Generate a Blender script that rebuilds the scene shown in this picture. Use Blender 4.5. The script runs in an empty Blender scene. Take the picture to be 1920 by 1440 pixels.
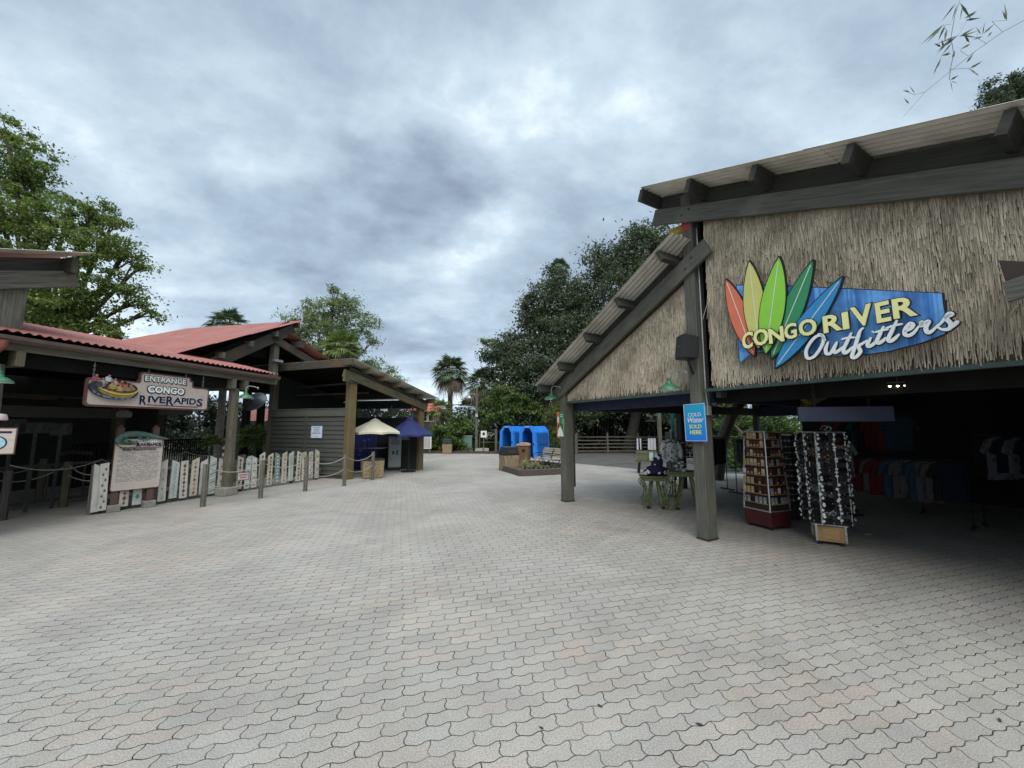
import bpy, math, random
import numpy as np
from mathutils import Vector, Matrix
R=random.Random(7); NR=np.random.default_rng(5)
rad=math.radians
SC=bpy.context.scene
COL=SC.collection
# ---------------------------------------------------------------- camera
EYE=1.75; PITCH=math.atan(80/720)
cam=bpy.data.cameras.new('camera'); co=bpy.data.objects.new('camera',cam); COL.objects.link(co)
cam.lens=13.5; cam.sensor_width=36; cam.clip_start=.05; cam.clip_end=2000
co.location=(0,0,EYE); co.rotation_euler=(math.pi/2+PITCH,0,0); SC.camera=co
# ---------------------------------------------------------------- world, sun, exposure
SUN_EL=rad(52); SUN_AZ=rad(174)      # azimuth measured from +Y towards +X
w=bpy.data.worlds.new('World'); SC.world=w; w.use_nodes=True
def build_world():
    nt=w.node_tree; N=nt.nodes; L=nt.links; N.clear()
    out=N.new('ShaderNodeOutputWorld'); bg=N.new('ShaderNodeBackground'); L.new(bg.outputs[0],out.inputs[0])
    sky=N.new('ShaderNodeTexSky'); sky.sky_type='NISHITA'; sky.sun_disc=False; sky.sun_elevation=SUN_EL; sky.sun_rotation=SUN_AZ
    bg.inputs[1].default_value=.10
    tc=N.new('ShaderNodeTexCoord'); sp=N.new('ShaderNodeSeparateXYZ'); L.new(tc.outputs['Generated'],sp.inputs[0])
    def M(op,a,b=None,c=None):
        n=N.new('ShaderNodeMath'); n.operation=op
        for i,x in enumerate((a,b,c)):
            if x is None: continue
            if isinstance(x,(int,float)): n.inputs[i].default_value=x
            else: L.new(x,n.inputs[i])
        return n.outputs[0]
    zz=M('MAXIMUM',sp.outputs[2],0.0); den=M('ADD',zz,0.32)
    px=M('DIVIDE',sp.outputs[0],den); py=M('DIVIDE',sp.outputs[1],den)
    cb=N.new('ShaderNodeCombineXYZ'); L.new(px,cb.inputs[0]); L.new(py,cb.inputs[1])
    mp=N.new('ShaderNodeMapping'); L.new(cb.outputs[0],mp.inputs[0]); mp.inputs['Location'].default_value=(3.1,1.35,0); mp.inputs['Rotation'].default_value=(0,0,rad(-28)); mp.inputs['Scale'].default_value=(1.0,1.25,1)
    def noise(scale,detail,rough,dist,vec=mp.outputs[0]):
        n=N.new('ShaderNodeTexNoise'); n.inputs['Scale'].default_value=scale; n.inputs['Detail'].default_value=detail
        n.inputs['Roughness'].default_value=rough; n.inputs['Distortion'].default_value=dist; L.new(vec,n.inputs['Vector']); return n.outputs[0]
    n1=noise(1.3,9,.56,.15); n2=noise(5.5,8,.62,.1)
    # two broad openings and one dark bank, placed where they hang in the sky (plane coordinates)
    wz=N.new('ShaderNodeTexNoise'); wz.inputs['Scale'].default_value=4.5; wz.inputs['Detail'].default_value=4; L.new(cb.outputs[0],wz.inputs['Vector']); ws_=N.new('ShaderNodeSeparateXYZ'); L.new(wz.outputs['Color'],ws_.inputs[0])
    qx=M('ADD',px,M('MULTIPLY',M('SUBTRACT',ws_.outputs[0],.5),.42)); qy=M('ADD',py,M('MULTIPLY',M('SUBTRACT',ws_.outputs[1],.5),.42))
    def blob(cx,cy,r):
        dx=M('SUBTRACT',qx,cx); dy=M('SUBTRACT',qy,cy); d=M('SQRT',M('ADD',M('MULTIPLY',dx,dx),M('MULTIPLY',dy,dy)))
        return M('POWER',2.718,M('MULTIPLY',M('POWER',M('DIVIDE',d,r),2.0),-1.0))
    k=M('ADD',M('MULTIPLY',n1,.79),M('MULTIPLY',n2,.21))
    for cx,cy,r_,a_ in CLOUDS: k=M('ADD',k,M('MULTIPLY',blob(cx,cy,r_),a_))
    cr=N.new('ShaderNodeValToRGB'); L.new(k,cr.inputs[0]); e=cr.color_ramp.elements
    e[0].position=.33; e[0].color=(.215,.27,.36,1); e[1].position=.66; e[1].color=(.80,.89,.94,1)
    for p,c in ((.42,(.305,.385,.48,1)),(.50,(.40,.50,.60,1)),(.58,(.53,.64,.73,1))):
        x=e.new(p); x.color=c
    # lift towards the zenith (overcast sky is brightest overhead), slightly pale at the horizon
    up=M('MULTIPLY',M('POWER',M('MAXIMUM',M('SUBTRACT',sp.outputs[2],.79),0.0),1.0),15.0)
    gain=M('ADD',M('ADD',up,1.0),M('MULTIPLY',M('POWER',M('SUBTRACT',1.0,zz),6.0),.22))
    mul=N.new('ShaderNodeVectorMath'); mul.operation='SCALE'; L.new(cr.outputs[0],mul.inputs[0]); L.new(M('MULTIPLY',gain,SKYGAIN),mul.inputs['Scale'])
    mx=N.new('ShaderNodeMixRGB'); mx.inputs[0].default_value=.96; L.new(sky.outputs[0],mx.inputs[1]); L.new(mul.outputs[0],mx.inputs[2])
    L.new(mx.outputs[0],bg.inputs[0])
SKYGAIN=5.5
CLOUDS=[(-0.63, 0.86, 0.081, 0.062), (-0.61, 0.72, 0.081, 0.036), (-0.48, 0.81, 0.103, 0.036), (-0.45, 0.9, 0.081, 0.051), (-0.28, 0.71, 0.103, 0.043), (-0.17, 0.93, 0.115, -0.152), (-0.32, 1.1, 0.138, -0.115), (-0.14, 1.23, 0.081, 0.056), (0.0, 1.09, 0.092, 0.051), (0.07, 0.97, 0.092, 0.025), (-1.03, 1.13, 0.161, -0.043), (-0.63, 1.28, 0.149, -0.083), (-0.74, 0.66, 0.161, -0.043), (-1.05, 0.79, 0.161, -0.024), (0.05, 0.77, 0.103, 0.03), (0.4, 0.93, 0.138, 0.03), (0.35, 1.26, 0.115, 0.019), (-0.61, 1.04, 0.092, 0.036), (0.57, 0.69, 0.184, 0.021), (0.17, 0.69, 0.092, -0.024), (-0.58, 1.57, 0.115, -0.043), (-0.25, 1.57, 0.115, 0.025), (-0.82, 0.84, 0.092, 0.019), (0.36, 0.6, 0.115, 0.019)]
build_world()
sl=bpy.data.lights.new('sun','SUN'); so=bpy.data.objects.new('sun',sl); COL.objects.link(so)
sl.energy=1.3; sl.angle=rad(55); sl.color=(1,.965,.91)
so.rotation_euler=Vector((math.sin(SUN_AZ)*math.cos(SUN_EL),math.cos(SUN_AZ)*math.cos(SUN_EL),math.sin(SUN_EL))).to_track_quat('Z','Y').to_euler()
SC.view_settings.view_transform='Standard'; SC.view_settings.look='None'; SC.view_settings.exposure=1.2; SC.view_settings.gamma=1
SC.render.engine='CYCLES'
SC.cycles.max_bounces=5; SC.cycles.diffuse_bounces=3; SC.cycles.transparent_max_bounces=6
# ---------------------------------------------------------------- surveying: rays of the camera cut real planes
def ray(u,v):
    a=(u-960)/720; b=(720-v)/720
    return Vector((a,math.cos(PITCH)-math.sin(PITCH)*b,math.sin(PITCH)+math.cos(PITCH)*b))
def gp(u,v,z=0):
    d=ray(u,v); t=(z-EYE)/d.z; return Vector((d.x*t,d.y*t,z))
def at(u,v,Y):
    d=ray(u,v); t=Y/d.y; return Vector((d.x*t,Y,EYE+d.z*t))
class Frame:
    """upright wall frame: s along the wall, n out of it, z up"""
    def __init__(f,B,es):
        f.B=Vector((B[0],B[1],0)); f.es=Vector((es[0],es[1],0)).normalized(); f.en=Vector((f.es.y,-f.es.x,0))
    def W(f,s,n,z): return f.B+f.es*s+f.en*n+Vector((0,0,z))
    def SP(f,u,v,n=0):
        d=ray(u,v); a=f.B+f.en*n; o=Vector((0,0,EYE)); t=(a-o).dot(f.en)/d.dot(f.en); p=o+d*t
        return (p-a).dot(f.es),p.z
    def P(f,u,v,n=0):
        s,z=f.SP(u,v,n); return f.W(s,n,z)
    def M(f,s,n,z): return Matrix.Translation(f.W(s,n,z))@Matrix((f.es,f.en*-1,(0,0,1))).transposed().to_4x4()
# ---------------------------------------------------------------- materials
MATS={}
def nodes(m):
    m.use_nodes=True; nt=m.node_tree; return nt,nt.nodes,nt.links,nt.nodes['Principled BSDF']
def mat(name,c,c2=None,sc=6,rough=.75,bump=.15,bsc=None,metal=0,uv=None,detail=5,spec=.35,lo=.35,hi=.65,emit=None,dirt=None):
    """base colour varies between c and c2 by noise; uv=(su,sv) stretches noise in UV space (wood grain)"""
    if name in MATS: return MATS[name]
    m=bpy.data.materials.new(name); MATS[name]=m; nt,N,L,b=nodes(m)
    tc=N.new('ShaderNodeTexCoord'); mp=N.new('ShaderNodeMapping')
    L.new(tc.outputs['UV' if uv else 'Object'],mp.inputs[0])
    if uv: mp.inputs['Scale'].default_value=(uv[0],uv[1],1)
    n=N.new('ShaderNodeTexNoise'); n.inputs['Scale'].default_value=sc; n.inputs['Detail'].default_value=detail; n.inputs['Roughness'].default_value=.65
    L.new(mp.outputs[0],n.inputs['Vector'])
    r=N.new('ShaderNodeValToRGB'); L.new(n.outputs[0],r.inputs[0]); c2=c2 or tuple(x*.8 for x in c)
    r.color_ramp.elements[0].position=lo; r.color_ramp.elements[1].position=hi
    r.color_ramp.elements[0].color=(*c,1); r.color_ramp.elements[1].color=(*c2,1)
    col=r.outputs[0]
    if dirt:
        n3=N.new('ShaderNodeTexNoise'); n3.inputs['Scale'].default_value=dirt[1]; n3.inputs['Detail'].default_value=6; L.new(tc.outputs['Object'],n3.inputs['Vector'])
        r3=N.new('ShaderNodeValToRGB'); r3.color_ramp.elements[0].position=.5; r3.color_ramp.elements[1].position=.72; L.new(n3.outputs[0],r3.inputs[0])
        mx=N.new('ShaderNodeMixRGB'); L.new(r3.outputs[0],mx.inputs[0]); L.new(col,mx.inputs[1]); mx.inputs[2].default_value=(*dirt[0],1); col=mx.outputs[0]
    L.new(col,b.inputs['Base Color'])
    rr=N.new('ShaderNodeMapRange'); L.new(n.outputs[0],rr.inputs[0]); rr.inputs[3].default_value=min(1,rough+.08); rr.inputs[4].default_value=max(.05,rough-.1); L.new(rr.outputs[0],b.inputs['Roughness'])
    b.inputs['Metallic'].default_value=metal; b.inputs['Specular IOR Level'].default_value=spec
    if bump:
        n2=N.new('ShaderNodeTexNoise'); n2.inputs['Scale'].default_value=bsc or sc*3; n2.inputs['Detail'].default_value=4; L.new(mp.outputs[0],n2.inputs['Vector'])
        bp=N.new('ShaderNodeBump'); bp.inputs['Strength'].default_value=bump; bp.inputs['Distance'].default_value=.01; L.new(n2.outputs[0],bp.inputs['Height']); L.new(bp.outputs[0],b.inputs['Normal'])
    if emit: b.inputs['Emission Color'].default_value=(*emit[0],1); b.inputs['Emission Strength'].default_value=emit[1]
    return m
def leafmat(name,c,c2,sc=.9,trans=.3,rough=.6):
    if name in MATS: return MATS[name]
    m=bpy.data.materials.new(name); MATS[name]=m; nt,N,L,b=nodes(m)
    g=N.new('ShaderNodeNewGeometry'); tc=N.new('ShaderNodeTexCoord')
    n=N.new('ShaderNodeTexNoise'); n.inputs['Scale'].default_value=sc; n.inputs['Detail'].default_value=3; L.new(tc.outputs['Object'],n.inputs['Vector'])
    a=N.new('ShaderNodeMath'); a.operation='MULTIPLY_ADD'; L.new(g.outputs['Random Per Island'],a.inputs[0]); a.inputs[1].default_value=.45; L.new(n.outputs[0],a.inputs[2])
    r=N.new('ShaderNodeValToRGB'); L.new(a.outputs[0],r.inputs[0]); r.color_ramp.elements[0].position=.45; r.color_ramp.elements[1].position=1.0
    r.color_ramp.elements[0].color=(*c,1); r.color_ramp.elements[1].color=(*c2,1); L.new(r.outputs[0],b.inputs['Base Color'])
    b.inputs['Roughness'].default_value=rough; b.inputs['Specular IOR Level'].default_value=.3
    t=N.new('ShaderNodeBsdfTranslucent'); L.new(r.outputs[0],t.inputs[0]); mx=N.new('ShaderNodeMixShader'); mx.inputs[0].default_value=trans
    L.new(b.outputs[0],mx.inputs[1]); L.new(t.outputs[0],mx.inputs[2]); L.new(mx.outputs[0],N['Material Output'].inputs[0])
    return m
def wood(name,c,c2,bump=.35,dirt=None,rough=.8,su=1.2,sv=22): return mat(name,c,c2,sc=1.6,uv=(su,sv),bump=bump,bsc=3,rough=rough,detail=8,dirt=dirt,spec=.25)
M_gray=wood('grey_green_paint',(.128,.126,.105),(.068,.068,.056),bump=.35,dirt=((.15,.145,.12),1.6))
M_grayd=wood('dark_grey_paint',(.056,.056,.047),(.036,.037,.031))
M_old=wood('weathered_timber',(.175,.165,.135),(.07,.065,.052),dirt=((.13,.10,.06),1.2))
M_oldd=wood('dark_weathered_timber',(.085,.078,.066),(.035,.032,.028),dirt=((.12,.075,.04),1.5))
M_mossy=wood('mossy_timber',(.125,.12,.068),(.05,.05,.03),dirt=((.13,.10,.05),2.0))
M_ochre=wood('stained_timber',(.19,.14,.062),(.085,.068,.036),dirt=((.12,.13,.07),1.6))
M_siding=wood('siding_paint',(.078,.082,.072),(.058,.061,.053),bump=.2,su=.6,sv=8)
M_dark=mat('dark_interior',(.010,.010,.009),(.016,.015,.013),sc=3,rough=.95,spec=.05)  # near-black: the deep shade under the roofs is put into this colour
M_black=mat('black_plastic',(.012,.012,.014),(.02,.02,.022),sc=20,rough=.45,bump=.05)
M_bark=mat('bark',(.10,.085,.065),(.045,.038,.03),sc=9,bump=.6,rough=.95)
M_palmbark=mat('palm_bark',(.15,.14,.12),(.07,.062,.05),sc=14,bump=.6,rough=.95)
M_white=mat('white_paint',(.72,.72,.70),(.6,.6,.57),sc=9,rough=.6,bump=.05)
M_metal=mat('galvanised',(.5,.5,.5),(.38,.38,.38),sc=12,rough=.45,metal=.6,bump=.05)
M_chrome=mat('aluminium',(.62,.62,.62),(.5,.5,.5),sc=12,rough=.3,metal=.8,bump=.03)
M_green=mat('green_enamel',(.035,.16,.075),(.022,.10,.05),sc=7,rough=.38,bump=.05,spec=.5,dirt=((.06,.17,.09),4))
M_lampin=mat('lamp_inside_white',(.7,.7,.66),(.55,.55,.5),sc=5,rough=.5)
M_rope=mat('rope_fibre',(.36,.34,.29),(.22,.21,.18),sc=60,rough=.95,bump=.5)
M_navy=mat('navy_paint',(.02,.028,.065),(.014,.018,.042),sc=5,rough=.7)
M_purl=mat('roof_underside',(.60,.57,.50),(.50,.47,.41),sc=3,rough=.7,bump=.1,dirt=((.36,.33,.27),2.2))
M_red=mat('red_roof_paint',(.33,.12,.095),(.25,.088,.07),sc=1.7,rough=.62,bump=.15,bsc=30,dirt=((.30,.14,.115),1.1))
M_reds=mat('old_red_roof_paint',(.16,.05,.045),(.10,.035,.035),sc=1.6,rough=.7,bump=.15,bsc=30,dirt=((.10,.06,.055),1.5))
M_reed=leafmat('reed_thatch',(.27,.225,.16),(.66,.575,.44),sc=2.2,trans=.05,rough=.85)
M_reedback=mat('reed_backing',(.12,.095,.06),(.08,.06,.04),sc=15,rough=.95,bump=.5)
# ---------------------------------------------------------------- mesh helpers
ORG={}
def prop(o,label=None,cat=None,group=None,kind=None):
    if label: o['label']=label
    if cat: o['category']=cat
    if group: o['group']=group
    if kind: o['kind']=kind
    return o
def thing(name,label,cat,org=(0,0,0),group=None):
    o=bpy.data.objects.new(name,None); COL.objects.link(o); o.empty_display_size=.2; o.location=org; ORG[o.name]=Vector(org)
    return prop(o,label,cat,group)
class MB:
    def __init__(s): s.v=[];s.f=[];s.uv=[];s.mi=[];s.cur=0
    def face(s,ids,uvs=None):
        s.f.append(tuple(ids)); s.mi.append(s.cur); s.uv.append(uvs or [(s.v[i][0],s.v[i][2]) for i in ids])
    def add(s,pts): n=len(s.v); s.v.extend([tuple(p) for p in pts]); return n
    def beam(s,p0,p1,w,h,up=(0,0,1),ends=True,taper=1):
        p0=Vector(p0);p1=Vector(p1);d=(p1-p0); L=d.length; d.normalize(); up=Vector(up)
        sd=d.cross(up)
        if sd.length<1e-4: sd=d.cross(Vector((1,0,0)))
        sd.normalize(); u=sd.cross(d); o=R.random()*7
        c=[(-1,-1),(1,-1),(1,1),(-1,1)]; n=s.add([p0+sd*(a*w/2)+u*(b*h/2) for a,b in c]+[p1+sd*(a*w/2*taper)+u*(b*h/2*taper) for a,b in c])
        per=0
        for i in range(4):
            j=(i+1)%4; e=w if i%2==0 else h
            s.face((n+i,n+j,n+4+j,n+4+i),[(o,o+per),(o,o+per+e),(o+L,o+per+e),(o+L,o+per)]); per+=e
        if ends:
            s.face((n+3,n+2,n+1,n),[(o+.01*a,o+w*b) for a,b in ((0,0),(0,1),(1,1),(1,0))]); s.face((n+4,n+5,n+6,n+7),[(o+.01*a,o+w*b) for a,b in ((0,0),(0,1),(1,1),(1,0))])
        return s
    def box(s,M,x0,x1,y0,y1,z0,z1):
        """box in the local frame of matrix M"""
        c=[M@Vector((x,y,z)) for z in (z0,z1) for x,y in ((x0,y0),(x1,y0),(x1,y1),(x0,y1))]; n=s.add(c); lx,ly,lz=x1-x0,y1-y0,z1-z0
        for q,(a,b) in (((0,3,2,1),(lx,ly)),((4,5,6,7),(lx,ly)),((0,1,5,4),(lx,lz)),((1,2,6,5),(ly,lz)),((2,3,7,6),(lx,lz)),((3,0,4,7),(ly,lz))):
            pts=[c[i] for i in q]; l1=(pts[1]-pts[0]).length; l2=(pts[2]-pts[1]).length; o=x0+z0
            if l1>=l2: uv=[(o,o),(o+l1,o),(o+l1,o+l2),(o,o+l2)]
            else: uv=[(o,o),(o,o+l1),(o+l2,o+l1),(o+l2,o)]
            s.face([n+i for i in q],uv)
        return s
    def tube(s,pts,r,seg=8,cap=True):
        pts=[Vector(p) for p in pts]; rs=r if isinstance(r,(list,tuple)) else [r]*len(pts); ref=None; base=len(s.v); L=0
        lens=[]
        for i,p in enumerate(pts):
            d=(pts[min(i+1,len(pts)-1)]-pts[max(i-1,0)]).normalized()
            if ref is None: ref=d.orthogonal().normalized()
            else: ref=(ref-d*ref.dot(d)); ref=ref.normalized() if ref.length>1e-5 else d.orthogonal().normalized()
            b=d.cross(ref); s.add([p+(ref*math.cos(t)+b*math.sin(t))*rs[i] for t in [2*math.pi*k/seg for k in range(seg)]])
            if i: L+=(p-pts[i-1]).length
            lens.append(L)
        for i in range(len(pts)-1):
            for k in range(seg):
                a=base+i*seg+k; b2=base+i*seg+(k+1)%seg; w0=2*math.pi*rs[i]*k/seg; w1=2*math.pi*rs[i]*(k+1)/seg
                s.face((a,b2,b2+seg,a+seg),[(lens[i],w0),(lens[i],w1),(lens[i+1],w1),(lens[i+1],w0)])
        if cap: s.face([base+k for k in range(seg)][::-1]); s.face([base+(len(pts)-1)*seg+k for k in range(seg)])
        return s
    def lathe(s,prof,M=Matrix(),seg=20,cap=False):
        base=len(s.v)
        for r,z in prof: s.add([M@Vector((r*math.cos(2*math.pi*k/seg),r*math.sin(2*math.pi*k/seg),z)) for k in range(seg)])
        for i in range(len(prof)-1):
            for k in range(seg):
                a=base+i*seg+k; b=base+i*seg+(k+1)%seg; s.face((a,b,b+seg,a+seg))
        if cap: s.face([base+k for k in range(seg)][::-1]); s.face([base+(len(prof)-1)*seg+k for k in range(seg)])
        return s
    def prism(s,poly,M,d0,d1):
        """polygon in local x,z of M, extruded along local y from d0 to d1 (d0 is the front)"""
        n=len(poly); a=s.add([M@Vector((x,d0,z)) for x,z in poly]); b=s.add([M@Vector((x,d1,z)) for x,z in poly])
        s.face([a+i for i in range(n)],[p for p in poly]); s.face([b+i for i in range(n)][::-1],[p for p in poly][::-1])
        for i in range(n): j=(i+1)%n; s.face((a+i,b+i,b+j,a+j))
        return s
    def quad(s,a,b,c,d,uv=None):
        n=s.add([a,b,c,d]); s.face((n,n+1,n+2,n+3),uv); return s
    def sphere(s,c,r,M=None,seg=12,rings=8,sc=(1,1,1)):
        prof=[(max(1e-4,math.sin(math.pi*i/rings)),-math.cos(math.pi*i/rings)) for i in range(rings+1)]
        T=Matrix.Translation(Vector(c))@(M or Matrix())@Matrix.Diagonal((r*sc[0],r*sc[1],r*sc[2],1)); return s.lathe(prof,T,seg)
    def build(s,name,mats,parent=None,org=None,smooth=False,bevel=0,label=None,local=False):
        if not isinstance(mats,(list,tuple)): mats=[mats]
        if parent is not None: o0=ORG[parent.name]
        else: o0=Vector(org) if org is not None else Vector((0,0,0))
        me=bpy.data.meshes.new(name); off=Vector((0,0,0)) if local else o0
        me.from_pydata([tuple(Vector(p)-off) for p in s.v],[],s.f)
        for m in mats: me.materials.append(m)
        me.polygons.foreach_set('material_index',s.mi)
        uvl=me.uv_layers.new(name='UVMap'); flat=[c for fu in s.uv for p in fu for c in p[:2]]; uvl.data.foreach_set('uv',flat)
        if smooth: me.polygons.foreach_set('use_smooth',[True]*len(s.f))
        me.update(); o=bpy.data.objects.new(name,me); COL.objects.link(o)
        if parent is not None: o.parent=parent
        else: o.location=o0
        ORG[o.name]=o0 if parent is not None else o0
        if smooth:
            md=o.modifiers.new('split','EDGE_SPLIT'); md.split_angle=rad(40)
        if bevel:
            md=o.modifiers.new('bevel','BEVEL'); md.width=bevel; md.segments=1; md.limit_method='ANGLE'
        if label: o['label']=label
        return o
def copy_tree(o,parent=None):
    c=o.copy(); COL.objects.link(c); c.parent=parent; ORG[c.name]=ORG.get(o.name,Vector())
    for ch in list(o.children): copy_tree(ch,c)
    return c
def place(o,loc,rz=0,label=None,group=None):
    o.location=loc; o.rotation_euler=(0,0,rz); prop(o,label,None,group); return o
def npmesh(name,V,F,m,parent=None,org=None,smooth=False):
    me=bpy.data.meshes.new(name); V=np.asarray(V,dtype=np.float32); F=np.asarray(F,dtype=np.int32); k=F.shape[1]
    o0=ORG[parent.name] if parent is not None else Vector(org or (0,0,0)); V=V-np.array(o0,dtype=np.float32)
    me.vertices.add(len(V)); me.vertices.foreach_set('co',V.ravel()); me.loops.add(F.size); me.loops.foreach_set('vertex_index',F.ravel())
    me.polygons.add(len(F)); me.polygons.foreach_set('loop_start',np.arange(0,F.size,k,dtype=np.int32)); me.polygons.foreach_set('loop_total',np.full(len(F),k,dtype=np.int32))
    me.update(calc_edges=True); me.materials.append(m); o=bpy.data.objects.new(name,me); COL.objects.link(o)
    if parent is not None: o.parent=parent
    else: o.location=o0
    ORG[o.name]=o0
    return o
TXT={}
def text(mb,body,M,size,offset=0.0,depth=.004,mi=0,align='CENTER',shear=0,sx=1.0,space=1.0):
    """lettering as real raised shapes; M maps local x (right), z (up), -y (towards the reader)"""
    key=(body,round(offset,4),shear,align,space)
    if key not in TXT:
        c=bpy.data.curves.new('lettering','FONT'); c.body=body; c.size=1; c.offset=offset; c.shear=shear; c.align_x=align; c.resolution_u=3; c.space_character=space; c.extrude=.5
        ob=bpy.data.objects.new('lettering',c); me=bpy.data.meshes.new_from_object(ob)
        TXT[key]=([v.co.copy() for v in me.vertices],[tuple(p.vertices) for p in me.polygons])
        bpy.data.objects.remove(ob); bpy.data.curves.remove(c); bpy.data.meshes.remove(me)
    V,F=TXT[key]; n=len(mb.v); mb.v.extend([tuple(M@Vector((v.x*size*sx,-(v.z+.5)*depth,v.y*size))) for v in V])
    for f in F: mb.f.append(tuple(n+i for i in f)); mb.mi.append(mi); mb.uv.append([(V[i].x,V[i].y) for i in f])
    return mb
def glyph(mb,ch,fr,bl,br,tl,n,off,depth,mi):
    """one letter stretched into the parallelogram bl,br,tl given as (s,z) on a wall frame"""
    tmp=MB(); text(tmp,ch,Matrix(),1,offset=0,depth=1,align='LEFT'); xs=[v[0] for v in tmp.v]; zs=[v[2] for v in tmp.v]; x0,x1,z0,z1=min(xs),max(xs),min(zs),max(zs)
    t2=MB(); text(t2,ch,Matrix(),1,offset=off,depth=depth,align='LEFT')
    b=len(mb.v)
    for v in t2.v:
        a=(v[0]-x0)/(x1-x0); c=(v[2]-z0)/(z1-z0); s=bl[0]+(br[0]-bl[0])*a+(tl[0]-bl[0])*c; z=bl[1]+(br[1]-bl[1])*a+(tl[1]-bl[1])*c
        mb.v.append(tuple(fr.W(s,n-v[1],z)))
    for f in t2.f: mb.f.append(tuple(b+i for i in f)); mb.mi.append(mi); mb.uv.append([(0,0)]*len(f))
def ribbon(pts,wd,k=6,closed=False):
    """smooth stroke through pts -> outline polygons as quads in 2d"""
    P=[Vector(p) for p in pts]; out=[]
    for i in range(len(P)-1):
        a=P[max(i-1,0)];b=P[i];c=P[i+1];d=P[min(i+2,len(P)-1)]
        for j in range(k):
            t=j/k; out.append(.5*((2*b)+(c-a)*t+(2*a-5*b+4*c-d)*t*t+(3*b-a-3*c+d)*t**3))
    out.append(P[-1]); return out
def stroke(mb,pts,wd,z0,z1,frm,mi=0):
    """flat raised brush stroke; frm maps 2d point and height to world"""
    C=ribbon(pts,wd); n=len(C); l=[];r=[]
    for i,c in enumerate(C):
        d=(C[min(i+1,n-1)]-C[max(i-1,0)]); d=d.normalized() if d.length>1e-6 else Vector((1,0)); nn=Vector((-d.y,d.x)); e=min(1,.45+3*min(i,n-1-i)/n); l.append(c+nn*wd/2*e); r.append(c-nn*wd/2*e)
    b=mb.add([frm(p,z1) for p in l]+[frm(p,z1) for p in r]+[frm(p,z0) for p in l]+[frm(p,z0) for p in r]); mb.cur=mi
    for i in range(n-1):
        mb.face((b+i,b+i+1,b+n+i+1,b+n+i)); mb.face((b+i,b+2*n+i,b+2*n+i+1,b+i+1)); mb.face((b+n+i,b+n+i+1,b+3*n+i+1,b+3*n+i))
    return mb
def corrugated(mb,A,B,C,D,pitch=.076,amp=.010,courses=3,step=.012,nv=2):
    """corrugated sheet: A->B along the eave (across the ribs), A->D up the slope; laid in overlapping courses"""
    A,B,C,D=map(Vector,(A,B,C,D)); nrm=(B-A).cross(D-A).normalized()
    if nrm.z<0: nrm=-nrm
    n=max(8,int((B-A).length/pitch*6)); th=.003
    for k in range(courses):
        t0=k/courses; t1=min(1,(k+1)/courses+.02); lift=(courses-k)*step
        rows=[]
        for t,lf in ((t0,lift),(t1,lift-step*.5)):
            for lay in (0,1):
                P0=A.lerp(D,t);P1=B.lerp(C,t)
                rows.append(mb.add([P0.lerp(P1,i/n)+nrm*(amp*math.sin(i/6*2*math.pi)+lf-lay*th) for i in range(n+1)]))
        for i in range(n):
            a,b,c,d=rows[0]+i,rows[1]+i,rows[2]+i,rows[3]+i
            mb.face((a,a+1,c+1,c)); mb.face((b,d,d+1,b+1)); mb.face((a,b,b+1,a+1))
    return mb
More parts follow.
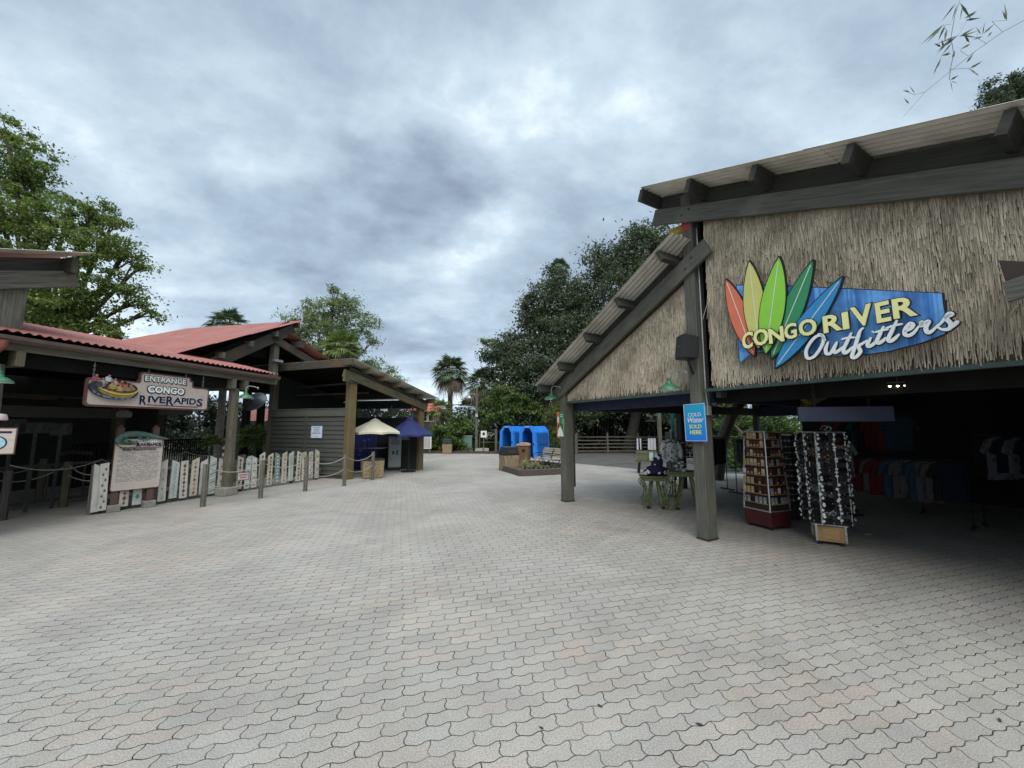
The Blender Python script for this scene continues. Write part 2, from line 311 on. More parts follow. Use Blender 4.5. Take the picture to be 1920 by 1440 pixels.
# ================================================================ GROUND
def paver_mat():
    m=bpy.data.materials.new('interlocking_pavers'); nt,N,L,b=nodes(m)
    def M(op,a,b_=None,c=None):
        n=N.new('ShaderNodeMath'); n.operation=op
        for i,x in enumerate((a,b_,c)):
            if x is None: continue
            if isinstance(x,(int,float)): n.inputs[i].default_value=x
            else: L.new(x,n.inputs[i])
        return n.outputs[0]
    tc=N.new('ShaderNodeTexCoord'); mp=N.new('ShaderNodeMapping'); L.new(tc.outputs['Object'],mp.inputs[0]); mp.inputs['Rotation'].default_value=(0,0,rad(-16.2))
    # slight irregular laying
    nw=N.new('ShaderNodeTexNoise'); nw.inputs['Scale'].default_value=.45; nw.inputs['Detail'].default_value=2; L.new(tc.outputs['Object'],nw.inputs['Vector'])
    vs=N.new('ShaderNodeVectorMath'); vs.operation='MULTIPLY_ADD'; L.new(nw.outputs['Color'],vs.inputs[0]); vs.inputs[1].default_value=(.10,.10,0); L.new(mp.outputs[0],vs.inputs[2])
    sp=N.new('ShaderNodeSeparateXYZ'); L.new(vs.outputs[0],sp.inputs[0]); X,Y=sp.outputs[0],sp.outputs[1]
    LEN,WID=.252,.1055
    def trap(x,per,ph=0.0):   # smooth zigzag -1..1 with flattened tops
        t=M('SUBTRACT',M('MULTIPLY',M('PINGPONG',M('ADD',x,50*per+ph*per),per/2),4/per),1.0); return M('MAXIMUM',M('MINIMUM',M('MULTIPLY',t,1.7),1.0),-1.0)
    v=M('DIVIDE',M('ADD',Y,M('MULTIPLY',trap(X,LEN/2),.0072)),WID); row=M('FLOOR',v); fv=M('SUBTRACT',v,row)
    u=M('ADD',M('DIVIDE',M('ADD',X,M('MULTIPLY',trap(Y,WID,.12),.0085)),LEN),M('MULTIPLY',row,.5)); colm=M('FLOOR',u); fu=M('SUBTRACT',u,colm)
    dv=M('MULTIPLY',M('MINIMUM',fv,M('SUBTRACT',1.0,fv)),WID); du=M('MULTIPLY',M('MINIMUM',fu,M('SUBTRACT',1.0,fu)),LEN); d=M('MINIMUM',du,dv)
    cb=N.new('ShaderNodeCombineXYZ'); L.new(row,cb.inputs[0]); L.new(colm,cb.inputs[1])
    wn=N.new('ShaderNodeTexWhiteNoise'); wn.noise_dimensions='2D'; L.new(cb.outputs[0],wn.inputs['Vector'])
    wn2=N.new('ShaderNodeTexWhiteNoise'); wn2.noise_dimensions='3D'; cb2=N.new('ShaderNodeCombineXYZ'); L.new(row,cb2.inputs[1]); L.new(colm,cb2.inputs[0]); cb2.inputs[2].default_value=3.3; L.new(cb2.outputs[0],wn2.inputs['Vector'])
    # joint width varies from place to place
    jn=N.new('ShaderNodeTexNoise'); jn.inputs['Scale'].default_value=3.2; jn.inputs['Detail'].default_value=2; L.new(tc.outputs['Object'],jn.inputs['Vector'])
    jw=M('MULTIPLY_ADD',jn.outputs[0],.0075,-.0012)
    joint=N.new('ShaderNodeMapRange'); L.new(d,joint.inputs[0]); L.new(M('MULTIPLY',jw,.55),joint.inputs[1]); L.new(jw,joint.inputs[2]); joint.inputs[3].default_value=1; joint.inputs[4].default_value=0
    # colours
    ramp=N.new('ShaderNodeValToRGB'); L.new(wn.outputs['Value'],ramp.inputs[0]); e=ramp.color_ramp.elements; ramp.color_ramp.interpolation='LINEAR'
    e[0].position=0; e[0].color=(0.292,0.269,0.234,1); e[1].position=1; e[1].color=(0.332,0.306,0.268,1)
    for p,c in ((.3,(0.308,0.284,0.249,1)),(.6,(0.320,0.294,0.256,1)),(.8,(0.304,0.283,0.253,1))):
        x=e.new(p); x.color=c
    pn=N.new('ShaderNodeTexNoise'); pn.inputs['Scale'].default_value=.38; pn.inputs['Detail'].default_value=2.5; L.new(mp.outputs[0],pn.inputs['Vector'])
    pk=M('ADD',M('MULTIPLY',pn.outputs[0],1.0),M('MULTIPLY',wn2.outputs['Value'],.26)); pr=N.new('ShaderNodeMapRange'); L.new(pk,pr.inputs[0]); pr.inputs[1].default_value=.64; pr.inputs[2].default_value=.84; pr.clamp=True
    hue=N.new('ShaderNodeMixRGB'); L.new(wn.outputs['Value'],hue.inputs[0]); hue.inputs[1].default_value=(0.370,0.288,0.236,1); hue.inputs[2].default_value=(0.361,0.313,0.248,1)
    m1=N.new('ShaderNodeMixRGB'); L.new(M('MULTIPLY',pr.outputs[0],.6),m1.inputs[0]); L.new(ramp.outputs[0],m1.inputs[1]); L.new(hue.outputs[0],m1.inputs[2])
    # grit, stains
    gn=N.new('ShaderNodeTexNoise'); gn.inputs['Scale'].default_value=110; gn.inputs['Detail'].default_value=3; gn.inputs['Roughness'].default_value=.8; L.new(tc.outputs['Object'],gn.inputs['Vector'])
    gr=N.new('ShaderNodeMapRange'); L.new(gn.outputs[0],gr.inputs[0]); gr.inputs[1].default_value=.3; gr.inputs[2].default_value=.7; gr.inputs[3].default_value=.52; gr.inputs[4].default_value=1.5
    st=N.new('ShaderNodeTexNoise'); st.inputs['Scale'].default_value=.55; st.inputs['Detail'].default_value=6; st.inputs['Roughness'].default_value=.6; st.inputs['Distortion'].default_value=.6; L.new(tc.outputs['Object'],st.inputs['Vector'])
    sr=N.new('ShaderNodeMapRange'); L.new(st.outputs[0],sr.inputs[0]); sr.inputs[1].default_value=.35; sr.inputs[2].default_value=.62; sr.inputs[3].default_value=.86; sr.inputs[4].default_value=1.08
    vo=N.new('ShaderNodeTexVoronoi'); vo.inputs['Scale'].default_value=1.3; L.new(tc.outputs['Object'],vo.inputs['Vector'])
    gm=N.new('ShaderNodeMapRange'); L.new(vo.outputs['Distance'],gm.inputs[0]); gm.inputs[1].default_value=.018; gm.inputs[2].default_value=.034; gm.inputs[3].default_value=.62; gm.inputs[4].default_value=1.0
    s2=N.new('ShaderNodeTexNoise'); s2.inputs['Scale'].default_value=2.1; s2.inputs['Detail'].default_value=7; s2.inputs['Roughness'].default_value=.7; L.new(tc.outputs['Object'],s2.inputs['Vector'])
    s2r=N.new('ShaderNodeMapRange'); L.new(s2.outputs[0],s2r.inputs[0]); s2r.inputs[1].default_value=.3; s2r.inputs[2].default_value=.55; s2r.inputs[3].default_value=.90; s2r.inputs[4].default_value=1.03
    sc=N.new('ShaderNodeVectorMath'); sc.operation='SCALE'; L.new(m1.outputs[0],sc.inputs[0]); L.new(M('MULTIPLY',M('MULTIPLY',gr.outputs[0],sr.outputs[0]),M('MULTIPLY',gm.outputs[0],s2r.outputs[0])),sc.inputs['Scale'])
    m2=N.new('ShaderNodeMixRGB'); L.new(joint.outputs[0],m2.inputs[0]); L.new(sc.outputs[0],m2.inputs[1]); m2.inputs[2].default_value=(.018,.017,.015,1)
    L.new(m2.outputs[0],b.inputs['Base Color']); b.inputs['Roughness'].default_value=.82; b.inputs['Specular IOR Level'].default_value=.3
    # relief: rounded arrises, per-stone height, grit
    er=N.new('ShaderNodeMapRange'); L.new(d,er.inputs[0]); er.inputs[1].default_value=.0; er.inputs[2].default_value=.006; er.interpolation_type='SMOOTHSTEP'
    tilt=M('ADD',M('MULTIPLY',M('SUBTRACT',fu,.5),M('SUBTRACT',wn.outputs['Value'],.5)),M('MULTIPLY',M('SUBTRACT',fv,.5),M('SUBTRACT',wn2.outputs['Value'],.5)))
    hh=M('ADD',M('MULTIPLY_ADD',tilt,.9,er.outputs[0]),M('ADD',M('MULTIPLY',gn.outputs[0],.14),M('MULTIPLY',wn2.outputs['Value'],.12)))
    bp=N.new('ShaderNodeBump'); bp.inputs['Strength'].default_value=.7; bp.inputs['Distance'].default_value=.007; L.new(hh,bp.inputs['Height']); L.new(bp.outputs[0],b.inputs['Normal'])
    return m
M_pave=paver_mat()
M_soil=mat('planting_soil',(.06,.05,.036),(.11,.095,.07),sc=5,rough=.98,bump=.8,dirt=((.05,.075,.03),.7))
M_mulch=mat('mulch',(.05,.04,.032),(.10,.08,.055),sc=30,rough=.98,bump=.9)
def sheet(name,poly,z,m,kind='structure'):
    mb=MB(); n=mb.add([(x,y,z) for x,y in poly]); mb.face(range(n,n+len(poly))); o=mb.build(name,m); return prop(o,kind=kind)
gnd=sheet('ground',[(-300,-60),(300,-60),(300,600),(-300,600)],-.008,M_soil)
KY=lambda x: 25.2-.10*x                                        # front line of the far kerb
sheet('pavement',[(-45,-20),(45,-20),(45,KY(45)),(-45,KY(-45))],0,M_pave)
def kerb(name,p,q,h,w,m,label=None,cat=None):
    mb=MB(); P=Vector(p);Q=Vector(q); n=int((Q-P).length/1.2)
    for i in range(n): mb.beam(P.lerp(Q,i/n)+Vector((0,0,h/2)),P.lerp(Q,(i+.99)/n)+Vector((0,0,h/2+R.uniform(-.006,.006))),w,h)
    o=mb.build(name,m,org=P); return prop(o,kind='structure')
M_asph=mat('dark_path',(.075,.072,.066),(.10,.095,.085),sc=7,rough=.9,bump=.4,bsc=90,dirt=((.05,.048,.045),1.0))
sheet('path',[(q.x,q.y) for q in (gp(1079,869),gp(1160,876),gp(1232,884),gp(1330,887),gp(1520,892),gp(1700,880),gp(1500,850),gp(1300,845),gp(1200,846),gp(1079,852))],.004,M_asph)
M_kerb=wood('kerb_timber',(.10,.065,.055),(.06,.042,.036))
kerb('kerb',(-30,KY(-30),0),(2.2,KY(2.2),0),.16,.2,M_kerb)
# ================================================================ GIFT SHOP (open timber pavilion on the right)
PB=gp(1328,1016); PA=gp(1061,942)
SH=Frame(PB,(PB-PA)); LS=(PB-PA).length; SW=SH.W
shop=thing('gift_shop','open timber shop pavilion with thatched gable and corrugated roof at right','building',org=SW(0,0,0))
ID=Matrix()
def post(s,n0,dep,wid,top,nm,m=M_gray):
    mb=MB(); mb.box(SH.M(s,0,0),-wid,0,-n0,dep,0,top); return mb.build(nm,m,shop,bevel=.012)
for s_ in (0,-LS):
    mb=MB(); mb.box(SH.M(s_,0,0),-.194,.004,-.004,.264,.0,.035); mb.build('post_foot',mat('rotted_foot',(.02,.018,.014),(.06,.055,.045),sc=30,bump=.8),shop)
post(0,0,.26,.19,5.72,'post'); post(-LS,0,.26,.19,2.62,'post')
for s_,a_,b_ in ((0,-.17,-.03),(-LS,-.15,-.01)):
    mb=MB(); mb.box(SH.M(s_,0,0),a_,b_,.262,.31,.33,2.40); mb.build('post_plank',M_grayd,shop)
mb=MB(); mb.box(SH.M(0,0,0),-.175,-.015,-.004,0,5.05,5.3); mb.build('red_paint_patch',mat('red_paint',(.33,.04,.03),(.22,.05,.04),sc=14,rough=.7),shop)
# further posts inside and behind
mb=MB(); mb.box(SH.M(0,0,0),.20,.275,.10,.26,2.2,5.3); mb.build('corner_board',M_grayd,shop)
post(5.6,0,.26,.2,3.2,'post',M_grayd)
# lower rafter: front board, back board
RL=lambda s: 4.30+.508*s            # underside of the lower rafter
RU=lambda s: 5.150-.388*s           # underside of the upper rafter
def slat(nm,f,s0,s1,n0,n1,h,m,off=0,bevel=0):
    mb=MB(); k=f(1)-f(0); c=math.sqrt(1+k*k); ld=Vector((1,0,k)).normalized(); hv=Vector((-ld.z,0,ld.x))
    pts=[]
    for s,hh in ((s0,0),(s1,0),(s1,1),(s0,1)):
        p=Vector((s,0,f(s)+off*c))+hv*h*hh; pts.append((p.x,p.z))
    L=(s1-s0)*c; a=mb.add([SW(x,n1,z) for x,z in pts]+[SW(x,n0,z) for x,z in pts]); o=R.random()*5
    for q,hh in (((0,1,2,3),h),((7,6,5,4),h),((0,4,5,1),n1-n0),((3,2,6,7),n1-n0),((0,3,7,4),.05),((1,5,6,2),.05)): mb.face([a+i for i in q],[(o,o),(o+L,o),(o+L,o+hh),(o,o+hh)] if hh!=.05 else [(o,o),(o,o+h),(o+.1,o+h),(o+.1,o)])
    return mb.build(nm,m,shop,bevel=bevel)
slat('rafter',RL,-LS-.42,.36,.003,.065,.29,M_gray,bevel=.006)
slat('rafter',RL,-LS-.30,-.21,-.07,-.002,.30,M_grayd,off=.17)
slat('rafter',RU,-.75,6.6,.003,.07,.27,M_gray,bevel=.006)
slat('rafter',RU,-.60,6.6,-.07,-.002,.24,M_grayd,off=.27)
# bolts on the rafters
mb=MB()
for f,ss in ((RL,(-.1,.02,-3.6)),(RU,(-.12,.02))):
    for i,s in enumerate(ss): mb.sphere(SW(s,.068 if f is RL else .073,f(s)+.12+.09*(i%2)),.018,seg=8,rings=5)
mb.build('bolts',M_grayd,shop)
# roof planes (under face height at s)
TL=lambda s: 4.85+.522*s; TU=lambda s: 5.71-.384*s
DEEP=-8.2
roofmats=[M_purl]
mb=MB(); corrugated(mb,SW(-LS-.55,.5,TL(-LS-.55)+.02),SW(-LS-.55,DEEP,TL(-LS-.55)+.02),SW(-.02,DEEP,TL(-.02)+.02),SW(-.02,.5,TL(-.02)+.02),pitch=.11,amp=.013,courses=2); mb.build('lower_roof_sheets',M_purl,shop)
mb=MB(); corrugated(mb,SW(7.2,.5,TU(7.2)+.02),SW(7.2,DEEP,TU(7.2)+.02),SW(-.62,DEEP,TU(-.62)+.02),SW(-.62,.5,TU(-.62)+.02),pitch=.11,amp=.013,courses=3); mb.build('upper_roof_sheets',M_purl,shop)
# ceilings and clerestory close the roof space
mb=MB()
def plate(a,b,c,d): mb.quad(SW(*a),SW(*b),SW(*c),SW(*d))
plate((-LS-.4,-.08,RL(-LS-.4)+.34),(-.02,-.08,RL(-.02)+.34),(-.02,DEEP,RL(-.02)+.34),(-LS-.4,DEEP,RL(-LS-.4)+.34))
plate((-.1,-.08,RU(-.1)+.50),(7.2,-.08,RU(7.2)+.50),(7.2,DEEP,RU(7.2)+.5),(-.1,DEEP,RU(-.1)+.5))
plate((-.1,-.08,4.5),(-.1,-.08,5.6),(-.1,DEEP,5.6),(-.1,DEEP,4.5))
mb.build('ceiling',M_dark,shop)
def purlin(f,s,top,n0=-.075,n1=.46,h=.20,w=.075,m=M_grayd):
    k=f(1)-f(0); a=math.atan(k); mb=MB(); d=Vector((math.cos(a),0,math.sin(a))); u=Vector((-d.z,0,d.x)); c=Vector((s,0,f(s)))
    q=[c-d*w/2,c+d*w/2,c+d*w/2-u*h,c-d*w/2-u*h]; a0=mb.add([SW(p.x,n1,p.z) for p in q]+[SW(p.x,n0,p.z) for p in q]); o=R.random()*4
    for t,l in (((0,1,2,3),0),((1,5,6,2),1),((2,6,7,3),1),((3,7,4,0),1),((0,4,5,1),1)): mb.face([a0+i for i in t],[(o,o),(o+(n1-n0)*l,o),(o+(n1-n0)*l,o+h),(o,o+h)])
    mb.build('purlin_end',m,shop)
for s in (-.34,-1.33,-2.25,-3.17,-4.0): purlin(TL,s,0)
for s in (-.60,.32,1.28,2.27,3.32,4.3,5.3): purlin(TU,s,0)
mb=MB(); mb.box(SH.M(-.1,0,0),-.42,.1,.10,.22,5.16,5.27); mb.build('yellow_beam_end',mat('yellow_paint',(.45,.33,.04),(.35,.26,.05),sc=8),shop)
# thatch panels
def reeds(nm,s0,s1,zlo,zhi,n0,seed):
    rg=np.random.default_rng(seed); V=[];F=[]; row=.07; z=zlo; b=0
    ztop=max(zhi(s0),zhi(s1),zhi((s0+s1)/2))
    es=np.array(SH.es);en=np.array(SH.en);B0=np.array(SH.B)
    while z<ztop:
        k=int((s1-s0)/.0100)
        ss=s0+(s1-s0)*(np.arange(k)+rg.random(k))/k
        for s in ss:
            if z>zhi(s)-.02: continue
            l=rg.uniform(.18,.40); wd=rg.uniform(.005,.012); tl=rg.normal(0,.05)+ (rg.normal(0,.5) if rg.random()<.012 else 0); out=rg.uniform(.006,.036)
            zb=z+rg.uniform(-.055,.04); zt=min(zb+l,zhi(s)+.02); nb=n0+out; nt=n0+.004
            if zb<zlo-.05: zb=zlo-.05*rg.random()
            if zt-zb<.06: continue
            dx=tl*(zt-zb)
            for (ds,dn,zz) in ((-wd/2-dx,nb,zb),(0-dx,nb+.006,zb+rg.uniform(-.01,.01)),(wd/2-dx,nb,zb),(wd*.45,nt,zt),(0,nt+.006,zt),(-wd*.45,nt,zt)):
                V.append(B0+es*(s+ds)+en*dn+np.array((0,0,zz)))
            F.append((b,b+1,b+4,b+5)); F.append((b+1,b+2,b+3,b+4)); b+=6
        z+=row
    return npmesh(nm,V,F,M_reed,shop)
ZT=2.37
reeds('thatch_panel',-LS+.02,-.20,ZT,lambda s:RL(s)-.01,-.10,3)
reeds('thatch_panel',.19,5.9,ZT+.0,lambda s:RU(s)+.0,-.06,4)
mb=MB(); mb.prism([(-LS+.0,ZT-.02),(-.2,ZT-.02),(-.2,RL(-.2)+.1),(-LS,RL(-LS)+.1)],SH.M(0,0,0),.105,.14)
mb.prism([(.19,ZT-.02),(6.0,ZT-.02),(6.0,RU(6.0)+.1),(.19,RU(.19)+.1)],SH.M(0,0,0),.068,.11); mb.build('thatch_backing',M_reedback,shop)
mb=MB(); mb.box(SH.M(0,0,0),-LS,-.2,.06,.16,ZT-.07,ZT-.022); mb.box(SH.M(0,0,0),.05,6,.03,.12,ZT-.07,ZT-.022); mb.build('edge_batten',mat('teal_grey_paint',(.06,.09,.08),(.04,.06,.055),sc=6),shop)
# beams of the inside: blue header, yellow braces, back header
for nm,a,b,w_,h,m in (('header_beam',(-LS,-.35,2.22),(-.2,-.35,2.22),.10,.2,M_navy),('header_beam',(.1,-.35,2.22),(6,-.35,2.22),.10,.2,M_dark),
    ('header_beam',(-LS,-.3,2.25),(-LS,DEEP,2.25),.12,.24,M_grayd),('header_beam',(-LS,DEEP,2.25),(0,DEEP,2.25),.14,.3,M_navy),('header_beam',(0,DEEP,2.25),(7,DEEP,2.25),.14,.3,M_dark),
    ('header_beam',(-.05,-.3,2.28),(-.05,DEEP,2.28),.12,.26,M_navy),('brace',(.9,-1.4,2.2),(.9,-.2,2.65),.08,.2,mat('dark_yellow_paint',(.13,.10,.015),(.09,.07,.015),sc=5)),
    ('brace',(2.2,-.3,2.55),(-.0,-3.2,2.2),.08,.22,MATS['dark_yellow_paint'])):
    mb=MB(); mb.beam(SW(*a),SW(*b),w_,h); mb.build(nm,m,shop)
for s,n in ((-LS,-4.2),(-LS,DEEP),(-.05,DEEP),(-1.7,DEEP),(3.2,-4)):
    mb=MB(); mb.box(SH.M(s,n,0),-.08,.08,-.08,.08,0,3.0 if s<-1 else 4.2); mb.build('post',M_grayd if s!=3.2 else M_dark,shop)
# dark inner shop walls
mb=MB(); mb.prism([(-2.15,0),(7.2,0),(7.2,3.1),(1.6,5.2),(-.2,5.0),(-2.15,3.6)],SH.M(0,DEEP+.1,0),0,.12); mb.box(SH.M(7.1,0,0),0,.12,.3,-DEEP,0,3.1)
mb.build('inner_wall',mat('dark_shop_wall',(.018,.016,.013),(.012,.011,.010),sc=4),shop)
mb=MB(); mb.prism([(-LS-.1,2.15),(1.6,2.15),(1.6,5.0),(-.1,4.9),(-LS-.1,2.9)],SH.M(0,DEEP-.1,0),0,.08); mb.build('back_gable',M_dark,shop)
# concrete-dark floor of the shop is the same paving (no separate sheet)
# boxed eave end coming in from the right edge
mb=MB(); a=SH.SP(1872,488,.45); b=SH.SP(1888,566,.45)
q=[(a[0],a[1]),(a[0]+1.6,a[1]-.75),(a[0]+1.6,a[1]-.95),(a[0]+.02,a[1]-.2)]
mb.prism(q,SH.M(0,.45,0),0,.4); mb.build('side_roof_soffit',mat('red_brown_paint',(.05,.03,.026),(.035,.024,.02),sc=5),shop)
mb=MB(); s1,z1=SH.SP(1880,531,.5); s2,z2=SH.SP(1890,566,.5); mb.prism([(s1,z1),(s1+1.5,z1+.36),(s1+1.5,z1+.14),(s2,z2)],SH.M(0,.5,0),-.02,.04); mb.build('side_roof_fascia',M_gray,shop)
# ---------------------------------------------------------------- the big shop sign
ZS=3.84
def z2s(x,y,n=.07): return SH.SP(1340+x/ZS,470+y/ZS,n)
sgn=thing('shop_sign','surfboard fan sign reading CONGO RIVER Outfitters on the thatched gable','sign',org=SH.P(1540,600,.05))
M_blk=mat('sign_black',(.01,.01,.012),(.015,.015,.018),sc=30,rough=.5,bump=.02)
M_sblue=mat('sign_blue_boards',(.04,.17,.50),(.15,.40,.80),sc=2.2,uv=(6.0,.2),lo=.40,hi=.56,rough=.5,bump=.1,dirt=((.04,.13,.36),3.5))
poly=[z2s(*p) for p in ((158,250),(560,258),(1635,308),(1642,380),(1655,450),(1668,560),(1655,598),(1500,658),(1250,722),(1120,742),(1000,752),(850,758),(700,745),(550,722),(420,718),(300,730),(235,758),(180,802),(170,640))]
mb=MB(); mb.prism(poly,SH.M(0,.07,0),0,.05)
mb.build('sign_panel',M_sblue,sgn)
cx=sum(p[0] for p in poly)/len(poly); cz=sum(p[1] for p in poly)/len(poly)
mb=MB(); mb.prism([(cx+(x-cx)*1.012,cz+(z-cz)*1.02) for x,z in poly],SH.M(0,.062,0),.0,.035); mb.build('sign_edge',M_blk,sgn)
boards=[((82,210),(283,755),118,(.70,.17,.085),.10),((250,80),(318,705),138,(.62,.60,.16),.112),((705,75),(412,772),150,(.03,.26,.10),.104),((463,50),(370,740),166,(.27,.62,.05),.124),((917,195),(440,840),150,(.025,.24,.52),.134)]
nm5=['orange','yellow','dark green','lime green','blue']
for (t,b_,wd,c,n),nmx in zip(boards,nm5):
    T=Vector(z2s(*t,n)); Bm=Vector(z2s(*b_,n)); ax=T-Bm; Lb=ax.length; ax.normalize(); pr=Vector((ax.y,-ax.x)); hw=wd/2/ZS*(Lb/(math.hypot(t[0]-b_[0],t[1]-b_[1])/ZS))
    hw=abs(hw)
    def outline(g):
        L_=[];R_=[]
        for i in range(15):
            a=i/14; wdt=hw*max(0,math.sin(math.pi*(a**.92)))**.78+g*.9; pos=Bm.lerp(T,a)+ax*((a-.5)*2*g*1.6)
            L_.append(pos-pr*wdt); R_.append(pos+pr*wdt)
        o=R_+L_[::-1]
        return [(p.x,p.y) for p in o]
    m=mat('board_'+nmx.replace(' ','_'),c,tuple(x*.86 for x in c),sc=2,rough=.35,bump=.02,spec=.5)
    mb=MB(); mb.prism(outline(0),SH.M(0,n,0),-.006,0); mb.cur=1; mb.prism(outline(.014),SH.M(0,n,0),.001,.03)
    st=[Bm.lerp(T,.04),Bm.lerp(T,.96)]; lw=.0045; mb.cur=2; mb.prism([(p.x,p.y) for p in (st[0]-pr*lw,st[1]-pr*lw,st[1]+pr*lw,st[0]+pr*lw)],SH.M(0,n,0),-.009,-.005)
    mb.build('surfboard',[m,M_blk,M_white],sgn,label=nmx+' surfboard')
M_cream=mat('letter_cream',(.80,.78,.34),(.72,.70,.33),sc=5,rough=.5,bump=.02)
LT=[('C',(205,708),(272,695),(207,598)),('O',(290,686),(388,668),(283,580)),('N',(402,668),(500,648),(392,570)),('G',(512,642),(592,622),(506,540)),('O',(618,618),(735,598),(610,510)),
    ('R',(795,592),(912,566),(785,480)),('I',(936,565),(964,559),(924,452)),('V',(1030,545),(1095,530),(985,418)),('E',(1178,518),(1268,500),(1160,385)),('R',(1300,488),(1450,462),(1283,358))]
for mi_,off,n,dp,nm in ((0,.065,.150,.012,'letter_black_outline'),(0,.028,.162,.014,'lettering')):
    mb=MB()
    for ch,bl,br,tl in LT:
        a,b_,c=z2s(*bl,.16),z2s(*br,.16),z2s(*tl,.16)
        if ch=='V': b_=(a[0]+(z2s(1145,510,.16)[0]-z2s(985,540,.16)[0]),b_[1]); a=(z2s(985,545,.16)[0]+.03,a[1]); b_=(z2s(1145,515,.16)[0],b_[1])
        glyph(mb,ch,SH,a,b_,c,n,off,dp,0)
    mb.build(nm,M_blk if nm=='letter_black_outline' else M_cream,sgn)  # black outline lettering behind the cream letters
script=[[(800,650),(770,612),(725,625),(680,680),(660,730),(672,775),(715,765),(757,715),(785,655),(780,610),(745,600)],
 [(822,655),(803,705),(808,742),(838,738),(868,690),(882,660)],[(885,655),(862,705),(868,735),(895,722),(930,690)],
 [(990,590),(960,650),(932,710),(938,738),(965,725),(1000,690)],[(915,640),(960,628),(1020,625)],
 [(1078,555),(1050,580),(1030,640),(1008,710),(992,765),(1020,768),(1052,728),(1040,690),(1075,665),(1105,645)],
 [(1130,625),(1105,672),(1115,692),(1145,675),(1170,650)],[(1142,590),(1150,582)],
 [(1222,545),(1190,610),(1172,652),(1185,668),(1215,650),(1240,625)],[(1160,590),(1210,575),(1260,566)],
 [(1318,500),(1280,580),(1255,635),(1268,655),(1300,635),(1335,600)],[(1235,560),(1300,540),(1362,528)],
 [(1370,585),(1410,568),(1432,540),(1412,525),(1378,565),(1375,605),(1405,612),(1440,590),(1475,545)],
 [(1478,525),(1500,512),(1490,545),(1520,520),(1545,512),(1525,560),(1540,592),(1575,575),(1620,530)],
 [(1600,560),(1650,505),(1690,455),(1712,462),(1672,480),(1680,500),(1705,530),(1695,562),(1650,570),(1615,555)],[(1690,562),(1730,535),(1758,505)]]
def sgnmap(base): return lambda p,z: SW(p.x,base+z,p.y)
k0=(Vector(z2s(1000,600))-Vector(z2s(1100,600))).length/100
for nm,wd,zb,zt,m in (('script_black_outline',46,.145,.160,M_blk),('script_lettering',27,.160,.176,mat('letter_white',(.74,.78,.76),(.66,.7,.69),sc=5,rough=.5,bump=.02))):
    mb=MB()
    for i,st in enumerate(script): stroke(mb,[Vector(z2s(*p,.16)) for p in st],(wd if i not in (3+1,9,11) else wd*.7)*k0,zb+.0006*i,zt+.0006*i,sgnmap(0))
    mb.build(nm,m,sgn)  # wider black strokes outline the white script
# ---------------------------------------------------------------- shop lamps, speaker, conduit, small signs
def goose_lamp(label,cat='lamp',scale=1,m=M_green,arm=M_green,group=None):
    t=thing('barn_lamp',label,cat,(0,0,0),group)   # origin: the wall end of the arm; lamp hangs at +x
    mb=MB(); mb.tube([(0,0,.0),(.10,0,.035),(.2,0,.05),(.26,0,.03),(.28,0,-.03),(.28,0,-.09)],.011,8); mb.lathe([(.035,-.0),(.035,.02),(.001,.02)],Matrix.Rotation(rad(90),4,'Y'),10); mb.build('arm',arm,t,smooth=True)
    mb=MB(); mb.lathe([(.03,-.07),(.036,-.09),(.036,-.13),(.05,-.145),(.055,-.17),(.10,-.19),(.15,-.225),(.172,-.262),(.176,-.272)],Matrix.Translation((.28,0,0)),24); mb.build('lamp_shade',m,t,smooth=True)
    mb=MB(); mb.lathe([(.174,-.271),(.145,-.226),(.09,-.196),(.0005,-.19)],Matrix.Translation((.28,0,0)),24); mb.build('shade_lining',M_lampin,t,smooth=True)
    mb=MB(); mb.sphere((.28,0,-.225),.03,seg=10,rings=6); mb.build('bulb',M_white,t,smooth=True)
    t.scale=(scale,)*3; return t
ang=lambda v: math.atan2(v.y,v.x)
M_garm=mat('grey_arm',(.30,.31,.30),(.22,.23,.22),sc=9,rough=.5)
l1=goose_lamp('green enamel lamp on a curved arm beside the shop speaker',arm=M_garm); p=SH.P(1288,698,.14); l1.location=p; l1.rotation_euler=(0,0,ang(-SH.es)+rad(28))
l2=goose_lamp('green enamel lamp at the low end of the shop rafter',arm=M_garm); p=SH.P(1052,727,.08); l2.location=p; l2.rotation_euler=(0,0,ang(-SH.es)+rad(20))
sp=thing('loudspeaker','black loudspeaker box bracketed to the shop post','speaker',org=SH.P(1290,690,.3))
c=SH.P(1290,652,.16); Ms=Matrix.Translation(c)@Matrix.Rotation(ang(-SH.es)+rad(62),4,'Z')@Matrix.Rotation(rad(-6),4,'Y')
mb=MB(); mb.prism([(-.12,-.185),(.14,-.2),(.14,.2),(-.12,.17)],Ms@Matrix.Rotation(0,4,'Z'),-.13,.13); mb.build('cabinet',M_black,sp,bevel=.015)
mb=MB(); mb.box(Ms,.141,.15,-.115,.115,-.18,.18); mb.build('grille',mat('speaker_grille',(.022,.022,.026),(.03,.03,.034),sc=80,rough=.6,bump=.6),sp)
mb=MB(); mb.lathe([(.012,.151),(.012,.153),(.001,.153)],Ms@Matrix.Rotation(rad(90),4,'Y'),10); mb.build('badge',M_chrome,sp)
mb=MB(); mb.tube([c+Vector((0,0,-.19)),c+Vector((0,0,-.25)),SH.P(1300,701,.0)],.018,8); mb.build('bracket',M_black,sp,smooth=True)
cd=thing('conduit','grey electrical conduit with a box running down the shop post','conduit',org=SH.W(.02,-.1,2.0))
pts=[SW(.012,-.03,z) for z in (5.15,4.2,3.4,2.7,2.3,2.12)]
def onside(z,n=-.12): return SW(.014,n,z)
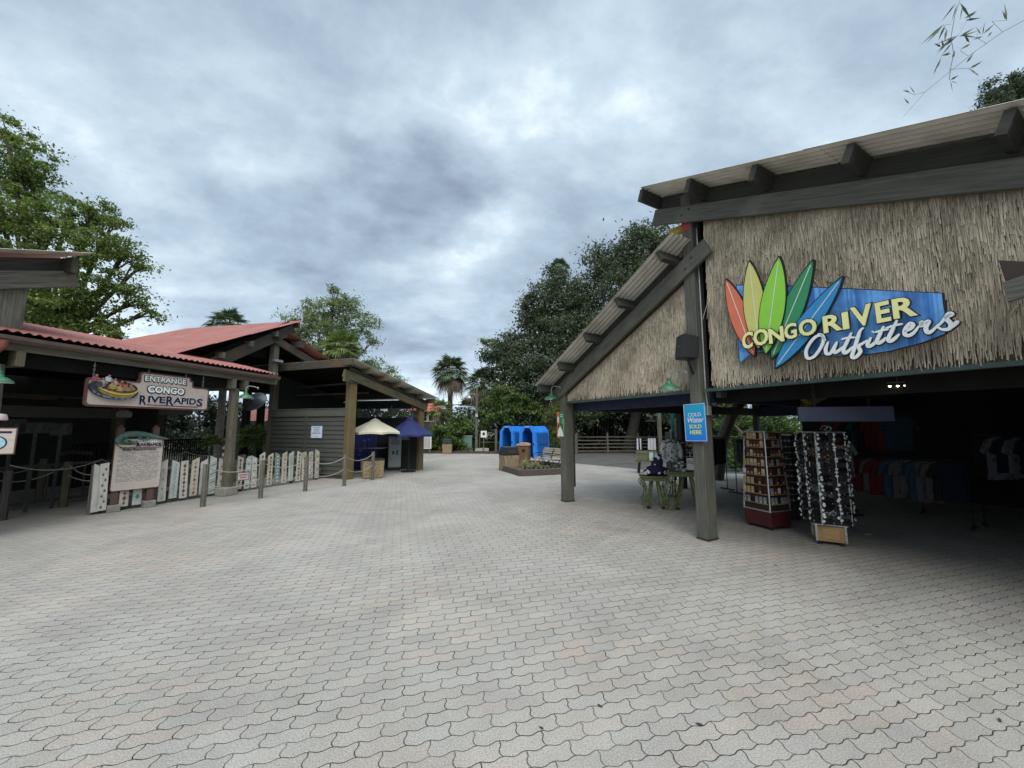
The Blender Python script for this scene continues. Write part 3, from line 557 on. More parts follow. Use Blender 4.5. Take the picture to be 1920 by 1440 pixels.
mb=MB(); mb.tube([onside(5.2),onside(4.4),onside(3.6),onside(2.9),onside(2.3),onside(2.08,-.15)],.012,8); mb.build('pipe',M_metal,cd,smooth=True)
mb=MB(); mb.box(SH.M(0,0,0),.002,.045,.10,.20,1.93,2.08); mb.build('junction_box',M_metal,cd,bevel=.004)
mb=MB(); mb.box(SH.M(0,0,0),.002,.06,.10,.17,5.08,5.25); mb.build('end_box',M_grayd,cd,bevel=.004)
# COLD Water SOLD HERE
def gradmat(name,c,c2,z0,z1):
    m=bpy.data.materials.new(name); nt,N,L,b=nodes(m); tc=N.new('ShaderNodeTexCoord'); s=N.new('ShaderNodeSeparateXYZ'); L.new(tc.outputs['Object'],s.inputs[0]); r=N.new('ShaderNodeMapRange'); L.new(s.outputs[2],r.inputs[0]); r.inputs[1].default_value=z0; r.inputs[2].default_value=z1
    mx=N.new('ShaderNodeMixRGB'); L.new(r.outputs[0],mx.inputs[0]); mx.inputs[1].default_value=(*c,1); mx.inputs[2].default_value=(*c2,1); L.new(mx.outputs[0],b.inputs['Base Color']); b.inputs['Roughness'].default_value=.4; return m
s0,zb=SH.SP(1286,827,.05); s1,zt=SH.SP(1326,758,.05); s1=s0+.375; zt=zb+.60
cw=thing('water_sign','blue printed sign reading COLD Water SOLD HERE on the shop post','sign',org=SW((s0+s1)/2,.02,zb))
Mw=SH.M((s0+s1)/2,.05,zb)@Matrix.Rotation(rad(-1.5),4,'Y')
mb=MB(); mb.box(Mw,-.19,.19,0,.012,0,.60); mb.build('sign_board',gradmat('sign_blue_print',(.012,.17,.62),(.02,.36,.55),0,.6),cw)
mb=MB()
for a in ((-.185,.185,.588,.594),(-.185,.185,.006,.012),(-.185,-.179,.006,.594),(.179,.185,.006,.594)): mb.box(Mw,a[0],a[1],-.003,0,a[2],a[3])
mb.build('sign_border',M_white,cw)
M_yel=mat('letter_yellow',(.80,.78,.10),(.75,.72,.10),sc=5,rough=.5,bump=.0)
mb=MB(); Mt=lambda x,z: Mw@Matrix.Translation((x,0,z))
text(mb,'COLD',Mt(.0,.395),.085,offset=.004,depth=.003); text(mb,'Water',Mt(.0,.30),.118,offset=.012,depth=.003,shear=.3,sx=.93); mb.build('white_lettering',M_white,cw)
mb=MB(); text(mb,'SOLD',Mt(.0,.205),.088,offset=.0,depth=.003); text(mb,'HERE',Mt(.0,.115),.088,offset=.012,depth=.003); mb.build('yellow_lettering',M_yel,cw)
# poster on the far post
sa,za=SH.SP(1048,779,.02); sb,zc=SH.SP(1064,821,.02)
po=thing('poster','narrow orange and green poster fixed to the far shop post','poster',org=SW(-LS-.1,.02,zc))
Mp=SH.M(-LS-.125,.012,zc)
mb=MB(); mb.cur=0; mb.box(Mp,-.16,-.075,0,.008,0,.62); mb.cur=1; mb.box(Mp,-.0745,.13,0,.008,0,.62)
mb.cur=2; mb.prism([(-.15,.03),(-.09,.24),(-.02,.26),(.07,.12),(.09,.03)],Mp,-.003,0); mb.prism([(-.15,.36),(-.085,.36),(-.085,.5),(-.15,.5)],Mp,-.003,0)
mb.cur=3; mb.prism([(-.13,.22),(-.10,.34),(-.085,.3),(-.09,.2)],Mp,-.005,0); mb.prism([(.03,.2),(.02,.33),(.06,.34),(.075,.2)],Mp,-.004,0); mb.cur=4; mb.prism([(.0,.25),(.1,.15),(.12,.45),(.06,.46)],Mp,-.002,0)
mb.build('printed_panel',[mat('poster_orange',(.75,.16,.05),sc=5,rough=.5),mat('poster_green',(.03,.13,.07),(.05,.2,.09),sc=8,rough=.5),M_white,M_black,mat('poster_light_green',(.2,.42,.16),sc=8,rough=.5)],po)
mb=MB()
for q,z in enumerate((.545,.50)): stroke(mb,[Vector((-.03+.022*i,z+(.012 if i%2 else -.008))) for i in range(6)],.012,0,.003,lambda p,h: Mp@Vector((p.x,-h-.001,p.y)))
mb.build('white_script_marks',M_white,po)
# ================================================================ GOODS UNDER THE SHOP ROOF
M_rackwood=mat('rack_wood',(.40,.24,.10),(.30,.17,.07),sc=4,uv=(1,6),rough=.5,bump=.05)
M_maroon=mat('maroon_laminate',(.09,.018,.018),(.065,.014,.015),sc=4,rough=.4,bump=.02)
M_cart=mat('green_cart_paint',(.17,.19,.075),(.10,.11,.05),sc=7,rough=.7,bump=.1,dirt=((.12,.09,.05),6))
def local(p,dx): 
    dx=Vector((dx[0],dx[1],0)).normalized(); return Matrix.Translation(p)@Matrix((dx,Vector((-dx.y,dx.x,0)),(0,0,1))).transposed().to_4x4()
# --- card rack
C0=gp(1447,996); dl=gp(1405,985)-C0
Mr=local(C0,-dl)@Matrix.Diagonal((1.14,1.14,1,1))    # x runs to the right along the left face, y goes back into the shop
cr_=thing('card_rack','four sided spinner rack of small packs on a maroon base','display rack',org=Mr@Vector((-.22,.22,0)))
mb=MB(); mb.prism([(-.43,.05),(0,.05),(.0,.30),(-.44,.30)],Mr,0,.43); mb.build('base',M_maroon,cr_,bevel=.006)
mb=MB()
for x in (-.38,-.05):
    for y in (.05,.38): mb.lathe([(.03,0),(.03,.05)],Mr@Matrix.Translation((x,y,0)),10,cap=True)
mb.build('castors',M_black,cr_)
TZ=1.66
def fr(x,y,z): # taper of the rack
    k=(z-.3)/(TZ-.3)*.055; return Mr@Vector((-.215+(x+.215)*(1-k*4.3*.9),.215+(y-.215)*(1-k*4.3*.9),z))
mb=MB()
for a,b in (((-.43,0),(-.43,0)),((0,0),(0,0)),((0,.43),(0,.43)),((-.43,.43),(-.43,.43))): mb.tube([fr(*a,.3),fr(*b,TZ)],.012,6)
for z in (TZ,.31):
    q=[fr(-.43,0,z),fr(0,0,z),fr(0,.43,z),fr(-.43,.43,z)]
    for i in range(4): mb.beam(q[i],q[(i+1)%4],.016,.016)
mb.build('frame',M_chrome,cr_)
mb=MB(); 
for q in (((-.41,.015),(-.02,.015)),((-.015,.02),(-.015,.41))):
    mb.quad(fr(*q[0],.33),fr(*q[1],.33),fr(*q[1],TZ-.02),fr(*q[0],TZ-.02))
mb.build('back_panels',mat('rack_panel',(.05,.028,.018),(.035,.02,.014),sc=6,rough=.6),cr_)
mb=MB(); rows=[.48,.64,.80,.96,1.12,1.28,1.44,1.58]
for z in rows:
    mb.beam(fr(-.42,-.02,z-.05),fr(-.01,-.02,z-.05),.03,.012); mb.beam(fr(.02,.01,z-.05),fr(.02,.42,z-.05),.03,.012)
mb.build('shelf_rails',M_rackwood,cr_)
M_pk=[mat('pack_tan',(.50,.36,.17),(.40,.28,.13),sc=12,rough=.6),mat('pack_cream',(.62,.52,.30),(.5,.4,.24),sc=12,rough=.6),mat('pack_brown',(.11,.035,.02),(.08,.03,.02),sc=12,rough=.6),mat('pack_grey',(.25,.26,.29),(.18,.19,.2),sc=12,rough=.5)]
packs=[]
for k,m in enumerate(M_pk):
    mb=MB(); h=.085; mb.prism([(-.02,-.04),(.02,-.04),(.02,.03),(.012,.045),(-.012,.045),(-.02,.03)],ID,-.006,.006); mb.cur=1; mb.box(ID,-.013,.013,-.0075,-.0065,-.03,-.008)
    o=mb.build('card_pack',[m,M_pk[1] if k!=1 else M_pk[0]]); o.scale=(1.3,1.3,1.3); packs.append(o)
PL=['tan pack hanging in the spinner rack of cards','cream pack hanging in the spinner rack of cards','dark brown pack hanging in the spinner rack of cards','grey pack hanging in the bottom row of the card rack']
used=[0]*4
def put_copy(protos,k,loc,rz,labels,cat,group,usedl):
    o=protos[k] if not usedl[k] else copy_tree(protos[k]); usedl[k]=1; o.location=loc; o.rotation_euler=(0,0,rz); prop(o,labels[k],cat,group); return o
azl=math.atan2(-dl.y,-dl.x)
for ri,z in enumerate(rows):
    for c in range(6):
        if R.random()<.12: continue
        k=3 if ri==0 else (R.choice((0,1,2,0,2,1)) if ri<5 else R.choice((0,2,2,1)))
        put_copy(packs,k,fr(-.39+.068*c,-.026,z+.008),azl+R.uniform(-.1,.1),PL,'card pack','packs in the card rack',used)
        if R.random()<.8: put_copy(packs,R.choice((2,3,2)) if ri else 3,fr(.026,.04+.068*c,z+.008),azl+math.pi/2,PL,'card pack','packs in the card rack',used)
tg=MB(); tg.prism([(-.03,-.045),(.03,-.045),(.03,.045),(-.03,.045)],ID,-.002,.002); o=tg.build('price_card',M_white); place(o,fr(-.38,-.05,.97),azl); prop(o,'white price card clipped to the left face of the card rack','card')
o2=o.copy(); COL.objects.link(o2); place(o2,fr(.05,.17,.66),azl+1.6,'white price card clipped to the right face of the card rack')
# --- sunglasses rack
Q0=gp(1531,1020); Q1=gp(1590,1027); Mg=local(Q0,Q1-Q0); az=math.atan2((Q1-Q0).y,(Q1-Q0).x)
sr_=thing('sunglasses_rack','tall spinner rack of sunglasses on a light wood cabinet base','display rack',org=Mg@Vector((.2,.2,0)))
WB=(Q1-Q0).length
mb=MB(); mb.box(Mg,.02,WB-.02,.012,WB-.01,.05,.275); mb.build('base',M_rackwood,sr_,bevel=.004)
mb=MB(); mb.box(Mg,.08,WB-.08,.006,.0115,.085,.24); mb.build('door',mat('door_wood',(.44,.27,.115),(.36,.21,.09),sc=4,uv=(1,6),rough=.5),sr_,bevel=.003)
mb=MB(); mb.sphere(Mg@Vector((.10,-.0,.17)),.008,seg=8,rings=5); mb.build('handle',M_chrome,sr_)
mb=MB()
for x in (0,WB-.02):
    for y in (0,WB-.02): mb.box(Mg,x,x+.025,y,y+.025,.05,.29)
mb.box(Mg,-.02,WB+.02,-.02,WB+.02,.29,.302); mb.build('metal_corner',M_chrome,sr_)
mb=MB()
for x in (.05,WB-.05):
    for y in (.05,WB-.05): mb.lathe([(.028,0),(.028,.05)],Mg@Matrix.Translation((x,y,0)),10,cap=True)
mb.build('castors',M_black,sr_)
Mc=Mg@Matrix.Translation((WB/2,WB/2,0))@Matrix.Rotation(rad(24),4,'Z'); az+=rad(24); hc=.205; GT=1.66
mb=MB(); mb.box(Mc,-hc,hc,-hc,hc,.31,GT); mb.build('core_panels',mat('rack_dark_panel',(.03,.03,.03),(.02,.02,.02),sc=8,rough=.6),sr_)
mb=MB()
for x in (-hc,hc):
    for y in (-hc,hc): mb.tube([Mc@Vector((x,y,.3)),Mc@Vector((x,y,GT+.01))],.012,6)
for x in (-.05,.05):
    mb.tube([Mc@Vector((x,-hc-.012,.32)),Mc@Vector((x,-hc-.012,GT))],.005,5); mb.tube([Mc@Vector((-hc-.012,x,.32)),Mc@Vector((-hc-.012,x,GT))],.005,5); mb.tube([Mc@Vector((hc+.012,x,.32)),Mc@Vector((hc+.012,x,GT))],.005,5)
mb.box(Mc,-hc-.02,hc+.02,-hc-.02,hc+.02,GT,GT+.012); mb.build('frame',M_chrome,sr_)
mb=MB()
stroke(mb,[Vector(p) for p in ((-.07,.02),(-.04,.07),(.0,.08),(.03,.05),(-.02,.03),(.05,.0),(.08,.05),(.04,.08))],.012,0,.01,lambda p,h: Mc@Vector((p.x-.06,-hc+h-.02,GT+.02+p.y)))
mb.build('topper_scroll',M_chrome,sr_)
M_lens=mat('dark_lens',(.006,.006,.008),(.012,.010,.010),sc=6,rough=.2,spec=.5,bump=0)
M_tagw=mat('tag_white',(.78,.78,.76),(.7,.7,.68),sc=6,rough=.6,bump=0)
def glasses(framemat):
    mb=MB()
    for s in (-1,1):
        c=[(s*.034+.028*math.cos(t)*1.0,.021*math.sin(t)-.002*math.cos(2*t)) for t in [2*math.pi*k/10 for k in range(10)]]; mb.cur=1; mb.prism(c,ID,-.004,0)
        mb.cur=0; mb.prism([(x*1.0+(x-s*.034)*.16,z*1.18) for x,z in c],ID,.0005,.004); mb.beam((s*.066,.0,.008),(s*.069,.10,.0),.004,.006)
    mb.beam((-.01,0,.01),(.01,0,.01),.005,.006)
    mb.cur=2; mb.prism([(-.068,-.022),(-.048,.0),(-.068,.022),(-.090,.0)],ID,-.014,-.012)
    return mb.build('sunglasses',[framemat,M_lens,M_tagw])
GF=[mat('frame_black',(.012,.012,.012),sc=5,rough=.3,bump=0),mat('frame_tortoise',(.05,.02,.008),(.02,.01,.006),sc=60,rough=.3,bump=0),mat('frame_orange',(.6,.22,.03),sc=5,rough=.3,bump=0),mat('frame_mint',(.15,.5,.28),sc=5,rough=.3,bump=0),mat('frame_silver',(.5,.5,.5),sc=5,rough=.25,metal=.7,bump=0)]
gl=[glasses(m) for m in GF]; gu=[0]*5
GL=['%s framed sunglasses with a white tag on the spinner rack'%n for n in ('black','tortoiseshell','orange','mint green','silver')]
nrow=24
for r_ in range(nrow):
    z=.37+(GT-.42)*r_/(nrow-1)
    for face,cols in ((0,(-.115,.115)),(1,(-.115,.115)),(2,(-.115,.115))):
        for c in cols:
            if R.random()<.06: continue
            k=R.choices(range(5),(60,22,1.2,1.2,6))[0]
            if face==0: p=Vector((c,-hc-.03,z)); rz=az
            elif face==1: p=Vector((-hc-.03,c,z)); rz=az-math.pi/2
            else: p=Vector((hc+.03,c,z)); rz=az+math.pi/2
            o=put_copy(gl,k,Mc@p,rz+R.uniform(-.12,.12),GL,'sunglasses','sunglasses on the spinner rack',gu); o.scale=(1.25,1.1,1.1); o.rotation_euler=(R.uniform(-.2,.15),R.uniform(-.28,.28),rz+R.uniform(-.2,.2)); o.location+=Vector((R.uniform(-.012,.012),R.uniform(-.012,.012),R.uniform(-.01,.01)))
for k in range(5):
    if not gu[k]: bpy.data.objects.remove(gl[k])
# --- scrolled green cart with a spotted blanket toy on it
def scroll(cx,cz,r,turns,a0,dirn=1,n=26):
    return [(cx+r*(1-i/n*.82)*math.cos(a0+dirn*i/n*turns*2*math.pi),cz+r*(1-i/n*.82)*math.sin(a0+dirn*i/n*turns*2*math.pi)) for i in range(n+1)]
def scroll_table(loc,rz,label,L=.62,D=.42,Hh=.69):
    t=thing('display_table',label,'table')
    mb=MB(); mb.box(ID,-L/2,L/2,-D/2,D/2,Hh-.03,Hh); mb.box(ID,-L/2+.04,L/2-.04,-D/2+.03,D/2-.03,Hh-.10,Hh-.03); mb.build('table_top',M_cart,t,bevel=.006)
    for sx in (-1,1):
        mb=MB()
        for sy in (-1,1):
            mb.beam((sx*L*.22,sy*D*.2,.05),(sx*L*.10,sy*D*.12,Hh-.1),.055,.055)
        mb.beam((sx*L*.2,-D*.22,.2),(sx*L*.2,D*.22,.2),.03,.04); mb.build('leg',M_cart,t)
    for sx in (-1,1):
        for y in (-D/2+.01,D/2-.01):
            mb=MB(); A=scroll(sx*L*.40,Hh-.15,.075,1.6,rad(90),-sx); B=scroll(sx*L*.29,Hh-.27,.055,1.5,rad(90),-sx); Cc=scroll(sx*L*.34,.17,.105,1.8,rad(70),sx)
            for P in (A,B,Cc): mb.tube([(x,y,z) for x,z in P],.011,5)
            mb.tube([(sx*L*.34,y,Hh-.3),(sx*L*.30,y,.5),(sx*L*.36,y,.26),(sx*L*.40,y,.06),(sx*L*.46,y,.03)],.014,5); mb.build('scrollwork',M_cart,t)
    mb=MB()
    for sx in (-1,1):
        for sy in (-1,1): mb.lathe([(.001,0),(.03,.004),(.035,.025),(.03,.05),(.001,.055)],Matrix.Translation((sx*L*.24,sy*D*.2,0)),8)
    mb.build('feet',M_black,t,smooth=True)
    return place(t,loc,rz)
T1=gp(1233,955); rz1=rad(-14)
scroll_table(T1+Vector((.0,.12,0)),rz1,'green display table with iron scrolls carrying the spotted navy plush')
def spotted(name,label,cat,loc,pieces,base,spot,n,seed):
    rr=random.Random(seed); mb=MB()
    for (c,r,s) in pieces: mb.cur=0; mb.sphere(c,r,sc=s,seg=18,rings=12)
    mb.cur=1
    for i in range(n):
        c,r,s=pieces[rr.randrange(len(pieces))]; th=rr.uniform(0,2*math.pi); ph=rr.uniform(-.5,1.2); d=Vector((math.cos(th)*math.cos(ph),math.sin(th)*math.cos(ph),math.sin(ph)))
        p=Vector(c)+Vector((d.x*r*s[0],d.y*r*s[1],d.z*r*s[2])); nn=Vector((d.x/s[0],d.y/s[1],d.z/s[2])).normalized(); q=rr.uniform(.014,.034)
        Mq=Matrix.Translation(p)@nn.to_track_quat('Z','Y').to_matrix().to_4x4(); mb.lathe([(q,-.004),(q*.9,.004),(.001,.006)],Mq,9)
    o=mb.build(name,[base,spot],smooth=True); o.location=loc; return prop(o,label,cat)
M_plush=mat('navy_plush',(.016,.014,.04),(.024,.02,.055),sc=40,rough=.98,bump=.9)
spotted('plush_blanket','dark navy plush with white spots piled on the green table','plush',T1+Vector((0.03,.1,.695)),[((0,0,.09),.13,(1.25,.9,.75)),((-.12,-.02,.06),.08,(1.2,1,.75)),((.13,0,.07),.09,(1,1,.8)),((.03,0,.22),.095,(1,.9,1)),((.05,0,.31),.06,(1,1,.9))],M_plush,M_white,60,3).scale=(1.3,1.3,1.3)
T2=gp(1300,962)+Vector((.05,.35,0))
scroll_table(T2,rad(-14),'second green display table partly hidden by the shop post',L=.9,D=.5,Hh=.80)
# bundles on the second table
def bundle(loc,label,m1,m2,seed,cat='soft toy'):
    rr=random.Random(seed); mb=MB()
    for i in range(26):
        mb.cur=rr.random()<.35; mb.sphere((rr.gauss(0,.07),rr.gauss(0,.05),abs(rr.gauss(.05,.05))),rr.uniform(.02,.045),sc=(1,1,rr.uniform(.5,1)),seg=8,rings=6)
    o=mb.build('soft_toy_pile',[m1,m2],smooth=True); o.location=loc; return prop(o,label,cat)
bundle(T2+Vector((-.16,-.1,.81)),'heap of small pale grey and white plush toys on the second green table',mat('plush_pale',(.5,.5,.5),(.4,.42,.44),sc=30,rough=.95,bump=.6),mat('plush_mid',(.16,.17,.2),sc=30,rough=.95,bump=.6),5)
# mannequin torso with white patterned shirt
def shirt_mat(name,c,c2,sc):
    return mat(name,c,c2,sc=sc,lo=.57,hi=.60,rough=.9,bump=.3,detail=2)
M_shirt=shirt_mat('patterned_shirt',(.80,.79,.77),(.06,.06,.07),16)
sx_=gp(1262,930)
sh_=thing('shirt_display','white shirt with dark print on a stand behind the spotted plush','shirt',org=sx_)
mb=MB(); mb.lathe([(.15,.86),(.17,.95),(.165,1.1),(.175,1.25),(.15,1.36),(.09,1.42),(.001,1.44)],Matrix.Translation(sx_)@Matrix.Diagonal((1.05,.7,1,1)),18); mb.build('shirt_body',M_shirt,sh_,smooth=True)
for s in (-1,1):
    mb=MB(); mb.tube([sx_+Vector((s*.13,0,1.36)),sx_+Vector((s*.21,-.02,1.22)),sx_+Vector((s*.23,-.03,1.05)),sx_+Vector((s*.22,-.04,.95))],[.07,.07,.062,.055],10); mb.build('sleeve',M_shirt,sh_,smooth=True)
mb=MB(); mb.tube([sx_+Vector((0,0,.02)),sx_+Vector((0,0,.9))],.015,8); mb.lathe([(.15,0),(.15,.015),(.02,.03)],Matrix.Translation(sx_),14); mb.build('stand',M_black,sh_)
# mug shelves
ms_=gp(1287,930)+Vector((.12,.3,0)); Msf=Matrix.Translation(ms_)@Matrix.Rotation(rad(-18),4,'Z')
shf=thing('mug_shelf','dark open shelf unit holding rows of mugs behind the shop post','shelf',org=ms_)
mb=MB()
for z in (.95,1.12,1.30,1.46): mb.box(Msf,-.24,.26,-.13,.13,z-.014,z)
mb.build('shelves',mat('shelf_dark_wood',(.05,.042,.032),sc=5),shf)
mb=MB()
for x in (-.25,.26):
    for y in (-.12,.12): mb.box(Msf,x-.012,x+.012,y-.012,y+.012,0,1.62)
mb.build('uprights',M_black,shf)
mb=MB(); mb.lathe([(.001,.002),(.036,.002),(.038,.01),(.038,.09),(.034,.09),(.033,.012),(.001,.012)],ID,14); mb.cur=1; mb.lathe([(.0388,.012),(.0388,.026)],ID,14); mb.cur=0; mb.tube([(.036,0,.075),(.06,0,.068),(.06,0,.035),(.036,0,.028)],.006,6); mug=mb.build('mug',[mat('mug_glaze',(.035,.035,.05),(.02,.02,.03),sc=9,rough=.2),M_white],smooth=True)
fst=True
for z in (.95,1.12,1.30):
    for i in range(4):
        o=mug if fst else copy_tree(mug); fst=False; o.location=Msf@Vector((-.17+.125*i,-.06,z)); prop(o,'dark mug with a pale band on the open shelf unit','mug','mugs on the shelf unit'); o.scale=(1.25,)*3
# towels on a rail above the green bench
tb=gp(1207,888)+Vector((.1,.1,0)); Mt_=Matrix.Translation(tb)@Matrix.Rotation(rad(-8),4,'Z')
gb=thing('green_bench_counter','low green slatted counter with white towels above it','counter',org=tb)
mb=MB(); mb.box(Mt_,-.35,.42,-.2,.2,.42,.46)
for z in (.5,.58,.66,.74): mb.box(Mt_,-.33,.4,-.16,-.13,z,z+.05)
mb.box(Mt_,-.33,.4,-.16,.16,.79,.82); mb.build('counter_body',M_cart,gb)
for x in (-.25,.32):
    mb=MB(); mb.beam(Mt_@Vector((x,-.15,0)),Mt_@Vector((x*.8,-.1,.42)),.04,.04); mb.beam(Mt_@Vector((x,.15,0)),Mt_@Vector((x*.8,.1,.42)),.04,.04); mb.build('leg',M_black,gb)
rl=thing('towel_rail','thin black rail holding white towels above the green counter','rail',org=tb)
mb=MB(); mb.beam(Mt_@Vector((-.35,0,1.32)),Mt_@Vector((.5,0,1.32)),.02,.02); mb.build('bar',M_black,rl)
for x in (-.34,.49):
    mb=MB(); mb.beam(Mt_@Vector((x,0,.82)),Mt_@Vector((x,0,1.32)),.02,.02); mb.build('upright',M_black,rl)
def towel(x0,x1,z0,z1,m,label,name='towel',cat='towel',M0=None,n=None,grp=None):
    n=n or max(3,int((x1-x0)/.05)); mb=MB(); M0=M0 or Mt_
    for i in range(n):
        a=x0+(x1-x0)*i/n; b=x0+(x1-x0)*(i+.85)/n; mb.cur=i%2; mb.prism([(a,z1),(b,z1),(b+R.uniform(-.01,.02),z0+R.uniform(0,.03)),(a+R.uniform(-.02,.01),z0+R.uniform(0,.03))],M0,-.02+.012*(i%2)+R.uniform(-.004,.004),.02+.004*i%.02)
    o=mb.build(name,m,org=M0@Vector(((x0+x1)/2,0,z0))); return prop(o,label,cat,grp)
M_tw=mat('towel_white',(.62,.62,.66),(.5,.5,.54),sc=30,rough=.95,bump=.4); M_tb=mat('towel_grey',(.42,.43,.5),(.36,.37,.43),sc=30,rough=.95,bump=.4)
towel(-.27,-.06,.86,1.31,[M_tw,M_black],'narrow white striped towel at the left end of the rail')
towel(.14,.42,.86,1.31,[M_tw,M_tb],'wide white and grey towel at the right end of the rail')
mb=MB(); mb.box(Mt_,.12,.26,-.21,-.2,.5,.79); o=mb.build('counter_notice',[mat('notice_mint',(.35,.55,.48),(.55,.65,.62),sc=3,rough=.5)],org=Mt_@Vector((.19,-.2,.5))); prop(o,'small mint and white notice on the front of the green counter','notice')
# pendant lamp, second colour, inside the shop
def pendant(loc,top,label,m,s=1.0):
    t=thing('pendant_lamp',label,'lamp',org=loc)
    T=Matrix.Translation(loc)@Matrix.Scale(s,4)
    mb=MB(); mb.lathe([(.022,.16),(.03,.14),(.035,.09),(.06,.07),(.13,.035),(.17,0)],T,20); mb.build('lamp_shade',m,t,smooth=True)
    mb=MB(); mb.lathe([(.168,.001),(.125,.03),(.05,.06),(.001,.062)],T,20); mb.build('shade_lining',M_lampin,t,smooth=True)
    mb=MB(); mb.tube([loc+Vector((0,0,.15*s)),Vector((loc.x,loc.y,top))],.006,5); mb.build('cord',M_black,t)
pendant(at(1222,790,9.6),2.9,'white pendant lamp hanging inside the shop roof',M_white,.9)
# poles inside the shop, wide column base
for (u,v,yy,w_,h_,nm,m,lab,cat) in ((1240,888,0,.12,2.7,'brown_pole',M_old,'slim brown timber pole rising behind the towels','pole'),(1266,900,0,.09,2.6,'teal_pole',mat('teal_paint',(.01,.10,.13),(.01,.07,.09),sc=5,rough=.5),'teal painted pole behind the patterned shirt','pole')):
    p=gp(u,v); mb=MB(); mb.beam(p,p+Vector((0,0,h_)),w_,w_); o=mb.build(nm,m,org=p); prop(o,lab,cat)
p=gp(1250,888)+Vector((.1,0,0)); mb=MB(); mb.beam(p+Vector((.18,.1,0)),p+Vector((.18,.1,1.55)),.45,.3); o=mb.build('display_cabinet',M_grayd,org=p); prop(o,'dark grey boxed cabinet behind the patterned shirt','cabinet')
# clothes rails in the gloom
def rail(p,az_,L,z,label,gs,group):
    t=thing('clothes_rail',label,'clothes rail',org=p); Mq=Matrix.Translation(p)@Matrix.Rotation(az_,4,'Z')
    mb=MB(); mb.tube([Mq@Vector((-L/2,0,z)),Mq@Vector((L/2,0,z))],.012,6); mb.build('bar',M_black,t)
    for x in (-L/2,L/2):
        mb=MB(); mb.tube([Mq@Vector((x,0,0.02)),Mq@Vector((x,0,z))],.012,6); mb.beam(Mq@Vector((x,-.22,.02)),Mq@Vector((x,.22,.02)),.03,.03); mb.build('upright',M_black,t)
    n=len(gs)
    for i,(m,lab) in enumerate(gs):
        x=-L/2+.1+(L-.2)*(i+.5)/n; mb=MB(); Mz=Mq@Matrix.Translation((x,0,0))@Matrix.Rotation(rad(R.uniform(15,50)),4,'Z')
        ln=R.uniform(.62,.78); mb.prism([(-.06,z-.03),(.06,z-.03),(.20,z-.10),(.27,z-.30),(.20,z-.34),(.17,z-.24),(.19,z-ln),(-.19,z-ln-.02),(-.17,z-.24),(-.20,z-.34),(-.27,z-.30),(-.20,z-.10)],Mz,-.03,.03)
        o=mb.build('hanging_garment',m,org=Mz@Vector((0,0,z-ln)),bevel=.012); prop(o,lab,'garment',group)
Mblk=mat('cloth_black',(.012,.012,.014),(.02,.02,.022),sc=15,rough=.95); Mpat=shirt_mat('cloth_patterned',(.16,.17,.18),(.06,.07,.08),13)
Mrd=mat('cloth_red',(.11,.012,.016),(.10,.01,.012),sc=6,rough=.95); Mor=mat('cloth_orange',(.14,.035,.02),(.10,.03,.02),sc=6,rough=.95); Mst=shirt_mat('cloth_striped',(.09,.087,.084),(.1,.02,.03),9); Mtl=mat('cloth_teal',(.03,.07,.09),(.02,.05,.07),sc=6,rough=.95); Mnv=mat('cloth_navy',(.01,.014,.035),sc=6,rough=.95)
rail(gp(1362,925)+Vector((.05,.5,0)),rad(20),.7,1.45,'chrome rail of black garments just right of the shop post',[(Mblk,'black garment hanging on the rail beside the shop post')]*4,'black garments')
rail(gp(1395,928)+Vector((.2,.35,0)),rad(30),.6,1.45,'chrome rail of grey patterned shirts behind the card rack',[(Mpat,'grey patterned shirt hanging behind the card rack')]*4,'grey patterned shirts')
Mdk=[Mblk,Mnv,Mrd,Mor,Mtl,Mst,Mpat]
def mixed(lab,n,wts): 
    nm=['black','navy','deep red','dull orange','dull teal','pale striped','grey patterned']; out=[]
    for k in R.choices(range(7),wts,k=n): out.append((Mdk[k],nm[k]+' garment on '+lab))
    return out
rail(SW(.2,-5.6,0),ang(SH.es)+.1,1.5,1.98,'high rail with red and teal garments under the navy fascia',mixed('the high rail under the navy fascia',11,(3,2,4,1,3,1,0)),'garments on the high rail under the navy fascia')
rail(SW(1.0,-4.6,0),ang(SH.es)+.1,1.6,1.15,'low rail with red and striped garments in the dark of the shop',mixed('the low rail in the dark shop',13,(2,1,4,1,1,4,1)),'garments on the low rail in the dark shop')
rail(SW(-.2,-4.2,0),ang(SH.es)-.2,1.2,1.5,'rail of dark garments behind the sunglasses rack',mixed('the rail behind the sunglasses rack',10,(5,3,1,0,1,1,2)),'garments behind the sunglasses rack')
rail(SW(2.6,-5.4,0),ang(SH.es)+.3,1.6,1.6,'long rail of dark garments at the back of the shop',mixed('the long rail at the back of the shop',12,(5,3,1,1,1,1,2)),'garments at the back of the shop')
# dark jewellery rack right behind the card rack
jp=gp(1487,978)+Vector((.1,.25,0)); Mj=Matrix.Translation(jp)@Matrix.Rotation(azl+rad(20),4,'Z')
jr=thing('jewellery_rack','dark wire rack of small hanging trinkets right of the card rack','display rack',org=jp)
mb=MB(); mb.box(Mj,-.2,.2,-.2,.2,.04,.3); mb.build('base',M_black,jr,bevel=.006); mb=MB(); mb.box(Mj,-.16,.16,-.16,.16,.3,1.6); mb.build('core',mat('rack_core_dark',(.02,.018,.018),sc=6),jr)
mb=MB()
for z in [.38+.11*k for k in range(12)]:
    q=[Mj@Vector(c) for c in ((-.18,-.18,z),(.18,-.18,z),(.18,.18,z),(-.18,.18,z))]
    for i in range(4): mb.beam(q[i],q[(i+1)%4],.008,.008)
mb.box(Mj,-.19,.19,-.19,-.175,1.58,1.61); mb.build('wire_tiers',M_metal,jr)
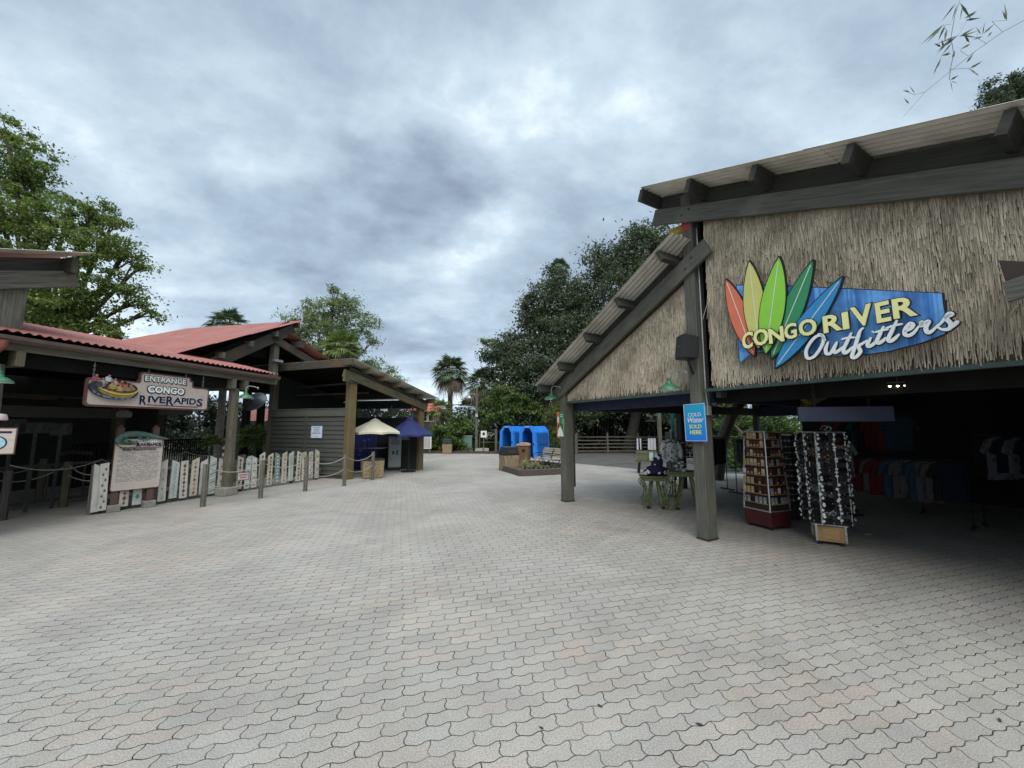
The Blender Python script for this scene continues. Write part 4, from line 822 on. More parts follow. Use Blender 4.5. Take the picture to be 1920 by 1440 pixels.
mb=MB(); mb.prism([(-.012,-.045),(.012,-.045),(.016,.01),(0,.03),(-.016,.01)],ID,-.003,.003); mb.cur=1; mb.prism([(-.007,-.03),(.007,-.03),(.007,-.005),(-.007,-.005)],ID,-.005,-.003); tk=mb.build('trinket',[mat('trinket_grey',(.16,.16,.16),(.05,.05,.06),sc=30,rough=.4),M_tw]); fst=True
for z in [.40+.11*k for k in range(11)]:
    for i in range(6):
        for f in (0,1):
            if R.random()<.25: continue
            o=tk if fst else copy_tree(tk); fst=False; o.location=Mj@(Vector((-.15+.06*i,-.19,z)) if f==0 else Vector((-.19,-.15+.06*i,z))); o.rotation_euler=(0,R.uniform(-.1,.1),azl+rad(20)-(math.pi/2 if f else 0)); prop(o,'small grey trinket hanging on the dark wire rack','trinket','trinkets on the dark wire rack')
# navy fascia of the kiosk
ks=thing('kiosk','navy boxed kiosk fascia standing in the dark shop','kiosk',org=SW(1.6,-1.7,0))
fk=Frame(SW(0,-1.5,0),(1,-.26)); a=at(1497,765,4.9); b=at(1672,758,4.65)
fk=Frame(a,(b-a)); sL=(Vector((b.x-a.x,b.y-a.y,0))).length
z1=a.z; mb=MB(); mb.box(fk.M(0,0,0),0,sL,0,.04,z1-.17,z1+.01); mb.box(fk.M(0,0,0),sL-.001,sL+.04,.04,1.6,z1-.17,z1+.01); mb.build('fascia',mat('navy_fascia',(.028,.032,.058),(.022,.025,.046),sc=5,rough=.7),ks)
for x in (.2,sL-.2):
    mb=MB(); mb.box(fk.M(0,0,0),x-.015,x+.015,.05,.08,z1+.01,3.6); mb.build('hanger',M_dark,ks)
# pale boxed goods glimmering on dark shelves to the right
gs_=thing('dark_shelving','tall dark shelving deep in the shop','shelving',org=SW(3.6,-3.4,0))
mb=MB()
for z in (.3,.65,1.0,1.35,1.7): mb.box(SH.M(2.8,-3.2,0),0,2.0,0,.35,z,z+.02)
mb.box(SH.M(2.8,-3.55,0),0,2.0,0,.03,0,2.1); mb.build('shelves',M_dark,gs_)
mb=MB(); mb.box(ID,-.05,.05,-.04,.04,0,.11); mb.cur=1; mb.box(ID,-.03,.03,-.043,-.041,.03,.08); gbx=mb.build('boxed_goods',[mat('goods_grey',(.10,.11,.11),(.05,.06,.06),sc=9,rough=.7),M_tb]); fst=True
for z in (.32,.67,1.02,1.37,1.72):
    for i in range(11):
        if R.random()<.2: continue
        o=gbx if fst else copy_tree(gbx); fst=False; o.location=SW(2.9+.175*i,-3.05-.1*R.random(),z); o.scale=(1,1,R.uniform(.8,1.9)); o.rotation_euler=(0,0,ang(SH.es)+R.uniform(-.4,.4)); prop(o,'small grey boxed item on the dark shelving deep in the shop','box','boxed goods on the dark shelving')
# ceiling spotlights seen lit
sp3=thing('spotlight_bar','bar of three lit spotlights under the dark shop ceiling','light',org=at(1683,723,4.3))
pp=at(1683,723,4.3); ob=SC.view_settings
Ms3=Matrix.Translation(pp)@Matrix.Rotation(rad(-30),4,'Z')
mb=MB(); mb.box(Ms3,-.09,.09,-.012,.012,.03,.045); mb.tube([pp+Vector((0,0,.045)),pp+Vector((0,0,.6))],.006,5); mb.build('bar',M_black,sp3)
for x in (-.065,0,.06):
    mb=MB(); mb.lathe([(.012,.03),(.018,.01),(.018,.0)],Ms3@Matrix.Translation((x,0,0)),10); h=mb.build('spot_head',M_black,sp3); 
    mb=MB(); mb.sphere(Ms3@Vector((x,0,-.003)),.012,seg=8,rings=5); mb.build('bulb',mat('lit_bulb',(1,.95,.8),sc=3,bump=0,emit=((1,.86,.6),5)),h)
# small dropped paper on the floor
mb=MB(); mb.prism([(-.05,-.015),(.05,-.02),(.055,.015),(-.045,.02)],Matrix.Translation(gp(1628,1002)+Vector((0,0,.003)))@Matrix.Rotation(rad(90),4,'X'),-.002,.002); o=mb.build('paper_scrap',M_white,org=gp(1628,1002)); prop(o,'white paper scrap lying on the shop floor','paper')
# ================================================================ ENTRANCE PAVILION (left)
LF=Frame((-7.37,9.92),(.225,.974)); LW=LF.W
ent=thing('entrance_pavilion','weathered timber queue pavilion with pink red corrugated roof at left','building',org=LW(0,0,0))
mb=MB(); corrugated(mb,LW(-12.5,.16,3.23),LW(1.38,.16,3.23),LW(1.38,-3.1,4.05),LW(-12.5,-3.1,4.05),pitch=.125,amp=.017,courses=3,step=.02); mb.build('roof_sheets',M_red,ent)
mb=MB(); corrugated(mb,LW(1.38,-6.3,3.3),LW(-12.5,-6.3,3.3),LW(-12.5,-3.1,4.04),LW(1.38,-3.1,4.04),pitch=.25,amp=.017,courses=2); mb.build('rear_roof_sheets',M_reds,ent)
mb=MB(); prof=[(.10,3.215),(.10,3.12),(.18,3.10),(.225,3.15),(.225,3.21),(.215,3.21),(.215,3.155),(.175,3.115),(.112,3.13),(.112,3.215)]
a=mb.add([LW(-12.5,n,z) for n,z in prof]+[LW(1.42,n,z) for n,z in prof]); k=len(prof)
for i in range(k): j=(i+1)%k; mb.face((a+i,a+j,a+k+j,a+k+i))
mb.face([a+k+i for i in range(k)]); mb.build('gutter',mat('gutter_brown',(.12,.075,.06),(.085,.06,.05),sc=3,rough=.5,bump=.05),ent)
mb=MB(); mb.beam(LW(-12.5,.06,3.085),LW(1.40,.06,3.085),.06,.20); mb.build('fascia_board',M_old,ent)
mb=MB(); mb.beam(LW(-12.5,-.14,2.86),LW(.62,-.14,2.86),.16,.24); mb.build('header_beam',M_dark,ent)  # beam blackened, the darkness below the eave sits in its colour
for s in (.06,.42,-3.75,-4.12):
    mb=MB(); mb.beam(LW(s,.14,2.86),LW(s,-3.2,2.86),.11,.26); mb.build('cross_beam',M_old,ent,bevel=.01)
def trunk_post(fr,s,n,r,h,nm,parent,m=M_old,seg=9):
    mb=MB(); rr=random.Random(int(s*77)); P=[]; Rr=[]
    for i in range(9): z=.19+(h-.19)*i/8; P.append(fr.W(s+rr.uniform(-.008,.008),n+rr.uniform(-.008,.008),z)); Rr.append(r*(1.06-.10*i/8)+rr.uniform(-.008,.008))
    mb.tube(P,Rr,seg); o=mb.build(nm,m,parent); return o
trunk_post(LF,.20,-.02,.118,2.75,'post',ent,m=wood('brown_weathered_post',(.155,.14,.10),(.065,.058,.042),dirt=((.10,.10,.055),1.6)))
mb=MB(); mb.box(LF.M(.20,-.02,0),-.18,.18,-.17,.17,0,.20); mb.build('post_base',mat('concrete_base',(.30,.285,.25),(.2,.19,.165),sc=8,rough=.9,bump=.4),ent,bevel=.015)
trunk_post(LF,-3.95,-.10,.15,2.75,'post',ent)
for s,n in ((.3,-4.2),(-3.9,-4.2),(2.2,-5.4)): 
    mb=MB(); mb.box(LF.M(s,n,0),-.1,.1,-.1,.1,0,3.4); mb.build('post',M_oldd,ent)
mb=MB(); e0=LF.P(20,652,.22); mb.tube([LW(-3.99,.2,3.12),LW(-3.985,.20,3.03),LW(-4.03,.12,2.93),LW(-4.10,.03,2.84),LW(-4.12,.08,2.7),LW(-4.12,.08,.1)],.05,10); mb.build('downpipe',mat('rust_red_pipe',(.23,.075,.045),(.17,.06,.04),sc=3,rough=.55,bump=.1,dirt=((.13,.10,.08),2)),ent,smooth=True)
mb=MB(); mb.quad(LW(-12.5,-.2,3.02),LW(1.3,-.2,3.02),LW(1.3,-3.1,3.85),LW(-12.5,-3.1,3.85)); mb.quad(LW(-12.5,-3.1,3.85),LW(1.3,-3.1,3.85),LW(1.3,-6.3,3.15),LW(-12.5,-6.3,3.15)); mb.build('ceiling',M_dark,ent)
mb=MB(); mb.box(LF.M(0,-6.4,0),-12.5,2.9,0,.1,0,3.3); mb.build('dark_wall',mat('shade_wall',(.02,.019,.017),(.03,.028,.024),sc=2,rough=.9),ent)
for (s0,s1,n,z,h,m) in ((-4.0,-1.0,-1.8,2.05,.22,M_grayd),(-7,-.9,-4.5,2.5,.12,M_oldd),(-5,-.4,-2.6,2.42,.04,M_oldd)):
    mb=MB(); mb.beam(LW(s0,n,z),LW(s1,n,z),.08,h); mb.build('inner_beam',m,ent)
mb=MB(); mb.prism([(-.9,-0.05),(-.6,-.05),(-.58,.06),(-.68,.12),(-.82,.12),(-.92,.06)],LF.M(-.35,-1.74,2.02),-.01,0); mb.build('small_plaque',mat('plaque_grey',(.12,.12,.11),(.2,.2,.19),sc=20,rough=.7),ent)
# cupola above the left end
mb=MB(); mb.box(LF.M(-3.78,-.34,0),-.18,.17,-.1,.1,3.35,4.22); mb.build('cupola_post',M_old,ent)
def lslat(s0,z0,s1,z1,n,th,h,m,nm,parent=ent,fr=LF):
    mb=MB(); d=Vector((s1-s0,0,z1-z0)).normalized(); hv=Vector((-d.z,0,d.x)); p=[(s0,z0),(s1,z1),(s1+hv.x*h,z1+hv.z*h),(s0+hv.x*h,z0+hv.z*h)]; a=mb.add([fr.W(x,n+th,z) for x,z in p]+[fr.W(x,n,z) for x,z in p]); L=math.hypot(s1-s0,z1-z0); o=R.random()*6
    for q,w_ in (((0,1,2,3),h),((7,6,5,4),h),((0,4,5,1),th),((3,2,6,7),th)): mb.face([a+i for i in q],[(o,o),(o+L,o),(o+L,o+w_),(o,o+w_)])
    for q in ((0,3,7,4),(1,5,6,2)): mb.face([a+i for i in q],[(o,o),(o,o+h),(o+.1,o+h),(o+.1,o)])
    return mb.build(nm,m,parent,bevel=.008)
lslat(-6.6,2.93,-2.98,4.39,-.24,.07,.30,M_old,'cupola_rafter')
lslat(-6.6,3.20,-3.14,4.62,-.36,.06,.26,M_oldd,'cupola_rafter')
mb=MB(); mb.box(LF.M(-3.17,0,0),-.06,.04,.0,.34,4.58,4.86); mb.build('purlin_end',M_oldd,ent)
mb=MB(); corrugated(mb,LW(-6.7,.12,3.56),LW(-6.7,-5,3.56),LW(-3.0,-5,5.02),LW(-3.0,.12,5.02),pitch=.2,courses=2); mb.build('cupola_roof',M_purl,ent)
# dim gear hanging inside
mb=MB(); c=LF.P(332,752,-1.2); mb.box(Matrix.Translation(c)@Matrix.Rotation(rad(20),4,'Z'),-.3,.3,-.15,.15,-.35,.12); o=mb.build('hanging_crate',M_oldd,org=c-Vector((0,0,.35))); prop(o,'dark slatted crate hanging under the entrance sign','crate')
mb=MB(); Mk=Matrix.Translation(c)@Matrix.Rotation(rad(20+180),4,'Z')
c2=c+Vector((.16,-.22,-.02)); Mk=Matrix.Translation(c2)@Matrix.Rotation(ang(LF.es),4,'Z')
mb=MB(); mb.lathe([(.001,.2),(.07,.19),(.1,.16),(.06,.15),(.05,.1),(.07,.06),(.04,.0),(.03,-.06),(.09,-.1),(.001,-.12)],Mk,12); o=mb.build('carved_figure',mat('carving_grey',(.24,.24,.23),(.10,.10,.10),sc=14,rough=.8,bump=.4),org=c2-Vector((0,0,.12)),smooth=True); prop(o,'small pale carved totem on the hanging crate','carving')
cc=LF.P(150,800,-3.0)
for (u,v,w_,h_,lab) in ((25,800,.34,.30,'dim grey panel far left behind the queue ropes'),(68,802,.5,.22,'dim wide grey panel behind the queue ropes'),(115,805,.34,.26,'dim pale panel with a mottled face behind the queue ropes')):
    c=LF.P(u,v,-2.2); mb=MB(); mb.box(Matrix.Translation(c)@Matrix.Rotation(ang(LF.es),4,'Z'),-w_/2,w_/2,-.02,.02,-h_/2,h_/2); mb.beam(c-Vector((0,0,h_/2)),Vector((c.x,c.y,0)),.04,.04); o=mb.build('queue_panel',mat('dim_panel',(.07,.072,.07),(.03,.03,.03),sc=9,rough=.7),org=(c.x,c.y,0)); prop(o,lab,'panel')  # plain queue panel on a leg
# low dark fences of the queue
def railfence(name,p,q,h,nr,label,m,sp=1.2,th=.05,cat='fence',ph=.12):
    t=thing(name,label,cat,org=p); p=Vector(p);q=Vector(q); n=max(1,round((q-p).length/sp))
    for i in range(n+1):
        c=p.lerp(q,i/n); mb=MB(); mb.beam(c,c+Vector((R.uniform(-.01,.01),0,h+ph)),.09,.09); mb.build('fence_post',m,t)
    for k in range(nr):
        z=h*(k+.6)/nr; mb=MB()
        for i in range(n): mb.beam(p.lerp(q,i/n)+Vector((0,0,z+R.uniform(-.015,.015))),p.lerp(q,(i+1)/n)+Vector((0,0,z+R.uniform(-.015,.015))),th,.07)
        mb.build('rail',m,t)
    return t
def balustrade(name,p,q,h,label,m,cat='railing',gap=.13):
    t=thing(name,label,cat,org=p); p=Vector(p);q=Vector(q); L=(q-p).length; n=int(L/gap); mb=MB()
    for z in (.12,h): mb.beam(p+Vector((0,0,z)),q+Vector((0,0,z)),.05,.06)
    mb.build('rails',m,t); mb=MB()
    for i in range(n+1): c=p.lerp(q,i/n); mb.beam(c+Vector((0,0,.12)),c+Vector((0,0,h)),.03,.03)
    mb.build('balusters',m,t); return t
balustrade('queue_railing',LW(-6.5,-2.6,0),LW(-.6,-2.6,0),.9,'low dark railing across the back of the shaded queue',M_oldd,gap=.3)
balustrade('queue_railing',LW(-.4,-4.6,0),LW(5.4,-7.2,0),1.25,'dark slatted railing behind the picket fence in front of the fan leaved plants',M_dark)
q_=[LW(-12,-6.6,0),LW(.5,-6.2,0),LW(1.2,-4.9,0),LW(9,-7.9,0),LW(14,-20,0),LW(-12,-20,0)]
sheet('planting_ground',[(p.x,p.y) for p in q_],.004,M_mulch)
# bridge / stair frame seen between the posts
bt=thing('wooden_stair','dark wooden stair with slatted railing behind the entrance post','stair',org=LW(2.2,-6.5,0))
mb=MB(); mb.beam(LW(1.6,-12.5,1.2),LW(6.0,-9.5,2.9),.9,.12); mb.build('flight',M_oldd,bt); mb=MB(); mb.beam(LW(1.6,-7.2,2.1),LW(6.0,-9.2,3.8),.05,.08)
for i in range(26): a=i/25; c=LW(1.6+4.4*a,-7.2-2.0*a,1.2+1.7*a); mb.beam(c,c+Vector((0,0,.9)),.03,.03)
mb.build('railing',M_oldd,bt)
mb=MB(); mb.box(LF.M(1.7,-8.6,0),0,1.2,0,.1,1.9,3.3); mb.build('panel',M_oldd,bt)
# ---------------------------------------------------------------- middle red roofed hall
hall=thing('red_roofed_hall','tall open hall with steep red corrugated roof behind the entrance pavilion','building',org=LW(3,-3,0))
nM=-1.5
HR=lambda s: 3.44+.585*s
mb=MB(); corrugated(mb,LW(-.6,nM+.3,HR(-.6)+.36),LW(-.6,nM-6.5,HR(-.6)+.36),LW(3.74,nM-5.2,HR(3.74)+.02),LW(3.74,nM+.3,HR(3.74)),pitch=.17,amp=.02,courses=4,step=.025); mb.build('upper_roof_sheets',M_red,hall)
lslat(-.4,HR(-.4)-.58+.05,3.67,HR(3.67)-.42,nM,.08,.34,M_oldd,'rafter',hall); lslat(-.4,HR(-.4)-.22,3.55,HR(3.55)-.12,nM-.1,.06,.2,M_dark,'rafter',hall)
for s in (.85,1.75,2.68,3.6):
    mb=MB(); mb.box(LF.M(s,0,0),-.04,.04,-nM-.26,-nM+.1,HR(s)-.20,HR(s)-.03); mb.build('purlin_end',M_old if s<3 else M_oldd,hall)
mb=MB(); mb.box(LF.M(2.97,nM-.02,0),-.10,.10,0,.2,3.2,5.0); mb.build('post',M_old,hall)
mb=MB(); mb.box(LF.M(2.97,nM-.02,0),-.16,.2,-.1,-.002,3.98,4.06); mb.build('post_bracket',M_metal,hall)
# lower right roof and its rafter
LR=lambda s:4.82-.31*(s-4.0)
mb=MB(); corrugated(mb,LW(7.6,nM+.3,LR(7.6)),LW(7.6,nM-5,LR(7.6)),LW(3.3,nM-5,LR(3.3)),LW(3.3,nM+.3,LR(3.3)),pitch=.2,courses=2); mb.build('lower_roof_sheets',M_red,hall)
lslat(2.6,LR(2.6)-.60,7.4,LR(7.4)-.40,nM,.08,.26,M_oldd,'rafter',hall)
for s in (3.75,5.2):
    mb=MB(); mb.box(LF.M(s,0,0),-.12,.12,-nM-.28,-nM+.1,LR(s)-.26,LR(s)-.03); mb.build('purlin_end',M_oldd,hall)
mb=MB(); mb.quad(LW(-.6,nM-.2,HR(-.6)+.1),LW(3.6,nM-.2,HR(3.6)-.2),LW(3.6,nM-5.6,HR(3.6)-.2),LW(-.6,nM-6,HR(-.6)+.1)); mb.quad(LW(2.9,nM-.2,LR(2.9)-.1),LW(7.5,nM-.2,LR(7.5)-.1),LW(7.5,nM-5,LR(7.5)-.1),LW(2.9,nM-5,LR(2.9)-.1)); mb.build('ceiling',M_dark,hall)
mb=MB(); mb.beam(LW(-.2,nM-2.5,3.9),LW(7,nM-2.5,3.9),.12,.3); mb.beam(LW(1.5,nM-.4,4.25),LW(2.9,nM-.4,4.25),.08,.34); mb.beam(LW(2.97,nM-5,0),LW(2.97,nM-5,4.5),.24,.24,up=(1,0,0)); mb.beam(LW(6.9,nM-4.6,0),LW(6.9,nM-4.6,3.6),.24,.24,up=(1,0,0)); mb.build('inner_beams',M_dark,hall)
mb=MB(); mb.prism([(2.9,3.3),(7.6,3.3),(7.6,3.7),(4.4,4.7),(2.9,5.0)],LF.M(0,nM-4.6,0),0,.1); mb.prism([(-.6,2.9),(2.9,2.9),(2.9,4.8),(-.6,3.0)],LF.M(0,nM-5.0,0),0,.1); mb.build('back_gable',M_dark,hall)
# darker old red roof further left behind
oh=thing('far_red_roof','dull dark red roof slope behind the left pavilion','building',org=LW(2,-11,0))
q=[at(300,668,15),at(470,668,18),at(378,621,19),at(252,648,17)]
mb=MB(); corrugated(mb,q[0],q[1],q[2],q[3],pitch=.2,courses=2); mb.build('roof_sheets',M_reds,oh)
mb=MB(); 
for p in (q[0],q[1]): mb.beam(Vector((p.x,p.y,0)),p+Vector((0,0,.05)),.25,.25,up=(1,0,0))
mb.build('post',M_dark,oh)
# low pink roof seen through the gap
lp_=thing('low_pink_roof','small pink corrugated roof seen between the posts above green plants','building',org=Vector((-14.2,22,0)))
a,b,c,d=at(448,790,20.6),at(500,790,20.6),at(500,766,23.5),at(470,766,23.5)
mb=MB(); corrugated(mb,a,b+(b-a)*.4,c+(b-a)*.4,d,pitch=.16,amp=.018,courses=2); mb.build('roof_sheets',M_red,lp_)
mb=MB()
for p in (a,b,c,d): mb.beam(Vector((p.x,p.y,0)),p-Vector((0,0,.02)),.16,.16,up=(1,0,0))
mb.beam(a-Vector((0,0,.12)),b-Vector((0,0,.12)),.1,.18); mb.build('frame',M_grayd,lp_)
# ================================================================ CORNER SHELTER with the siding wall
P1=gp(655,899);P2=gp(790,881); SF=Frame(P1,P2-P1); LSF=(P2-P1).length
Q=Vector((-9.066,14.42,0)); WF=Frame(Q,P1-Q); LWF=(P1-Q).length
she=thing('corner_shelter','grey boarded shelter with sloping roof and mossy corner post','building',org=P1)
ZR=lambda s: 3.88-.262*s     # roof under face along SF
def spost(fr,s,n,w_,d_,h,m,nm='post'):
    mb=MB(); mb.box(fr.M(s,n,0),-w_/2,w_/2,-.0,d_,0,h); return mb.build(nm,m,she,bevel=.015)
spost(SF,.02,0,.27,.25,3.42,M_ochre); spost(SF,LSF-.02,0,.27,.24,2.55,M_ochre)
spost(WF,.0,0,.24,.22,3.72,M_old); 
e2=-WF.es   # runs left/back from the corner
BK=3.7
def SV(s,t,z): return P1+SF.es*s+e2*t+Vector((0,0,z))
mb=MB(); corrugated(mb,SV(LSF+.42,-.42,ZR(LSF+.42)+.02),SV(LSF+.42,LWF+1.5,ZR(LSF+.42)+.02),SV(-.42,LWF+1.5,ZR(-.42)+.02),SV(-.42,-.42,ZR(-.42)+.02),pitch=.12,amp=.013,courses=2); mb.build('roof_sheets',M_purl,she)
lslat(-.48,3.40,LSF+.14,3.40-.252*(LSF+.62),.01,.09,.27,M_mossy,'rafter',she,SF)
lslat(-.2,3.55,LSF+.3,3.55-.255*(LSF+.5),-.09,.06,.25,M_oldd,'rafter',she,SF)
for s in (-.42,.35,1.03,1.70,2.36,3.02,3.62):
    mb=MB(); p0=P1+SF.es*s+SF.en*.42+Vector((0,0,ZR(s)-.115)); p1=P1+SF.es*s-SF.en*.1+Vector((0,0,ZR(s)-.115)); mb.beam(p0,p1,.07,.19); mb.build('purlin_end',M_mossy,she)
mb=MB(); mb.beam(SV(-.42,-.38,ZR(-.42)-.13),SV(-.42,LWF+1.5,ZR(-.42)-.13),.07,.24); mb.build('eave_beam',M_oldd,she)
mb=MB(); mb.beam(SV(-.1,-.0,3.35)+Vector((-.1,-.35,.02)),SV(.3,.0,3.35)+Vector((-.1,-.0,0)),.1,.24); mb.build('beam_end',M_mossy,she)
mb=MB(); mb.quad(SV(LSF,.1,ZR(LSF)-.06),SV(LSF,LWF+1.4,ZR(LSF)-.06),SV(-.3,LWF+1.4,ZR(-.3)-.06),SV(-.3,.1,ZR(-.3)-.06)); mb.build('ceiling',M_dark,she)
for t,z in ((.0,3.28),(.0,2.98)):
    mb=MB(); mb.beam(SV(.9 if t==0 and z<3 else .3,.3,z),SV(.9,LWF,z),.05,.06); mb.build('inner_batten',M_oldd,she)
# siding wall: real lapped boards
mb=MB(); x=0
for i in range(13):
    z0=.12+i*.152; z1=z0+.158; 
    if z1>2.10: z1=2.10
    for (xa,xb) in ((.14,1.80),(1.93,LWF-.10)):
        a=mb.add([WF.W(xa,.045,z0),WF.W(xb,.045,z0),WF.W(xb,.022,z1),WF.W(xa,.022,z1),WF.W(xa,.0,z0),WF.W(xb,.0,z0)]); o=R.random()*9; Lb=xb-xa
        mb.face((a,a+1,a+2,a+3),[(o,o),(o+Lb,o),(o+Lb,o+.15),(o,o+.15)]); mb.face((a+4,a+5,a+1,a))
mb.build('siding_boards',M_siding,she)
mb=MB(); mb.box(WF.M(0,0,0),.1,LWF-.1,0,.08,.02,2.30); mb.box(WF.M(0,0,0),1.80,1.93,-.055,0,.1,2.12); mb.build('wall_core',M_siding,she)
mb=MB(); mb.box(WF.M(0,0,0),.12,LWF-.1,-.07,.1,2.105,2.36); mb.build('cap_board',wood('cap_paint',(.10,.105,.092),(.08,.084,.074),bump=.2,sv=10),she,bevel=.008)
mb=MB(); mb.box(WF.M(0,0,0),.12,LWF-.1,-.09,.12,2.362,2.385); mb.build('cap_top',M_gray,she)
# back wall and open slats
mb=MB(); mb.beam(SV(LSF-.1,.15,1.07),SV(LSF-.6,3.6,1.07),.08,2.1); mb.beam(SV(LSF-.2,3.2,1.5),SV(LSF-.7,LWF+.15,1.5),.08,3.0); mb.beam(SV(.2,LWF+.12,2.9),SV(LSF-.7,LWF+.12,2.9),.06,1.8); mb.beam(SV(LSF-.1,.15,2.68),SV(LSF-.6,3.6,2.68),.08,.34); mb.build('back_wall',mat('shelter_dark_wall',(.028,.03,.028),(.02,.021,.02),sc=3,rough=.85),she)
mb=MB()
for z in (2.2,2.27,2.34,2.41,2.48): mb.beam(SV(LSF-.15,.2,z),SV(LSF-.55,3.3,z),.03,.03)
for t in (.05,.35,.68): mb.beam(SV(LSF-.15-.4*t,.2+3.1*t,2.1),SV(LSF-.15-.4*t,.2+3.1*t,2.62),.06,.05)
mb.build('open_slats',mat('pale_slats',(.24,.22,.18),(.17,.16,.13),sc=5,rough=.8),she)
pendant(SV(1.2,1.55,2.66),3.3,'pale pendant lamp hanging inside the boarded shelter',mat('lamp_pale_grey',(.7,.7,.7),(.6,.6,.6),sc=8,rough=.5),1.0)
# notice on the siding
s,z=WF.SP(593,822,.06); nt_=thing('wall_notice','white printed notice with a blue edge on the grey boarded wall','notice',org=WF.W(s,.06,z-.2)); Mn=WF.M(s,.062,z)
W2=(WF.SP(604,822,.06)[0]-WF.SP(582,822,.06)[0])/2; H2=(WF.SP(593,798,.06)[1]-WF.SP(593,822,.06)[1])/2
mb=MB(); z=0; Mn=WF.M(s,.062,z+WF.SP(593,810,.06)[1]); mb.box(Mn,-W2,W2,0,.012,-H2,H2); mb.build('board',mat('notice_edge_blue',(.10,.16,.28),sc=5),nt_)
mb=MB(); mb.box(Mn,-W2+.02,W2-.02,-.002,.002,-H2+.02,H2-.02); mb.build('paper',mat('notice_paper',(.60,.68,.78),(.55,.63,.72),sc=5,rough=.5),nt_)
mb=MB()
for i,ww in enumerate((.75,.62,.5,.72,.8)):
    z=H2-.07-.052*i; x=-ww*W2*.85
    while x<ww*W2*.85: l=R.uniform(.014,.04); mb.box(Mn,x,min(x+l,ww*W2*.85),-.004,-.0025,z-.009,z+.009); x+=l+.009
mb.sphere(Mn@Vector((0,-.002,-H2+.07)),.02,sc=(1,.1,1),seg=8,rings=6); mb.build('print',mat('print_grey',(.05,.07,.10),sc=5),nt_)
# ---------------------------------------------------------------- lamps at the left
gl1=goose_lamp('green enamel lamp hung beside the thick entrance post',arm=M_garm); c=LF.P(461,745,.35); gl1.location=c+Vector((0,0,.27)); gl1.rotation_euler=(0,0,rad(200)); gl1.location+=Vector((.26,.09,-.02))
gl2=goose_lamp('green enamel lamp cut by the left edge of the photo',scale=.9); c=LF.P(6,722,.32); gl2.location=c+Vector((0,0,.28)); gl2.rotation_euler=(0,0,rad(80)); gl2.location+=Vector((-.05,-.3,0))
fn=thing('wall_fan','large dark round fan tilted behind the green lamp','fan',org=LF.P(480,755,-.9))
c=LF.P(477,752,-.9); Mf=Matrix.Translation(c)@Matrix.Rotation(rad(25),4,'Z')@Matrix.Rotation(rad(52),4,'X')@Matrix.Rotation(rad(-22),4,'Y')
mb=MB(); mb.lathe([(.001,.10),(.12,.09),(.26,.045),(.34,0),(.345,-.03),(.30,-.04),(.001,-.02)],Mf,24); mb.build('housing',mat('fan_dark',(.06,.063,.063),(.09,.092,.09),sc=6,rough=.4,spec=.6),fn,smooth=True)
mb=MB(); mb.sphere(Mf@Vector((0,0,.12)),.05,seg=12,rings=8); mb.build('motor',M_metal,fn,smooth=True)
mb=MB(); mb.tube([Mf@Vector((0,0,.1)),LF.W(1.5,-1.3,3.0)],.02,6); mb.build('bracket',M_black,fn)
# ---------------------------------------------------------------- hanging entrance sign
es_=thing('entrance_sign','hanging carved sign reading ENTRANCE CONGO RIVERAPIDS with a raft of riders','sign',org=LF.P(272,762,0))
ES=lambda u,v,n=0: LF.SP(140+u/6.857,660+v/6.857,n)
M_sgn=mat('sign_tan',(.58,.48,.42),(.44,.355,.315),sc=2,uv=(24,2),rough=.7,bump=.25); M_trim=mat('sign_trim_brown',(.14,.07,.055),(.10,.05,.04),sc=6,rough=.6)
# straighten the outline: the board is a flat figure with level base
def rounded(pts,r=.05,k=4):
    out=[]; n=len(pts)
    for i in range(n):
        p=Vector(pts[i]); a=(Vector(pts[i-1])-p); b=(Vector(pts[(i+1)%n])-p); rr=min(r,a.length*.45,b.length*.45); A=p+a.normalized()*rr; B=p+b.normalized()*rr
        for j in range(k+1): t=j/k; out.append(tuple(A*(1-t)**2+p*2*t*(1-t)+B*t*t))
    return out
X0=ES(105,700)[0]; X1=ES(1700,740)[0]; ZB=LF.SP(160,764)[1]-.02; 
zz=lambda u,v: ES(u,v)[1]
ZBm=(zz(160,700)+zz(1650,752))/2
Xa,Xb=ES(830,300)[0],ES(1490,340)[0]; ZT1=(zz(200,335)+zz(1650,455))/2; ZT2=(zz(900,262)+zz(1440,318))/2
core=[(X0,ZBm),(X1,ZBm),(X1,ZT1),(Xb+.06,ZT1),(Xb+.06,(ZT1+ZT2)/2+.03),(Xb,(ZT1+ZT2)/2+.03),(Xb,ZT2),(Xa,ZT2),(Xa,ZT1),(X0,ZT1)]
mb=MB(); mb.prism(rounded(core,.07),LF.M(0,0,0),-.02,.03); mb.build('trim',M_trim,es_)
cxm=(X0+X1)/2; czm=(ZBm+ZT1)/2
inner=[(X0+.035,ZBm+.035),(X1-.035,ZBm+.035),(X1-.035,ZT1-.035),(Xb+.025,ZT1-.035),(Xb+.025,(ZT1+ZT2)/2-.005),(Xb-.035,(ZT1+ZT2)/2-.005),(Xb-.035,ZT2-.035),(Xa+.035,ZT2-.035),(Xa+.035,ZT1-.035),(X0+.035,ZT1-.035)]
mb=MB(); mb.prism(rounded(inner,.06),LF.M(0,.024,0),-.003,.01); mb.build('board',M_sgn,es_)
